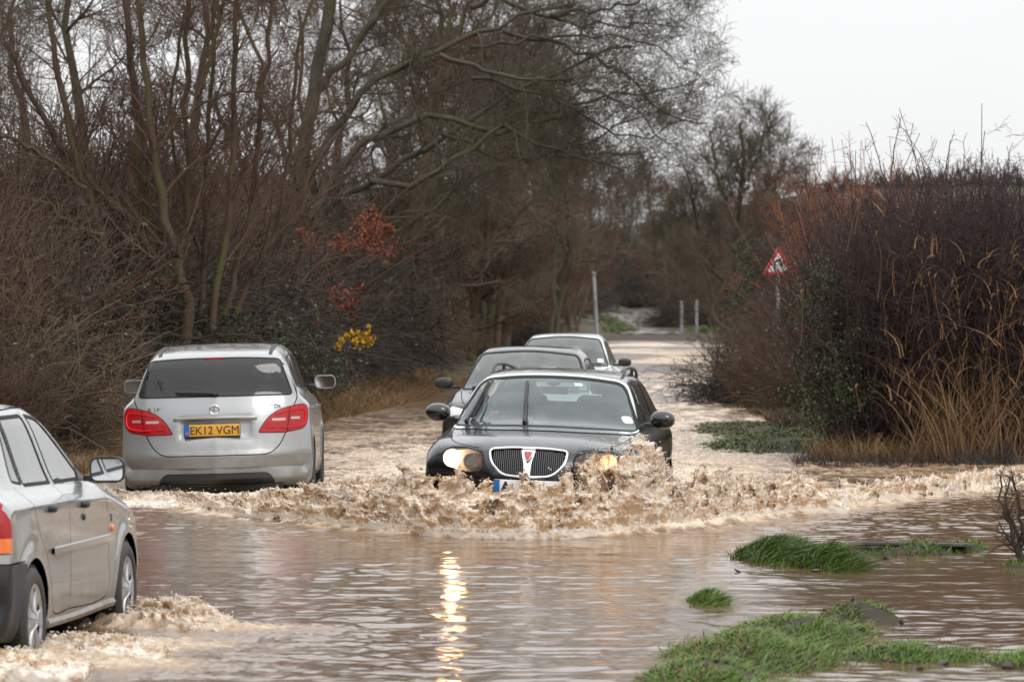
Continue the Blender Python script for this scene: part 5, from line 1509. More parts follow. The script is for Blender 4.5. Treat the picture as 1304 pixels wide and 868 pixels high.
def mesh_mixed(name, V, Q, T, m, att):
    me = bpy.data.meshes.new(name); me.vertices.add(len(V)); me.vertices.foreach_set('co', V.astype(np.float32).ravel())
    li = np.concatenate([Q.ravel(), T.ravel()]).astype(np.int32); me.loops.add(len(li)); me.loops.foreach_set('vertex_index', li); me.polygons.add(len(Q) + len(T))
    me.polygons.foreach_set('loop_start', np.concatenate([np.arange(len(Q)) * 4, len(Q) * 4 + 3 * np.arange(len(T))]).astype(np.int32)); me.polygons.foreach_set('loop_total', np.concatenate([np.full(len(Q), 4), np.full(len(T), 3)]).astype(np.int32))
    me.update(calc_edges=True); a_ = me.attributes.new('froth', 'FLOAT', 'POINT'); a_.data.foreach_set('value', att.astype(np.float32)); me.polygons.foreach_set('use_smooth', np.ones(len(me.polygons), dtype=bool)); me.materials.append(m)
    o = bpy.data.objects.new(name, me); C.objects.link(o); return o

def tubes(P, Rr, sides):
    "P (N,K,3), Rr (N,K) -> verts, quads"
    N, K, _ = P.shape
    T = np.empty_like(P); T[:, 1:-1] = P[:, 2:] - P[:, :-2]; T[:, 0] = P[:, 1] - P[:, 0]; T[:, -1] = P[:, -1] - P[:, -2]
    T /= np.maximum(np.linalg.norm(T, axis=2, keepdims=True), 1e-9)
    ref = np.where(np.abs(T[..., 2:3]) < .9, np.array([0, 0, 1.]), np.array([1., 0, 0]))
    A = np.cross(T, ref); A /= np.maximum(np.linalg.norm(A, axis=2, keepdims=True), 1e-9); B = np.cross(T, A)
    a = np.arange(sides) * 2 * np.pi / sides
    V = P[:, :, None] + Rr[:, :, None, None] * (np.cos(a)[None, None, :, None] * A[:, :, None] + np.sin(a)[None, None, :, None] * B[:, :, None])
    base = (np.arange(N) * K * sides)[:, None, None] + (np.arange(K - 1) * sides)[None, :, None]
    q = np.arange(sides)[None, None]; q2 = (q + 1) % sides
    Fc = np.stack([base + q, base + q2, base + sides + q2, base + sides + q], -1).reshape(-1, 4)
    return V.reshape(-1, 3), Fc

crest_y = lambda x: np.interp(x, CREST[:, 0], CREST[:, 1]) + .10 * fbm(np.asarray(x) * 1.7, np.asarray(x) * 0, 3, 5)
plume_h = lambda x: np.interp(x, PLUME[:, 0], PLUME[:, 1])
turbulent('bow_wave_splash', 'brown wave of muddy water bursting up in front of the black estate car', -2.6, 2.75, -.36, .78, .80, .0105, crest_y, plume_h, 11, 620, 5200, M_splash)
turbulent('wave_crest', 'left arm of the bow wave rolling past the back of the silver family car', -4.2, -2.55, -.3, .6, .40, .012, crest_y, lambda x: np.interp(x, [-4.2, -3.4, -2.55], [.02, .035, .06]), 12, 120, 700, M_splash)
turbulent('wave_crest', 'right arm of the bow wave rolling away below the hedge', 2.7, 7.2, -.3, .6, .34, .015, crest_y, lambda x: np.interp(x, [2.7, 3.4, 4.6, 6, 7.2], [.08, .09, .08, .06, .02]), 13, 160, 700, M_splash)

def side_splash(name, label, spots, seed, st=.012):
    "spots: short ridges (x0, y0, x1, y1, height)"
    for q, (x0, y0, x1, y1, h) in enumerate(spots):
        cy = lambda x: y0 + (y1 - y0) * (x - x0) / (x1 - x0)
        hh = lambda x: h * np.clip(np.sin(np.pi * np.clip((x - x0) / (x1 - x0), 0, 1)), 0, 1) ** .6
        turbulent(name, label if len(spots) == 1 else label + (' (near part)', ' (middle part)', ' (far part)')[q % 3], x0, x1, -.5, .62, h * 1.6 + .12, st, cy, hh, seed + q * 3, int(60 + 500 * h), 260, M_splash, width=(.16, .3), brk=.12)
side_splash('wheel_splash', 'froth thrown up between the silver family car and the black estate', [(-2.1, 37.0, -.75, 36.2, .13), (-1.95, 38.8, -.6, 37.9, .13), (-1.7, 42.0, -.3, 41.0, .10)], 31)
side_splash('wheel_splash', 'low froth streaming out behind the silver family car', [(-3.6, 39.2, -1.8, 38.4, .03)], 47)
side_splash('wheel_splash', 'froth curling off the front wheel of the silver hatchback', [(-2.28, 24.9, -1.60, 24.1, .08)], 53, .009)
side_splash('wheel_splash', 'froth around the rear wheel of the silver hatchback', [(-2.62, 22.6, -1.8, 22.2, .055), (-3.1, 21.3, -2.1, 21.4, .05)], 59, .009)
side_splash('wave_crest', 'small brown breaker rolling away to the right of the black estate car', [(2.0, 37.9, 3.0, 38.2, .12)], 67, .011)
# ------------------------------------------------------------------ vegetation
class Soup:
    def __init__(s): s.V = []; s.F = []; s.n = 0
    def add(s, V, Fc):
        s.V.append(V); s.F.append(Fc + s.n); s.n += len(V)
    def tubes(s, P, Rr, sides): s.add(*tubes(P, Rr, sides))
    def build(s, name, m, parent=None, smooth=False):
        V = np.concatenate(s.V); Fc = np.concatenate(s.F)
        return mesh_np(name, V, Fc, m, parent, smooth)

def unit(v): return v / np.maximum(np.linalg.norm(v, axis=-1, keepdims=True), 1e-9)
def grow(r, P, Rr, n, length, ang=(35, 70), K=5, wander=.25, up=.0, rf=.6, tmin=.15, tmax=1.0, taper=.25, rel=None, minr=.0015, bias=None, lenpow=.6):
    "n children on each parent polyline"
    N, K0, _ = P.shape
    idx = np.repeat(np.arange(N), n); M = len(idx)
    t = tmin + (tmax - tmin) * r.random(M)
    f = t * (K0 - 1); i = np.minimum(f.astype(int), K0 - 2); u = (f - i)[:, None]
    b = P[idx, i] * (1 - u) + P[idx, i + 1] * u; rad = Rr[idx, i] * (1 - u[:, 0]) + Rr[idx, i + 1] * u[:, 0]
    tan = unit(P[idx, i + 1] - P[idx, i])
    rnd = r.normal(0, 1, (M, 3))
    if bias is not None: rnd = rnd + np.array(bias)
    perp = unit(np.cross(tan, rnd))
    if bias is not None:
        perp = unit(rnd - (rnd * tan).sum(1, keepdims=True) * tan)
    a = np.radians(r.uniform(ang[0], ang[1], M))[:, None]
    d = unit(np.cos(a) * tan + np.sin(a) * perp)
    L = (r.uniform(length[0], length[1], M) * (1 - .55 * t ** 1.5 * lenpow / .6))[:, None]
    if rel is not None: L = L
    Q = np.empty((M, K, 3)); Q[:, 0] = b
    w = r.normal(0, wander, (M, 3))
    for k in range(1, K):
        w = w * .5 + r.normal(0, wander, (M, 3))
        d = unit(d + w * .6 + np.array([0, 0, up]))
        Q[:, k] = Q[:, k - 1] + d * L / (K - 1)
    r0 = np.maximum(np.minimum(rad * rf, L[:, 0] * .02 + .002), minr)
    RR = r0[:, None] * (1 - (1 - taper) * np.linspace(0, 1, K)[None])
    return Q, np.maximum(RR, minr)

def stem(pts, r0, r1, K=16, wob=.03, r=None):
    "one hand-placed stem through 3-D points"
    L = np.array(smooth_line(pts, 8)); s = np.concatenate([[0], np.cumsum(np.linalg.norm(np.diff(L, axis=0), axis=1))]); q = np.linspace(0, s[-1], K)
    P = np.stack([np.interp(q, s, L[:, k]) for k in range(3)], 1)
    if r is not None: P[1:] += r.normal(0, wob, P[1:].shape)
    return P[None], (r0 + (r1 - r0) * np.linspace(0, 1, K) ** .8)[None]

def bark(name, col, col2, moss=0.0, moss_col=(.07, .075, .015), rough=.75):
    m, n, l, p = newmat(name)
    t = n.new('ShaderNodeTexCoord'); oi = n.new('ShaderNodeObjectInfo')
    a = n.new('ShaderNodeTexNoise'); a.inputs['Scale'].default_value = 2.3; a.inputs['Detail'].default_value = 9; a.inputs['Roughness'].default_value = .7; l.new(t.outputs['Object'], a.inputs['Vector'])
    mx = n.new('ShaderNodeMix'); mx.data_type = 'RGBA'; mx.inputs['A'].default_value = (*col, 1); mx.inputs['B'].default_value = (*col2, 1)
    mr = n.new('ShaderNodeMapRange'); mr.inputs['From Min'].default_value = .35; mr.inputs['From Max'].default_value = .65; l.new(a.outputs['Fac'], mr.inputs['Value']); l.new(mr.outputs[0], mx.inputs['Factor'])
    last = mx.outputs['Result']
    if moss > 0:
        b = n.new('ShaderNodeTexNoise'); b.inputs['Scale'].default_value = 1.1; b.inputs['Detail'].default_value = 5; l.new(t.outputs['Object'], b.inputs['Vector'])
        m2 = n.new('ShaderNodeMapRange'); m2.inputs['From Min'].default_value = .48; m2.inputs['From Max'].default_value = .62; m2.inputs['To Max'].default_value = moss; l.new(b.outputs['Fac'], m2.inputs['Value'])
        mm = n.new('ShaderNodeMix'); mm.data_type = 'RGBA'; l.new(m2.outputs[0], mm.inputs['Factor']); l.new(last, mm.inputs['A']); mm.inputs['B'].default_value = (*moss_col, 1); last = mm.outputs['Result']
    hv = n.new('ShaderNodeHueSaturation'); v = n.new('ShaderNodeMapRange'); v.inputs['To Min'].default_value = .78; v.inputs['To Max'].default_value = 1.25; l.new(oi.outputs['Random'], v.inputs['Value']); l.new(v.outputs[0], hv.inputs['Value']); l.new(last, hv.inputs['Color'])
    l.new(hv.outputs[0], p.inputs['Base Color']); p.inputs['Roughness'].default_value = rough; p.inputs['Specular IOR Level'].default_value = .35
    b2 = n.new('ShaderNodeTexNoise'); b2.inputs['Scale'].default_value = 40; b2.inputs['Detail'].default_value = 4; l.new(t.outputs['Object'], b2.inputs['Vector'])
    bp = n.new('ShaderNodeBump'); bp.inputs['Strength'].default_value = .5; bp.inputs['Distance'].default_value = .02; l.new(b2.outputs['Fac'], bp.inputs['Height']); l.new(bp.outputs[0], p.inputs['Normal'])
    return m
K_hazel = bark('hazel_bark', (.060, .036, .024), (.105, .070, .045), .7)
K_oak = bark('oak_bark', (.045, .040, .030), (.085, .075, .052), .75, (.06, .068, .02))
K_twig = bark('twig_reddish', (.074, .043, .029), (.105, .062, .042))
K_twig2 = bark('twig_olive', (.078, .066, .045), (.118, .094, .064), .3)
K_purple = bark('twig_purple', (.043, .028, .028), (.074, .047, .045))
K_red = bark('twig_orange_red', (.20, .072, .036), (.25, .10, .055))
K_scrub = bark('bramble_stem', (.074, .048, .028), (.115, .078, .045))
K_dark = bark('dark_stem', (.032, .024, .020), (.055, .040, .032))
K_straw = bark('dry_grass', (.15, .09, .042), (.27, .175, .085))
K_straw2 = bark('dry_reed', (.145, .080, .040), (.26, .160, .080))
K_grass = bark('grass_blade', (.040, .095, .006), (.115, .22, .014), .35, (.17, .17, .05), .45)
K_grass.node_tree.nodes['Noise Texture'].inputs['Scale'].default_value = 22
K_grass.node_tree.nodes['Noise Texture.001'].inputs['Scale'].default_value = 9
K_verge = bark('verge_grass', (.040, .060, .012), (.085, .11, .028), .3, (.12, .11, .04), .5)
K_leaf = bark('ivy_leaf', (.018, .035, .010), (.05, .075, .022), 0, rough=.4)
K_leaf2 = bark('bramble_leaf', (.045, .055, .030), (.10, .11, .07), 0, rough=.45)
K_rust = bark('dead_oak_leaf', (.13, .036, .020), (.21, .062, .030), 0)
K_yel = bark('yellow_leaf', (.42, .24, .02), (.62, .38, .04), 0)

def leaves(r, C_, size, n_tilt=.6, aspect=.6, curl=.25):
    "each leaf: two triangles folded along the midrib"
    N = len(C_); d = unit(r.normal(0, 1, (N, 3)) + np.array([0, 0, -.2])); q = unit(np.cross(d, r.normal(0, 1, (N, 3)))); nn = np.cross(d, q)
    s = (size * r.uniform(.6, 1.3, N))[:, None]
    a = C_ - d * s * .5; b = C_ + d * s * .5; c = C_ + q * s * aspect * .5 + nn * s * curl * .5; e = C_ - q * s * aspect * .5 + nn * s * curl * .5
    V = np.stack([a, c, b, e], 1).reshape(-1, 3); k = (np.arange(N) * 4)[:, None]
    Fc = np.concatenate([np.array([[0, 1, 2, 3]]) + k])
    return V, Fc

def blades(r, base, h, lean, w, K=4, droop=.5, curve=None):
    "grass: ribbons; base (N,3), lean direction (N,2)"
    N = len(base); t = np.linspace(0, 1, K)
    az = r.uniform(0, 2 * np.pi, N); side = np.stack([np.cos(az), np.sin(az), 0 * az], 1)
    ln = np.concatenate([lean, np.zeros((N, 1))], 1)
    P = base[:, None] + (h[:, None] * (t - droop * .5 * t ** 2)[None])[..., None] * np.array([0, 0, 1.]) + (h[:, None] * (t ** 1.6)[None])[..., None] * ln[:, None]
    W = (w[:, None] * (1 - t ** 2 * .92)[None])[..., None] * side[:, None]
    V = np.stack([P - W, P + W], 2).reshape(-1, 3)
    b = (np.arange(N) * K * 2)[:, None] + (np.arange(K - 1) * 2)[None]
    Fc = np.stack([b, b + 1, b + 3, b + 2], -1).reshape(-1, 4)
    return V, Fc

def px3(px, py, d): return at(px, py, d)

# --- the hazel by the silver car: many stems, hand placed from its outline
def hazel():
    r = np.random.default_rng(21); d = 57.5
    t = empty('bare_hazel_tree', (-4.6, 57.5, .2)); inv = np.array([4.6, -57.5, -.2])
    S = [([(232, 452), (238, 390), (222, 320), (205, 250), (192, 160), (180, 60), (172, -60)], .085, .035, 0),
         ([(205, 345), (165, 280), (118, 232), (60, 160), (10, 60)], .07, .03, .5),
         ([(215, 370), (196, 330), (180, 200), (170, 90), (150, -60)], .075, .04, .9),
         ([(140, 345), (120, 270), (95, 190), (72, 90), (58, -50)], .062, .032, .3),
         ([(225, 350), (240, 240), (238, 120), (245, -60)], .05, .03, .7), ([(270, 420), (290, 300), (300, 180), (298, 60), (312, -60)], .05, .03, .2),
         ([(255, 400), (262, 280), (268, 150), (272, -50)], .042, .025, 1.2), ([(285, 400), (318, 270), (330, 150), (352, -40)], .045, .028, .8),
         ([(262, 410), (248, 300), (215, 150), (250, -40)], .03, .02, 1.6), ([(300, 400), (345, 300), (372, 180), (380, 60), (420, -50)], .038, .022, 1.4),
         ([(150, 330), (60, 262), (0, 265), (-60, 260)], .028, .014, -.3), ([(135, 300), (70, 290), (10, 292), (-60, 300)], .03, .014, -.6),
         ([(110, 240), (40, 190), (-40, 150)], .035, .02, 0), ([(195, 200), (235, 150), (290, 122), (345, 118)], .03, .012, 0), ([(240, 150), (258, 110), (272, 60), (300, -40)], .03, .02, -.4)]
    st = []
    for pts, a, b, dd in S:
        P, Rr = stem([np.array(px3(x, y, d + dd)) + inv for x, y in pts], a, b, 16, .025, r); st.append((P, Rr))
    P0 = np.concatenate([s[0] for s in st]); R0 = np.concatenate([s[1] for s in st])
    so = Soup(); so.tubes(P0, R0, 8); so.build('trunk', K_hazel, t, True)
    P1, R1 = grow(r, P0, R0, 13, (.8, 2.1), (20, 50), 7, .15, .08, .36, .12, 1)
    P2, R2 = grow(r, P1, R1, 7, (.4, 1.1), (25, 60), 6, .2, .05, .5)
    P3, R3 = grow(r, np.concatenate([P2]), np.concatenate([R2]), 7, (.15, .55), (25, 60), 5, .18, .05, .6, minr=.0022)
    P4, R4 = grow(r, P0, R0, 34, (.3, 1.2), (30, 70), 6, .15, .06, .2, minr=.0025)
    P5, R5 = grow(r, P4, R4, 5, (.12, .4), (25, 60), 4, .18, .05, .6, minr=.002)
    so = Soup(); so.tubes(P1, R1, 5); so.tubes(P2, R2, 4); so.tubes(P3, R3, 3); so.tubes(P4, R4, 4); so.tubes(P5, R5, 3)
    so.build('crown', K_twig, t)
    tag(t, 'bare many-stemmed hazel rising behind the silver family car', 'tree')
hazel()

def oak():
    r = np.random.default_rng(33); d = 84.0; g_ = 1.4
    o = np.array([-4.13, 84, .3]); t = empty('bare_oak_tree', tuple(o)); inv = -o
    S = [([(385, 470), (382, 400), (376, 300), (384, 200), (400, 100), (420, 0), (430, -120)], .125, .08, 0),
         ([(378, 330), (402, 275), (440, 205), (500, 165), (560, 150), (640, 165), (720, 150)], .075, .022, -.6),
         ([(382, 240), (440, 150), (480, 100), (560, 62), (640, 30), (720, 5)], .075, .022, 0),
         ([(395, 300), (430, 260), (470, 235), (560, 180), (700, 95), (800, 60)], .06, .018, .8),
         ([(376, 320), (330, 270), (300, 200), (270, 120)], .07, .03, .5), ([(400, 120), (450, 60), (500, -10), (560, -90)], .06, .03, .4),
         ([(620, 165), (700, 140), (770, 120), (840, 118), (890, 100)], .032, .008, -.4), ([(640, 40), (720, 60), (790, 90), (850, 150), (900, 155)], .034, .008, .4),
         ([(700, 20), (780, 10), (850, -10), (880, -20)], .03, .008, 0), ([(560, 70), (640, 95), (720, 105), (800, 140), (850, 185)], .034, .008, -1),
         ([(470, 230), (540, 232), (600, 190), (640, 160), (700, 190), (800, 215)], .05, .012, -.9), ([(600, 10), (700, -40), (800, -60)], .045, .015, 1),
         ([(600, 60), (700, 50), (780, 45), (850, 70), (885, 95)], .028, .007, .2), ([(600, 100), (700, 120), (790, 170), (850, 165), (880, 150)], .028, .007, -.8), ([(560, 170), (660, 200), (760, 170), (840, 140)], .03, .008, .3), ([(640, 0), (740, 30), (820, 30), (870, 40)], .028, .007, .9), ([(500, 300), (560, 260), (640, 210), (740, 200), (820, 190)], .04, .01, 1.4), ([(380, 420), (350, 395), (310, 405)], .05, .02, 0), ([(378, 350), (330, 345), (290, 332)], .035, .012, -.5),
         ([(384, 410), (440, 400), (480, 390), (520, 345)], .04, .012, -.8), ([(430, 350), (490, 330), (540, 290), (600, 265)], .035, .01, -.6)]
    st = [stem([np.array(px3(x, y, d + dd * g_)) + inv for x, y in pts], a * g_, b * g_, 16, .05, r) for pts, a, b, dd in S]
    P0 = np.concatenate([s[0] for s in st]); R0 = np.concatenate([s[1] for s in st])
    so = Soup(); so.tubes(P0, R0, 8); so.build('trunk', K_oak, t, True)
    P1, R1 = grow(r, P0, R0, 20, (.9, 2.5), (25, 65), 7, .28, .03, .36, .2, 1)
    P2, R2 = grow(r, P1, R1, 8, (.45, 1.35), (30, 65), 6, .28, .03, .5)
    P3, R3 = grow(r, P2, R2, 7, (.17, .6), (30, 70), 4, .3, .03, .6, minr=.0036)
    so = Soup(); so.tubes(P1, R1, 5); so.tubes(P2, R2, 4); so.tubes(P3, R3, 3); so.build('crown', K_twig2, t)
    tag(t, 'spreading bare oak whose crooked boughs reach out over the lane', 'tree')
oak()

def rust_tree():
    r = np.random.default_rng(34); d = 68.; o = np.array([(392 - 652) * d / F, d, .2]); t = empty('young_oak', tuple(o)); inv = -o
    S = [([(392, 500), (396, 420), (400, 350), (425, 310), (470, 290)], .028, .006, 0), ([(398, 380), (415, 325), (405, 298), (388, 300)], .012, .004, 0), ([(396, 420), (420, 385), (445, 378), (458, 368)], .012, .004, .3),
         ([(410, 335), (450, 325), (485, 320), (503, 300)], .012, .004, -.4), ([(440, 305), (470, 280), (490, 270)], .008, .003, .2)]
    st = [stem([np.array(px3(x, y, d + dd)) + inv for x, y in pts], a, b, 12, .02, r) for pts, a, b, dd in S]
    P0 = np.concatenate([s[0] for s in st]); R0 = np.concatenate([s[1] for s in st]); so = Soup(); so.tubes(P0, R0, 6); so.build('trunk', K_dark, t, True)
    P1, R1 = grow(r, P0, R0, 12, (.15, .5), (30, 70), 5, .22, .02, .6, .3, 1); so = Soup(); so.tubes(P1, R1, 3); so.build('twigs', K_twig, t)
    cs = []
    for (x, y, dd, rr, k) in ((462, 300, 0, .42, 330), (480, 316, .1, .34, 230), (435, 308, 0, .22, 110), (492, 290, 0, .2, 90), (478, 276, 0, .14, 50), (390, 300, 0, .18, 70), (442, 384, 0, .26, 170), (428, 372, 0, .16, 60), (455, 368, 0, .12, 40), (395, 312, 0, .1, 20), (402, 408, 0, .09, 16), (447, 400, .1, .12, 40)):
        c = np.array(px3(x, y, d + dd)) + inv; sb = c + r.normal(0, rr * .42, (9, 3)); cs.append(sb[r.integers(0, 9, k)] + r.normal(0, rr * .22, (k, 3)))
    V, Fc = leaves(r, np.concatenate(cs), .068); mesh_np('dead_leaves', V, Fc, K_rust, t)
    tag(t, 'small tree still holding clusters of rust-coloured dead leaves above the yellow spray', 'tree')
rust_tree()

# --- prototypes for copies
def tree_proto(seed, name, h=8.5, spread=3.2, bk=K_oak, tw=K_twig, stems=1, up=.05, dens=1.0, lab='', low=.12):
    r = np.random.default_rng(seed); t = empty(name)
    st = []
    for i in range(stems):
        a = r.uniform(0, 6.28); s = (.15 + .5 * r.random()) * (stems > 1)
        pts = [(math.cos(a) * s * .3, math.sin(a) * s * .3, -.3)] + [(math.cos(a) * s * k * h * .12 + r.normal(0, .12), math.sin(a) * s * k * h * .12 + r.normal(0, .12), h * .8 * k / 4) for k in range(1, 5)]
        st.append(stem(pts, (.17 if stems == 1 else .08) * r.uniform(.8, 1.2), .03, 14, .05, r))
    P0 = np.concatenate([s[0] for s in st]); R0 = np.concatenate([s[1] for s in st])
    L1, RL1 = grow(r, P0, R0, int(16 / stems ** .5), (spread * .5, spread), (35, 75), 9, .16, up, .55, low, 1)
    so = Soup(); so.tubes(P0, R0, 7); so.tubes(L1, RL1, 5); so.build('trunk', bk, t, True)
    n = int(9 * dens)
    P2, R2 = grow(r, np.concatenate([L1]), RL1, n, (spread * .22, spread * .5), (25, 60), 6, .18, up, .55, .1)
    P3, R3 = grow(r, P2, R2, 7, (.3, .8), (25, 65), 5, .2, up, .6, minr=.005)
    P4, R4 = grow(r, P3, R3, 4, (.15, .4), (25, 65), 3, .2, up, .6, minr=.0045)
    so = Soup(); so.tubes(P2, R2, 4); so.tubes(P3, R3, 3); so.tubes(P4, R4, 3); so.build('crown', tw, t)
    return t
def copy_thing(root, loc, rz=0, sc=(1, 1, 1), label=None):
    c = root.copy(); C.objects.link(c); c.location = loc; c.rotation_euler = (0, 0, rz); c.scale = sc
    for ch in root.children:
        k = ch.copy(); C.objects.link(k); k.parent = c
    if label: c['label'] = label
    return c

protos = [tree_proto(41, 'bare_tree', 9, 3.0, K_oak, K_twig, 1, .04), tree_proto(42, 'bare_tree', 8, 2.6, K_hazel, K_twig, 4, .09), tree_proto(43, 'bare_tree', 7.5, 2.8, K_oak, K_twig2, 2, .05)]
G_left = 'bare trees lining the left of the lane'
def near_what(px, d):
    w = 'at the left edge' if px < 60 else 'above the silver hatchback' if px < 170 else 'behind the silver family car' if px < 420 else 'just right of the silver family car' if px < 540 else 'above the dark grey hatchback' if px < 660 else 'above the pale silver hatchback' if px < 760 else 'beyond the far end of the water' if px < 860 else 'by the two short grey posts' if px < 930 else 'behind the road sign'
    q = 'near' if d < 58 else 'second-rank' if d < 75 else 'middle-distance' if d < 110 else 'distant' if d < 180 else 'farthest'
    return q, w
spots = [ # px of trunk at distance, proto, scale, label
    (560, 68, 0, 1.0), (470, 74, 1, 1.05), (610, 76, 2, 1.1), (100, 68, 0, .95), (-20, 64, 2, .9), (620, 84, 1, 1.1), (520, 90, 2, 1.05), (655, 100, 0, 1.15), (590, 112, 1, 1.2),
    (700, 118, 2, 1.1), (640, 135, 0, 1.3), (700, 150, 1, 1.05), (680, 165, 2, 1.35), (705, 190, 0, 1.3), (728, 212, 1, 1.1), (440, 110, 0, 1.2), (250, 85, 0, 1.1), (20, 95, 0, 1.1),
    (805, 350, 2, 1.5), (850, 262, 0, 1.15), (742, 262, 1, 1.3), (830, 375, 0, 1.7), (780, 365, 1, 1.6), (880, 290, 1, 1.3), (900, 250, 2, 1.2)]
used = set()
def put_tree(px, d, k, s, grp, lab, i):
    d0 = d; x = (px - 652) * d / F
    while px < 700 and x > float(edge_l(d)) - 1.3: d += 3; x = (px - 652) * d / F
    s = s * (d / d0) ** .8; z = float(ground_z(x, d))
    if k not in used:
        used.add(k); t = protos[k]; t.location = (x, d, z); t.rotation_euler = (0, 0, i * 1.7); t.scale = (s, s, s)
    else: t = copy_thing(protos[k], (x, d, z), i * 1.7, (s, s, s))
    q, w = near_what(px, d); tag(t, '%s %s %s' % (q, lab, w), 'tree', grp); return t
for i, (px, d, k, s) in enumerate(spots):
    if d < 240: put_tree(px, d, k, s, G_left, ['thick-limbed bare tree', 'many-stemmed bare tree', 'fork-trunked bare tree'][k] + ' in the left row', i)
    else: put_tree(px, d, k, s, 'bare trees closing the far bend', ['thick-limbed bare tree', 'many-stemmed bare tree', 'fork-trunked bare tree'][k] + ' closing the bend', i)
for i, (px, d, k, s) in enumerate([(1010, 128, 1, .80), (985, 150, 2, .80), (1045, 170, 0, .85), (935, 176, 1, .95), (905, 225, 2, .85), (1100, 210, 1, .8), (960, 215, 0, 1.0)]):
    put_tree(px, d, k, s, 'bare trees on the right behind the road sign', ['thick-limbed bare tree', 'many-stemmed bare tree', 'fork-trunked bare tree'][k] + ' on the right', i + 50)

def right_tree():
    r = np.random.default_rng(55); d = 165.; o = np.array([(930 - 652) * d / F, d, 0.1]); t = empty('broad_bare_tree', tuple(o)); inv = -o
    S = [([(930, 446), (926, 400), (935, 320), (945, 240), (942, 160)], .17, .05, 0), ([(930, 380), (905, 330), (885, 270), (870, 210)], .14, .03, 1), ([(935, 320), (975, 270), (1000, 200)], .14, .03, -1), ([(938, 290), (915, 230), (905, 170)], .12, .03, -1), ([(940, 260), (965, 200), (975, 160)], .10, .02, 1), ([(928, 420), (895, 370), (860, 330), (845, 290)], .12, .03, .5), ([(932, 430), (910, 400), (900, 350), (880, 320)], .14, .03, -2), ([(931, 370), (960, 330), (1010, 300)], .1, .02, 0)]
    st = [stem([np.array(px3(x, y, d + dd)) + inv for x, y in pts], a, b, 14, .05, r) for pts, a, b, dd in S]
    P0 = np.concatenate([s[0] for s in st]); R0 = np.concatenate([s[1] for s in st])
    so = Soup(); so.tubes(P0, R0, 7); so.build('trunk', K_oak, t, True)
    P1, R1 = grow(r, P0, R0 * .6, 24, (1.2, 2.9), (25, 65), 6, .2, .07, .45, .25, 1); P2, R2 = grow(r, P1, R1, 10, (.6, 1.5), (25, 60), 5, .2, .06, .55, minr=.007); P3, R3 = grow(r, P2, R2, 6, (.25, .8), (25, 60), 3, .2, .05, .6, minr=.006)
    so = Soup(); so.tubes(P1, R1, 5); so.tubes(P2, R2, 4); so.tubes(P3, R3, 3); so.build('crown', K_twig2, t)
    tag(t, 'broad greenish bare tree standing beside the water just left of the road sign', 'tree')
right_tree()

# --- scrub: arching bramble mounds
def scrub_proto(seed, name, rx, ry, h, n, K=6, m=K_scrub, leafm=None, nl=0, upright=.0, minr=.0035, leafsize=.05, sub=5):
    r = np.random.default_rng(seed)
    a = r.uniform(0, 2 * np.pi, n); q = r.random(n) ** .5
    b = np.stack([np.cos(a) * q * rx, np.sin(a) * q * ry, np.full(n, -.05)], 1)
    az = r.uniform(0, 2 * np.pi, n); el = np.radians(r.uniform(35 + 40 * upright, 88, n)); dr = np.stack([np.cos(az) * np.cos(el), np.sin(az) * np.cos(el), np.sin(el)], 1)
    L = h * r.uniform(.6, 1.35, n) * (1.15 - .4 * q); P = np.empty((n, K, 3)); P[:, 0] = b; w = r.normal(0, .1, (n, 3))
    for k in range(1, K):
        w = .6 * w + r.normal(0, .10, (n, 3)); dr = unit(dr + w + np.array([0, 0, -.22 * (1 - upright)])); P[:, k] = P[:, k - 1] + dr * (L / (K - 1))[:, None]
    P[..., 2] = np.maximum(P[..., 2], -.05)
    Rr = np.maximum((.006 + .006 * r.random(n))[:, None] * np.linspace(1, .4, K)[None], minr)
    P1, R1 = grow(r, P, Rr, sub, (.2, .6), (25, 75), 4, .22, -.02, .7, .15, 1, minr=minr * .8)
    P2, R2 = grow(r, P1, R1, 3, (.08, .28), (25, 75), 3, .25, 0, .8, .1, 1, minr=minr * .7)
    t = empty(name)
    so = Soup(); so.tubes(P, Rr, 4); so.tubes(P1, R1, 3); so.tubes(P2, R2, 3); so.build('stems', m, t)
    if leafm and nl:
        i = r.integers(0, len(P1), nl); j = r.integers(1, 4, nl); c = P1[i, j] + r.normal(0, .03, (nl, 3))
        V, Fc = leaves(r, c, leafsize, aspect=.8); mesh_np('leaves', V, Fc, leafm, t)
    return t
scr = [scrub_proto(61, 'bramble_bush', 1.1, 1.0, 1.5, 420, m=K_scrub, leafm=K_leaf2, nl=900), scrub_proto(62, 'twiggy_bush', 1.0, 1.0, 1.8, 420, m=K_twig, upright=.5), scrub_proto(63, 'dark_bush', 1.2, 1.1, 1.6, 460, m=K_dark, leafm=K_leaf, nl=1500),
       scrub_proto(64, 'ivy_bush', 1.1, .9, 1.4, 260, m=K_dark, leafm=K_leaf, nl=5200, leafsize=.07)]
sused = set()
SL = {0: ('tangled brown bramble bush on the left bank', 'bushes on the left bank'), 1: ('reddish twiggy bush on the left bank', 'bushes on the left bank'), 2: ('dark twiggy bush on the left bank', 'bushes on the left bank'), 3: ('dark green ivy-covered bush on the left bank', 'bushes on the left bank')}
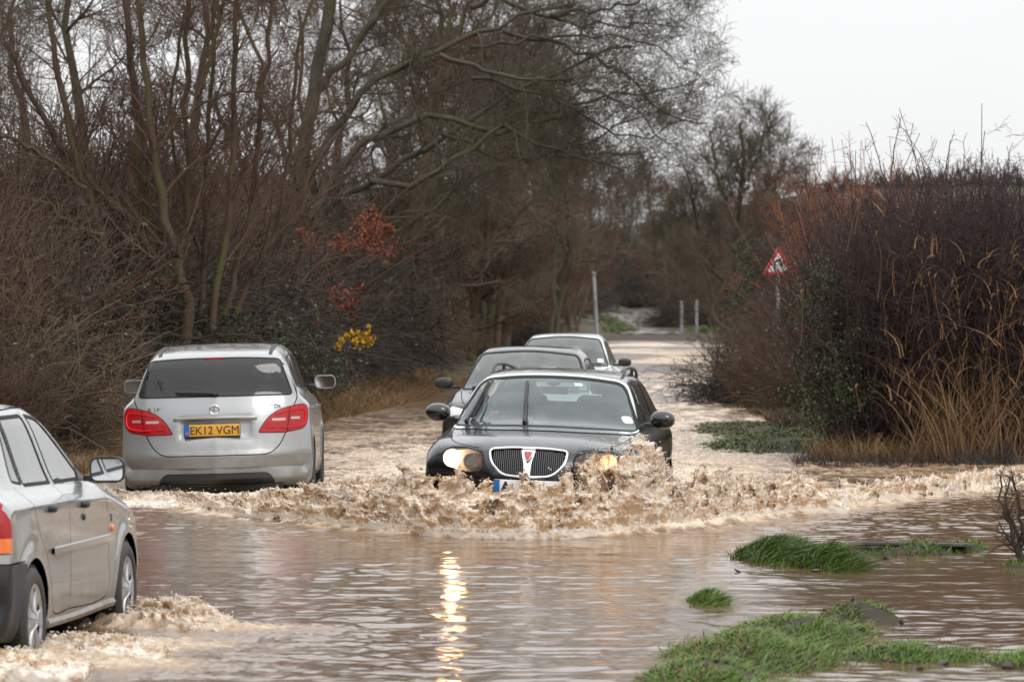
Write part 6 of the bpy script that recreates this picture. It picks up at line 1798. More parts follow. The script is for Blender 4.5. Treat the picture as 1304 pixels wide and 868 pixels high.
def put_scrub(k, x, y, s, rz, side='left', z=None):
    if side == 'left' and 50 < y < 130: x = min(x, float(edge_l(y)) - 1.5 - .9 * s)
    loc = (x, y, (float(ground_z(x, y)) if z is None else z)); sc = (s, s, s * (1 + .25 * math.sin(rz * 3)))
    if k not in sused: sused.add(k); t = scr[k]; t.location = loc; t.rotation_euler = (0, 0, rz); t.scale = sc
    else: t = copy_thing(scr[k], loc, rz, sc)
    lab, grp = SL[k]
    if side != 'left': lab = lab.replace('left bank', 'right bank behind the road sign'); grp = 'bushes on the right bank'
    q, w = near_what(652 + x * F / y, y); tag(t, (q + ' ' + lab.split(' on the ')[0] + (' on the left bank ' if side == 'left' else ' on the right verge ') + w), 'bush', grp); return t
rr_ = np.random.default_rng(77)
for row, (off, n) in enumerate(((.9, 34), (2.3, 30), (4.0, 22))):
    ys = np.linspace(46, 215, n) if row else np.concatenate([np.linspace(47, 100, 22), np.linspace(108, 225, 14)])
    for y in ys:
        y = y + rr_.uniform(-1, 1); k = int(rr_.choice([0, 1, 2, 3], p=[.34, .3, .28, .08])); s = rr_.uniform(.75, 1.1) * (.85 + .22 * row) * (1 + .45 * smooth(60, 100, y))
        x = float(edge_l(y)) - off - 1.15 * s - rr_.uniform(-.1, .5) + (.5 if row == 0 else .3) - (.95 if 55 < y < 100 else 0) - (1.6 if y > 150 else 0)
        put_scrub(k, x, y, s, rr_.uniform(0, 6.28))
for (px, d, k, s) in ((-20, 50, 0, 1.25), (40, 50.5, 1, 1.2), (95, 51.5, 0, 1.25), (150, 52.5, 1, 1.2), (10, 53, 2, 1.5), (75, 54, 0, 1.5), (135, 55, 1, 1.45), (195, 55, 2, 1.2), (250, 57, 0, 1.35), (275, 58, 2, 1.3), (325, 60, 1, 1.2), (345, 66, 2, 1.3),
                      (60, 58, 2, 1.9), (150, 60, 1, 1.8), (240, 62, 2, 1.9), (320, 66, 1, 1.7), (350, 70, 2, 1.5), (200, 70, 2, 2.0), (300, 74, 1, 2.1), (370, 82, 2, 1.8), (100, 74, 1, 2.0), (0, 70, 2, 2.0), (425, 90, 2, 1.6)):
    put_scrub(k, (px - 652) * d / F, d, s, px * .1)
for (px, d, k, s) in ((60, 51, 3, .8), (130, 53, 3, .7), (222, 55, 3, 1.1), (180, 55.5, 3, 1.0), (282, 57, 3, .85), (20, 56, 3, 1.2)):
    put_scrub(k, (px - 652) * d / F, d, s, px * .1)
for y, off, k, s in ((100, 1.0, 2, 1.1), (106, 1.2, 1, 1.2), (112, .9, 2, 1.2), (120, .8, 3, 1.2), (128, 1.2, 2, 1.3), (136, 1, 1, 1.3), (145, 1.4, 2, 1.4), (158, 1.4, 1, 1.5), (170, 1.5, 2, 1.5), (185, 2, 1, 1.5), (200, 2.2, 2, 1.6), (92, 1.2, 2, 1.1), (96, 2.2, 1, 1.3), (84, 1.6, 2, 1.1),
                     (245, -1.2, 2, 1.6), (262, -.5, 1, 1.8), (240, 1.5, 2, 1.6), (300, 1, 3, 2), (300, 4, 2, 2.2), (285, 2, 1, 2), (230, 3, 1, 1.8), (345, -6, 2, 2.6), (350, -2, 1, 2.6), (348, 2, 2, 2.6), (360, -10, 1, 3), (365, -4, 2, 3), (370, 1, 2, 3), (330, 3, 2, 2.4)):
    put_scrub(k, float(edge_r(y)) + off + (.8 * s if y < 235 else 0), y, s, y * .7, 'right')
for y, off, k, s in ((235, 1.0, 0, 1.6), (250, .6, 2, 1.8), (262, 1.4, 3, 1.9), (280, 1.0, 1, 2.0), (300, 1.2, 2, 2.2), (228, 3.4, 3, 1.8), (245, 4, 1, 2.2)):
    put_scrub(k, float(edge_l(y)) - off - 2.6, y, s, y * .7, 'left')

for (px, d, s, zz) in ((300, 63, .85, .35), (355, 66, .7, .3), (262, 61, .75, .6), (20, 56, 1.1, .9), (215, 59, .7, .9)):
    t = copy_thing(scr[3], ((px - 652) * d / F, d, .3 + zz), px * .3, (s, s, s)); q, w = near_what(px, d); tag(t, 'glossy green ivy mass ' + w + ', ' + ('low down' if zz < .5 else 'higher up the bank'), 'bush', 'ivy on the left bank')
put_scrub(1, 4.95, 75, 1.0, 1.0, 'right'); put_scrub(2, 4.75, 79, 1.05, 2.2, 'right'); put_scrub(0, 5.3, 71, .9, 3.1, 'right')
# distant hedgerow on the hill crest
def far_wood():
    r = np.random.default_rng(90); so = Soup(); n = 1500
    x = np.concatenate([r.uniform(-140, -20, n), r.uniform(40, 150, n)]); y = r.uniform(560, 600, 2 * n)
    b = np.stack([x, y, ground_z(x, y) - .5], 1); K = 4; P = b[:, None] + np.array([0, 0, 1.]) * (np.linspace(0, 1, K)[None] * (r.uniform(.8, 2.2, 2 * n) * (1 + .4 * vnoise(x / 9, x * 0, seed=4)))[:, None])[..., None] + np.cumsum(r.normal(0, .5, (2 * n, K, 3)), 1)
    so.tubes(P, np.linspace(.22, .05, K)[None].repeat(2 * n, 0), 3); P1, R1 = grow(r, P, np.full((2 * n, K), .06), 6, (.6, 1.5), (25, 80), 4, .3, .0, .7, .2, 1, minr=.03); so.tubes(P1, R1, 3)
    o = so.build('distant_hedgerow', K_dark); tag(o, 'thin dark line of trees along the far field ridge', kind='stuff')
far_wood()

# unseen trees and bushes added round the viewpoint to darken the cars' reflections
G_back = 'unseen bare trees added for the car reflections'
for i, (x, y, k, s) in enumerate([(-24, -30, 0, 1.3), (-17, -34, 1, 1.4), (-11, -28, 2, 1.3), (-6, -38, 1, 1.5), (1, -44, 0, 1.3), (7, -36, 2, 1.4), (12, -29, 1, 1.4), (18, -34, 0, 1.4), (25, -30, 2, 1.3), (-13, -6, 1, 1.2), (-12, 8, 0, 1.2), (-11, 22, 2, 1.1), (-12, 34, 1, 1.1), (13, -8, 0, 1.2), (14, 12, 1, 1.0)]):
    t = copy_thing(protos[k], (x, y, float(ground_z(x, y))), i * 1.3, (s, s, s)); tag(t, 'unseen bare tree added beside the lane for the cars to reflect', 'tree', G_back)
for i, (x, y) in enumerate([(-9 + 2.2 * j, -24 - (j % 3)) for j in range(9)] + [(-8.5, y) for y in range(-12, 42, 4)] + [(9.5, y) for y in range(-12, 14, 5)]):
    k = i % 3; t = copy_thing(scr[k], (x, y, float(ground_z(x, y))), i * .9, (1.7, 1.7, 1.5)); tag(t, 'unseen brown bush added beside the lane for the cars to reflect', 'bush', 'unseen bushes added for the car reflections')
# ------------------------------------------------------------------ right-hand hedge, reeds, grass, sign, posts, slab
def hedge_block(name, seed, x0, x1, y0, y1, h, n, m, label, hv=.3, sub=7, hf=None, minr=.0032, spike=.06):
    r = np.random.default_rng(seed)
    u = r.random(n); y = y0 + (y1 - y0) * r.random(n) ** 1.6
    xl = x0(y) if callable(x0) else x0
    x = xl + (x1 - xl) * u
    b = np.stack([x, y, ground_z(x, y) - .03], 1); K = 8
    el = np.radians(r.uniform(68, 90, n)); az = r.uniform(0, 6.28, n); d = np.stack([np.cos(az) * np.cos(el), np.sin(az) * np.cos(el), np.sin(el)], 1)
    hh = h if hf is None else hf(x)
    L = hh * (1 - hv * r.random(n) ** 2) * np.where(r.random(n) < spike, 1.18, 1.0)
    P = np.empty((n, K, 3)); P[:, 0] = b; w = r.normal(0, .05, (n, 3))
    for k in range(1, K):
        w = .5 * w + r.normal(0, .10, (n, 3)); d = unit(d + w + np.array([0, 0, .09])); P[:, k] = P[:, k - 1] + d * (L / (K - 1))[:, None]
    Rr = np.maximum(.012 * np.linspace(1, .3, K)[None] * r.uniform(.5, 1.2, n)[:, None], minr)
    P1, R1 = grow(r, P, Rr, sub, (.25, .8), (30, 80), 5, .28, .04, .6, .05, 1, minr=minr * .85); P2, R2 = grow(r, P1, R1, 6, (.06, .28), (35, 90), 3, .25, .02, .7, .1, 1, minr=minr * .7)
    t = empty(name, (float(np.mean(x)), float(np.mean(y)), 0)); o = -np.array(t.location)
    so = Soup(); so.tubes(P + o, Rr, 4); so.tubes(P1 + o, R1, 3); so.tubes(P2 + o, R2, 3); so.build('stems', m, t)
    tag(t, label, 'hedge'); return t, P, o
hx = lambda y: np.interp(y, [48, 52, 60, 75, 90], [3.62, 3.72, 4.15, 4.9, 5.6])
H1, HP, Ho = hedge_block('blackthorn_hedge', 101, lambda y: hx(y) + .15, 8.2, 50.3, 54.5, 3.25, 1550, K_purple, 'tall dense purple-brown blackthorn hedge filling the right side', hf=lambda x: 3.15 + .40 * np.clip((x - 3.6) / 1.2, 0, 1) + .22 * vnoise(x * 2.2, x * 0, seed=6))
H2, _, _ = hedge_block('willow_hedge', 102, lambda y: hx(y) + .50, 5.6, 56.5, 64, 3.6, 520, K_red, 'orange-red twigged willow clump behind the left end of the hedge', spike=.15, hf=lambda x: 3.75 - .25 * (x - 4.2))
H3, _, _ = hedge_block('field_hedge', 103, lambda y: hx(y) + .22, 7.4, 68, 90, 3.0, 420, K_purple, 'dark lower hedge running back along the right verge to the road sign', minr=.0045, hf=lambda x: 2.6 + 0 * x)
# a taller thorn leader
def hedge_leaves():
    r = np.random.default_rng(17); n = 1500; i = r.integers(0, len(HP), n); j = r.integers(1, 8, n); c = HP[i, j] + r.normal(0, .08, (n, 3)); c[:, 1] -= .1; V, Fc = leaves(r, c + Ho, .028, aspect=.6)
    mesh_np('dead_leaves', V, Fc, K_straw, H1)
hedge_leaves()
def leader():
    r = np.random.default_rng(7); st = [stem([np.array(at(x, y, 51)) + Ho for x, y in p], a, b, 12, .01, r) for p, a, b in (([(1140, 330), (1134, 250), (1120, 205), (1108, 165), (1104, 155)], .016, .004), ([(1134, 225), (1140, 190), (1145, 160), (1145, 145)], .010, .003), ([(1200, 240), (1206, 205), (1212, 175), (1216, 168)], .009, .003), ([(1226, 260), (1228, 200), (1230, 170)], .008, .003), ([(1278, 260), (1284, 215), (1288, 182)], .008, .003), ([(1170, 240), (1166, 205), (1158, 185)], .008, .003))]
    P = np.concatenate([s[0] for s in st]); Rr = np.concatenate([s[1] for s in st]); P1, R1 = grow(r, P, Rr, 14, (.06, .25), (40, 75), 4, .15, .05, .6, .2, 1, minr=.0022)
    so = Soup(); so.tubes(P, Rr, 5); so.tubes(P1, R1, 3); so.build('leader_stems', K_purple, H1)
leader()
def ivy_mass():
    r = np.random.default_rng(111); n = 9500
    t = empty('ivy_clump', (4.0, 50.0, 0))
    c = []
    for (px, py, d, sx, sz, k) in ((1045, 440, 50.9, .26, .45, 1500), (1072, 500, 50.5, .20, .28, 1500), (1042, 380, 50.9, .2, .28, 600), (1088, 460, 50.6, .16, .3, 900), (1030, 520, 50.7, .16, .25, 500), (1055, 350, 50.9, .14, .16, 200)):
        q = np.array(at(px, py, d)); sub = q + r.normal(0, 1, (60, 3)) * np.array([sx * .8, .25, sz * .8]); c.append(sub[r.integers(0, 60, k)] + r.normal(0, .075, (k, 3)))
    c = np.concatenate(c); c = c[c[:, 2] > .1] - np.array([4.0, 50.0, 0]); V, Fc = leaves(r, c, .042, aspect=.7); mesh_np('leaves', V, Fc, K_leaf, t)
    P, Rr = stem([(0, .9, 0), (.05, .9, .8), (-.05, .9, 1.6), (.05, .9, 2.1)], .03, .01, 12, .03, r); P1, R1 = grow(r, P, Rr, 40, (.3, .8), (30, 80), 6, .3, .02, .5); so = Soup(); so.tubes(P, Rr, 6); so.tubes(P1, R1, 4); so.build('stem', K_dark, t)
    tag(t, 'green ivy clump clinging to the left end of the blackthorn hedge', 'ivy')
    t = empty('ivy_clump', (4.95, 78, 0)); n = 3200; c = r.normal(0, 1, (n, 3)) * np.array([.22, .4, .75]) + np.array([0, 0, 1.5]); c = c[(c[:, 2] > .1) & (c[:, 2] < 2.7)]; V, Fc = leaves(r, c, .07, aspect=.8); mesh_np('leaves', V, Fc, K_leaf, t)
    P, Rr = stem([(0, 0, 0), (.1, 0, 1), (0, 0, 2.4)], .06, .02, 10, .03, r); so = Soup(); so.tubes(P, Rr, 6); so.build('stem', K_dark, t); tag(t, 'dark ivy-wrapped stump below the triangular road sign', 'ivy')
    t.location = ((960 - 652) * 150 / F, 150, 0); t.scale = (1.5, 1.5, 1.5)
ivy_mass()

def grass_stuff(name, label, X, Y, h, w, m, lean=(0, 0), lv=.4, droop=.6, K=4, seed=1, zoff=-.01, kind='stuff'):
    r = np.random.default_rng(seed); n = len(X); b = np.stack([X, Y, ground_z(X, Y) + zoff], 1)
    L = np.array(lean)[None] + r.normal(0, lv, (n, 2)); V, Fc = blades(r, b, h * r.uniform(.5, 1.3, n), L, w * r.uniform(.6, 1.3, n), K, droop)
    o = mesh_np(name, V, Fc, m, smooth=True); tag(o, label, kind=kind); return o

def reeds():
    r = np.random.default_rng(120)
    # dry tall grasses leaning out of the hedge foot
    for j, (n, x0, x1, y0, y1, h0, h1, mm, lab) in enumerate(((620, 4.6, 6.3, 49.3, 50.9, .5, 1.9, K_straw2, 'tall dry tan reeds at the foot of the hedge near the right edge'), (1100, 3.5, 5.3, 49.4, 50.4, .2, .65, K_straw, 'short brown dry grass at the foot of the blackthorn hedge'))):
        x = r.uniform(x0, x1, n); y = r.uniform(y0, y1, n)
        if j == 0: x = np.where(r.random(n) < .4, r.normal(5.35, .25, n), x); 
        h = r.uniform(h0, h1, n) * r.uniform(.5, 1, n) ** .4 * (1 if j else np.clip(1.15 - np.abs(x - 5.35) * .55, .35, 1.15))
        b = np.stack([x, y, ground_z(x, y) - .02], 1); V, Fc = blades(r, b, h, np.stack([r.normal(-.05, .38, n), r.normal(-.08, .2, n)], 1), r.uniform(.0025, .010, n), 6, .45)
        tag(mesh_np('dry_reeds', V, Fc, mm), lab, kind='stuff')
    n = 420; x = r.uniform(4.35, 6.2, n); z0 = r.uniform(.35, 2.5, n) ** 1.0; b = np.stack([x, r.uniform(49.7, 50.5, n), z0], 1); V, Fc = blades(r, b, r.uniform(.25, .75, n), np.stack([r.normal(0, .7, n), r.normal(-.2, .2, n)], 1), r.uniform(.003, .011, n), 6, 1.1)
    tag(mesh_np('dry_reeds', V, Fc, K_straw2), 'loose tan reed leaves tangled high in the face of the hedge', kind='stuff')
    # single pale seed heads and bent stalks
    t = empty('reed_stalk', (4.9, 50, 0)); b = MB(); hd = MB()
    for (pts) in ([(1078, 320), (1090, 268), (1103, 237), (1112, 240)], [(1088, 300), (1098, 250), (1112, 258)], [(1118, 380), (1122, 330), (1116, 300)], [(1200, 420), (1190, 380), (1183, 352)], [(1215, 460), (1195, 400), (1190, 355)], [(1270, 500), (1276, 420), (1290, 330)], [(1180, 600), (1175, 540), (1173, 490)], [(1095, 520), (1092, 505), (1090, 495)], [(1020, 440), (1022, 400), (1020, 375)], [(1240, 470), (1262, 455), (1284, 478)], [(1225, 440), (1240, 420), (1262, 430)], [(1250, 560), (1255, 470), (1262, 380)], [(1160, 400), (1166, 360), (1180, 330)], [(1290, 520), (1280, 440), (1270, 375)]):
        P = [Vector(at(x, y, 49.75)) - Vector((4.9, 50, 0)) for x, y in pts]; P = smooth_line(P, 5); b.tube(P, [.0038 * (1 - .5 * i / len(P)) for i in range(len(P))], 5)
        e = Vector(P[-1]); q = (e - Vector(P[-2])).normalized(); hd.tube([e, e + q * .05 + Vector((.01, 0, -.01)), e + q * .10 + Vector((.03, 0, -.04)), e + q * .12 + Vector((.05, 0, -.08))], [.003, .010, .009, .002], 6)
    b.build('stalks', K_straw2, t); hd.build('seed_heads', K_straw2, t); tag(t, 'pale bent reed stalks with seed heads poking out of the hedge', kind='stuff')
reeds()

def turf():
    r = np.random.default_rng(130)
    def on_islands(ids, n, zmin=-.005):
        X = []; Y = []
        for i in ids:
            a, b, rx, ry, h = ISL[i]; k = int(n * rx * ry); X.append(a + r.uniform(-1.7, 1.7, k) * rx); Y.append(b + r.uniform(-1.7, 1.7, k) * ry)
        X = np.concatenate(X); Y = np.concatenate(Y); z = ground_z(X, Y) ; z2 = ground_z(X, Y)
        k = z2 > zmin + .02 * vnoise(X * 5, Y * 3, seed=9); return X[k], Y[k]
    X, Y = on_islands(range(0, 6), 21000, -.03)
    patch = fbm(X * 2.2, Y * 1.3, 3, 13); k = (patch > -.20) | ((X < 1.6) & (patch > -.36)); X, Y = X[k], Y[k]
    grass_stuff('grass', 'wet green grass lying over on the near bank at the lower right', X, Y, .055, .0030, K_grass, (.4, .2), .95, .9, 4, 1)
    k = r.random(len(X)) < .10; grass_stuff('dead_grass', 'dead straw-coloured blades matted in the near bank', X[k], Y[k], .08, .0028, K_straw, (.3, .2), 1.0, .9, 4, 21)
    k = (r.random(len(X)) < .12) & (fbm(X * 3, Y * 2, 2, 31) > .1); grass_stuff('grass', 'longer ragged tussocks rising from the near bank', X[k], Y[k], .15, .0034, K_grass, (.6, .1), .5, 1.0, 5, 22)
    n = 900; lx = r.uniform(.3, 3.4, n); ly = r.uniform(19, 33, n); lz = np.maximum(ground_z(lx, ly), 0) + .012; kk = (ground_z(lx, ly) > -.015); V, Fc = leaves(r, np.stack([lx, ly, lz], 1)[kk], .035, aspect=.7); tag(mesh_np('fallen_leaves', V, Fc, K_dark), 'dark sodden leaves and bits of debris caught on the near bank', kind='stuff')
    X, Y = on_islands((6, 7, 8), 16000); k = fbm(X * 3, Y * 2, 3, 15) > -.05; grass_stuff('grass', 'sparse muddy grass at the lower right corner', X[k], Y[k], .07, .003, K_grass, (.3, .3), .7, .8, 4, 2)
    X, Y = on_islands((9, 10), 24000, -.03); k = X > 0; grass_stuff('grass', 'long green grass tussock beside the grey slab', X[k], Y[k], .13, .0033, K_grass, (.8, -.5), .5, 1.0, 4, 3)
    X, Y = on_islands((13,), 60000, -.08); grass_stuff('grass', 'small lone grass tuft standing in the water', X, Y, .09, .003, K_grass, (.8, -.1), .5, .9, 4, 4)
    X, Y = on_islands((14, 15, 16), 1600, -.015); k = (X < hx(Y) + .4) & (fbm(X * 2, Y * .8, 3, 91) > -.25); grass_stuff('grass', 'low green weeds on the verge behind the bow wave', X[k], Y[k], .08, .008, K_verge, (0, 0), .9, .7, 4, 5)
    X, Y = on_islands((11, 12, 17), 9000); grass_stuff('grass', 'thin grass around the grey slab', X, Y, .09, .003, K_grass, (0, 0), .6, .7, 4, 6)
    # verge grass beyond and left bank dry grass
    n = 5000; Y = r.uniform(66, 130, n); X = edge_r(Y) + r.uniform(-.3, .7, n); grass_stuff('grass', 'green verge grass along the right edge of the water', X, Y, .12, .009, K_grass, (0, 0), .6, .7, 3, 7)
    n = 34000; Y = 46 + 54 * r.random(n) ** 1.3; X = edge_l(Y) - r.uniform(-.15, 1.1, n) ** 1.0; grass_stuff('dry_grass', 'pale brown dead grass along the foot of the left bank', X, Y, .42, .0045, K_straw, (.1, -.1), .45, .8, 5, 8)
    n = 4000; Y = r.uniform(58, 78, n); X = edge_l(Y) + r.uniform(-.7, .2, n); grass_stuff('grass', 'green grass strip on the left edge ahead of the silver family car', X, Y, .12, .007, K_grass, (0, 0), .6, .7, 3, 9)
    n = 6000; Y = r.uniform(222, 262, n); X = np.where(r.random(n) < .75, r.uniform(9.6, 13.5, n), r.uniform(4.8, 6.6, n)); grass_stuff('grass', 'green grass at the far end of the water', X, Y, .30, .035, K_verge, (0, 0), .6, .6, 3, 10)
    # weeds, debris twigs sticking out of the shallows
    n = 420; X = r.uniform(1.6, 4.4, n); Y = r.uniform(22, 33, n); k = (ground_z(X, Y) > -.09); X, Y = X[k], Y[k]; o = grass_stuff('dead_stalks', 'thin dead stalks poking out of the shallow water', X, Y, .13, .0022, K_scrub, (0, 0), .6, .3, 4, 11)
    n = 1600; X = r.uniform(3.2, 5.8, n); Y = r.uniform(48.2, 49.9, n); X2 = X; grass_stuff('dead_stalks', 'dark dead stalks in the water below the hedge', X2, Y, .22, .005, K_dark, (0, 0), .5, .3, 4, 12, zoff=.02)
    n = 2500; Y = r.uniform(60, 74, n); X = edge_r(Y) - .1 + r.uniform(-.5, .9, n); grass_stuff('dead_stalks', 'brown dead weeds at the water edge beside the hedge', X, Y, .30, .007, K_scrub, (0, 0), .7, .4, 4, 14)
    # clods
    cl = MB()
    for (px, py, s) in ((1040, 727, .05), (1055, 722, .045), (1022, 722, .035), (1070, 725, .04), (1128, 712, .05), (1160, 708, .05), (1180, 706, .045), (1120, 705, .03), (938, 729, .025), (1030, 850, .05), (1060, 845, .04), (1110, 832, .05), (1125, 838, .045), (1140, 828, .03), (1200, 846, .05), (1250, 838, .05), (1282, 850, .05), (1010, 836, .035), (1095, 826, .03), (1170, 852, .045)):
        d = 1.86 * F / (py - 385); x = (px - 652) * d / F; z = float(ground_z(x, d))
        s = s * .62; cl.ell((x, d, max(z, 0) + s * .1), (s * 1.0, s * 1.0, s * .55), 16, 10, p=.9)
    V = np.array(cl.V); V += .5 * .05 * np.stack([vnoise(V[:, 0] * 30, V[:, 1] * 30, V[:, 2] * 30, s) for s in (1, 2, 3)], 1); cl.V = V.tolist()
    o = cl.build('mud_clods', mat('wet_mud', (.045, .030, .018), .5, var=.5, scale=25, bump=.8, bscale=50), smooth=True, autosmooth=0); tag(o, 'wet brown mud clods on the near bank', kind='stuff')
turf()

def slab():
    b = MB(); b.box((0, 0, 0), (.40, .42, .014), bev=.005)
    b.box((0, 0, .015), (.36, .35, .003), bev=.002)
    for i in range(-7, 8):
        b.box((i * .048, 0, .0195), (.012, .33, .0025))
    m = mat('wet_slab', (.06, .057, .053), .35, var=.5, scale=9, bump=.5, bscale=45)
    o = b.build('access_cover', m); o.location = (2.98, 32.0, .045); o.rotation_euler = (R(-3.5), R(1.2), R(4))
    tag(o, 'flat wet grey slab lying level with the water beside a grass tussock', 'slab')
slab()
def stump():
    r = np.random.default_rng(9); t = empty('dead_bush', (3.72, 30.6, 0)); o = -np.array(t.location)
    st = [stem([(0 + a * .3, 0, -.05), (a, .02, .22), (a * 1.4 + r.normal(0, .03), 0, .42), (a * 1.7 + r.normal(0, .05), .02, .62)], .022, .006, 10, .01, r) for a in np.linspace(-.14, .2, 9)]
    P = np.concatenate([s[0] for s in st]); Rr = np.concatenate([s[1] for s in st]); P1, R1 = grow(r, P, Rr, 14, (.1, .4), (25, 75), 6, .2, -.02, .5, .1, 1, minr=.0016)
    P2, R2 = grow(r, P1, R1, 4, (.05, .15), (25, 75), 4, .2, 0, .7, minr=.0013)
    so = Soup(); so.tubes(P, Rr, 6); so.tubes(P1, R1, 4); so.tubes(P2, R2, 3); so.build('twigs', K_dark, t); tag(t, 'dark dead bush standing in the water at the right edge', 'bush')
stump()

def sign():
    d = 82.; x = (991 - 652) * d / F; zg = float(ground_z(x, d)); t = empty('road_sign', (x, d, zg)); steel = mat('galvanised_steel', (.32, .33, .33), .45, metal=.5, var=.25)
    zc = 1.86 + (385 - 350) * d / F - zg; s = .315
    b = MB(); b.tube([(0, .03, -.3), (0, .03, zc + .50)], .038, 14); b.build('pole', steel, t)
    tri = rpoly([(-s, 0), (s, 0), (0, s * 1.732)], .05, 5)
    off = lambda o: (lambda a, c: (a, o, zc + c))
    b = MB(); b.prism(tri, off(-.018), off(-.008)); pl = b.build('sign_plate', mat('sign_white', (.78, .78, .76), .35, var=.05), t)
    b = MB(); b.ring(inset(tri, .002), .058, off(-.0225), off(-.018)); b.build('red_border', mat('sign_red', (.55, .015, .03), .35, var=.08), pl)
    k = mat('sign_black', (.015, .015, .015), .4); b = MB()
    path = smooth_line([(-.07, .10), (-.07, .22), (-.045, .265), (0, .275), (.045, .26), (.06, .22)], 5); st = stroke(path, .040)
    n = len(st) // 2
    V = [(p[0], -.0225, zc + p[1]) for p in st]; V2 = [(p[0], -.018, zc + p[1]) for p in st]; N = len(V)
    Fc = [(i, i + 1, N - 2 - i, N - 1 - i) for i in range(n - 1)] + [(i, (i + 1) % N, (i + 1) % N + N, i + N) for i in range(N)]
    b.add(V + V2, Fc); b.prism([(.015, .215), (.105, .215), (.06, .15)], off(-.0225), off(-.018)); b.build('bend_symbol', k, pl, smooth=False)
    b = MB(); b.box((0, .03, zc + .12), (.06, .045, .015)); b.box((0, .03, zc + .36), (.05, .045, .015)); b.build('bracket', steel, t)
    t.rotation_euler = (0, 0, R(6))
    tag(t, 'red-bordered triangular bend warning sign on a grey pole half hidden by the hedge', 'road sign')
    def post(px, py0, py1, d, r0, lab, lean=0):
        x = (px - 652) * d / F; zt = 1.86 + (385 - py0) * d / F; zg = float(ground_z(x, d)); b = MB(); b.tube([(0, 0, -.3), (lean * .5, 0, (zt - zg) * .5), (lean, 0, zt - zg)], r0, 10); b.ell((lean, 0, zt - zg), (r0 * 1.15, r0 * 1.15, r0 * .5), 10, 6)
        o = b.build('marker_post', steel); o.location = (x, d, zg); tag(o, lab, 'post')
    post(868, 384, 418, 222, .085, 'left one of the two short grey posts at the far end of the water')
    post(887, 383, 418, 222, .085, 'right one of the two short grey posts at the far end of the water')
    post(761, 347, 420, 205, .085, 'tall thin leaning grey pole on the left of the far bend', -.18)
sign()

def yellow():
    r = np.random.default_rng(4); t = empty('yellow_spray', at(450, 432, 63)); t.scale = (1.08, 1.08, 1.08); b = MB(); V_ = []
    tw = MB(); pts = [(-.22, 0, -.14), (-.16, 0, .0), (-.04, .02, .06), (.08, 0, .05), (.2, .02, .0)]; tw.tube(smooth_line(pts, 5), .006, 5); tw.tube(smooth_line([(.08, 0, .05), (.18, 0, .08), (.23, 0, .18)], 4), .004, 5); tw.tube(smooth_line([(-.04, .02, .06), (-.5, .3, .22), (-1.1, .8, .1), (-1.9, 1.4, -.5), (-2.3, 1.6, -1.3)], 6), [.005 + .0006 * i for i in range(25)], 5); tw.build('twig', K_dark, t)
    C1 = np.concatenate([np.array(smooth_line(pts, 8))[r.integers(0, 33, 170)] + r.normal(0, .022, (170, 3)), r.normal(0, 1, (120, 3)) * np.array([.08, .03, .045]) + np.array([.13, 0, .0]), np.array([[.2 + .015 * i / 4, 0, .06 + .03 * i] for i in range(5)])[r.integers(0, 5, 30)] + r.normal(0, .012, (30, 3))])
    V, Fc = leaves(r, C1, .065, aspect=.7); mesh_np('leaves', V, Fc, K_yel, t); tag(t, 'bright yellow leafy spray hanging in the dark bushes right of the silver family car', 'branch')
yellow()
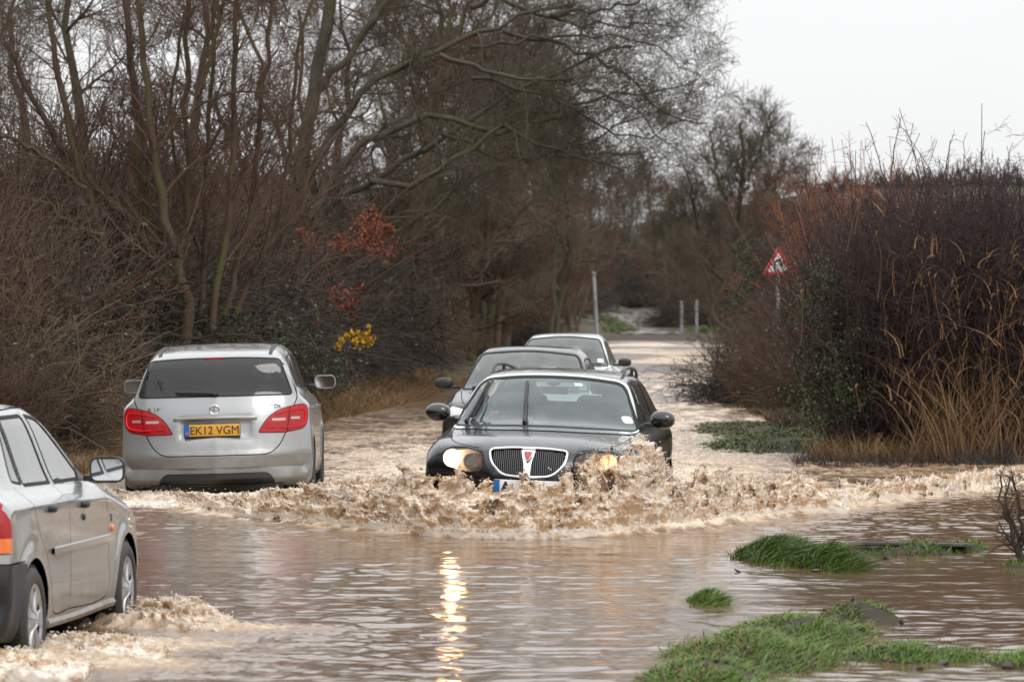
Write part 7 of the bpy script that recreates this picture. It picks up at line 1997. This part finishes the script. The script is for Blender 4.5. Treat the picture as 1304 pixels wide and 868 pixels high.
# ------------------------------------------------------------------ the driver of the black estate, seen through its windscreen
def driver():
    base = Matrix.Translation(estate.location) @ estate.rotation_euler.to_matrix().to_4x4()
    t = empty('person'); t.matrix_world = base @ Matrix.Translation((.36, -.16, .56))
    J = {'hip': ((0, 0, .03), .13), 'waist': ((0, -.05, .20), .125), 'chest': ((0, -.12, .40), .15), 'neck0': ((0, -.13, .54), .065), 'neck': ((0, -.12, .60), .052), 'head': ((0, -.10, .70), .085), 'crown': ((0, -.105, .79), .07),
         'shL': ((-.17, -.12, .50), .062), 'elL': ((-.27, .10, .34), .045), 'wrL': ((-.17, .34, .40), .028), 'haL': ((-.15, .40, .43), .030),
         'shR': ((.17, -.12, .50), .062), 'elR': ((.27, .10, .36), .045), 'wrR': ((.17, .34, .44), .028), 'haR': ((.15, .40, .47), .030),
         'knL': ((-.12, .42, .10), .075), 'ftL': ((-.12, .75, -.18), .05), 'knR': ((.12, .42, .10), .075), 'ftR': ((.12, .75, -.18), .05)}
    E = [('hip', 'waist'), ('waist', 'chest'), ('chest', 'neck0'), ('neck0', 'neck'), ('neck', 'head'), ('head', 'crown'), ('chest', 'shL'), ('shL', 'elL'), ('elL', 'wrL'), ('wrL', 'haL'), ('chest', 'shR'), ('shR', 'elR'), ('elR', 'wrR'), ('wrR', 'haR'), ('hip', 'knL'), ('knL', 'ftL'), ('hip', 'knR'), ('knR', 'ftR')]
    names = list(J); V = [J[k][0] for k in names]; Ed = [(names.index(a), names.index(b)) for a, b in E]; Rr = [J[k][1] for k in names]
    for s, h in ((-1, 'haL'), (1, 'haR')):   # fingers closed round the rim, thumb on top
        hx_, hy, hz = J[h][0]
        for f in range(4):
            o = (f - 1.5) * .019; i0 = len(V)
            V += [(hx_ + o, hy + .035, hz + .012), (hx_ + o, hy + .062, hz + .002), (hx_ + o, hy + .058, hz - .025)]; Rr += [.0095, .0088, .008]
            Ed += [(names.index(h), i0), (i0, i0 + 1), (i0 + 1, i0 + 2)]
        i0 = len(V); V += [(hx_ - s * .035, hy + .01, hz + .015), (hx_ - s * .05, hy + .035, hz + .02)]; Rr += [.011, .009]; Ed += [(names.index(h), i0), (i0, i0 + 1)]
    me = bpy.data.meshes.new('body'); me.from_pydata(V, Ed, []); o = bpy.data.objects.new('tmp', me); C.objects.link(o)
    md = o.modifiers.new('s', 'SKIN'); md.use_smooth_shade = True
    for i, v in enumerate(me.skin_vertices[0].data): v.radius = (Rr[i], Rr[i]); v.use_root = (i == 0)
    ms = o.modifiers.new('u', 'SUBSURF'); ms.levels = 2; ms.render_levels = 2
    m2 = bpy.data.meshes.new_from_object(o.evaluated_get(bpy.context.evaluated_depsgraph_get())); bpy.data.objects.remove(o)
    skin_m = mat('skin', (.52, .30, .21), .5, var=.1); coat_m = mat('pale_jacket', (.42, .43, .44), .85, var=.2, scale=20); tr = mat('trousers', (.03, .035, .05), .9)
    for m in (skin_m, coat_m, tr): m2.materials.append(m)
    for p in m2.polygons:
        c = p.center; p.use_smooth = True
        p.material_index = 0 if (c.z > .575 and abs(c.x) < .12) or c.y > .345 and c.z > .3 else (2 if c.z < .14 else 1)
    b = bpy.data.objects.new('body', m2); C.objects.link(b); b.parent = t
    h = MB(); h.ell((0, -.118, .755), (.088, .10, .078), 20, 12); h.V = [v for v in h.V]; h.build('hair', mat('grey_hair', (.16, .14, .12), .8, var=.4, scale=60), t)
    f = MB(); f.ell((0, -.012, .70), (.012, .016, .02), 10, 8); f.build('nose', skin_m, t)
    for s in (1, -1):
        e = MB(); e.ell((s * .03, -.022, .722), (.012, .008, .007), 10, 6); e.build('eye', M_ink, t); e = MB(); e.ell((s * .086, -.105, .705), (.01, .02, .03), 10, 8); e.build('ear', skin_m, t)
    e = MB(); e.ell((0, -.018, .668), (.024, .008, .005), 10, 6); e.build('mouth', mat('lips', (.35, .13, .11), .5), t)
    tag(t, 'driver in a pale jacket gripping the wheel behind the black estate car windscreen', 'person')
driver()
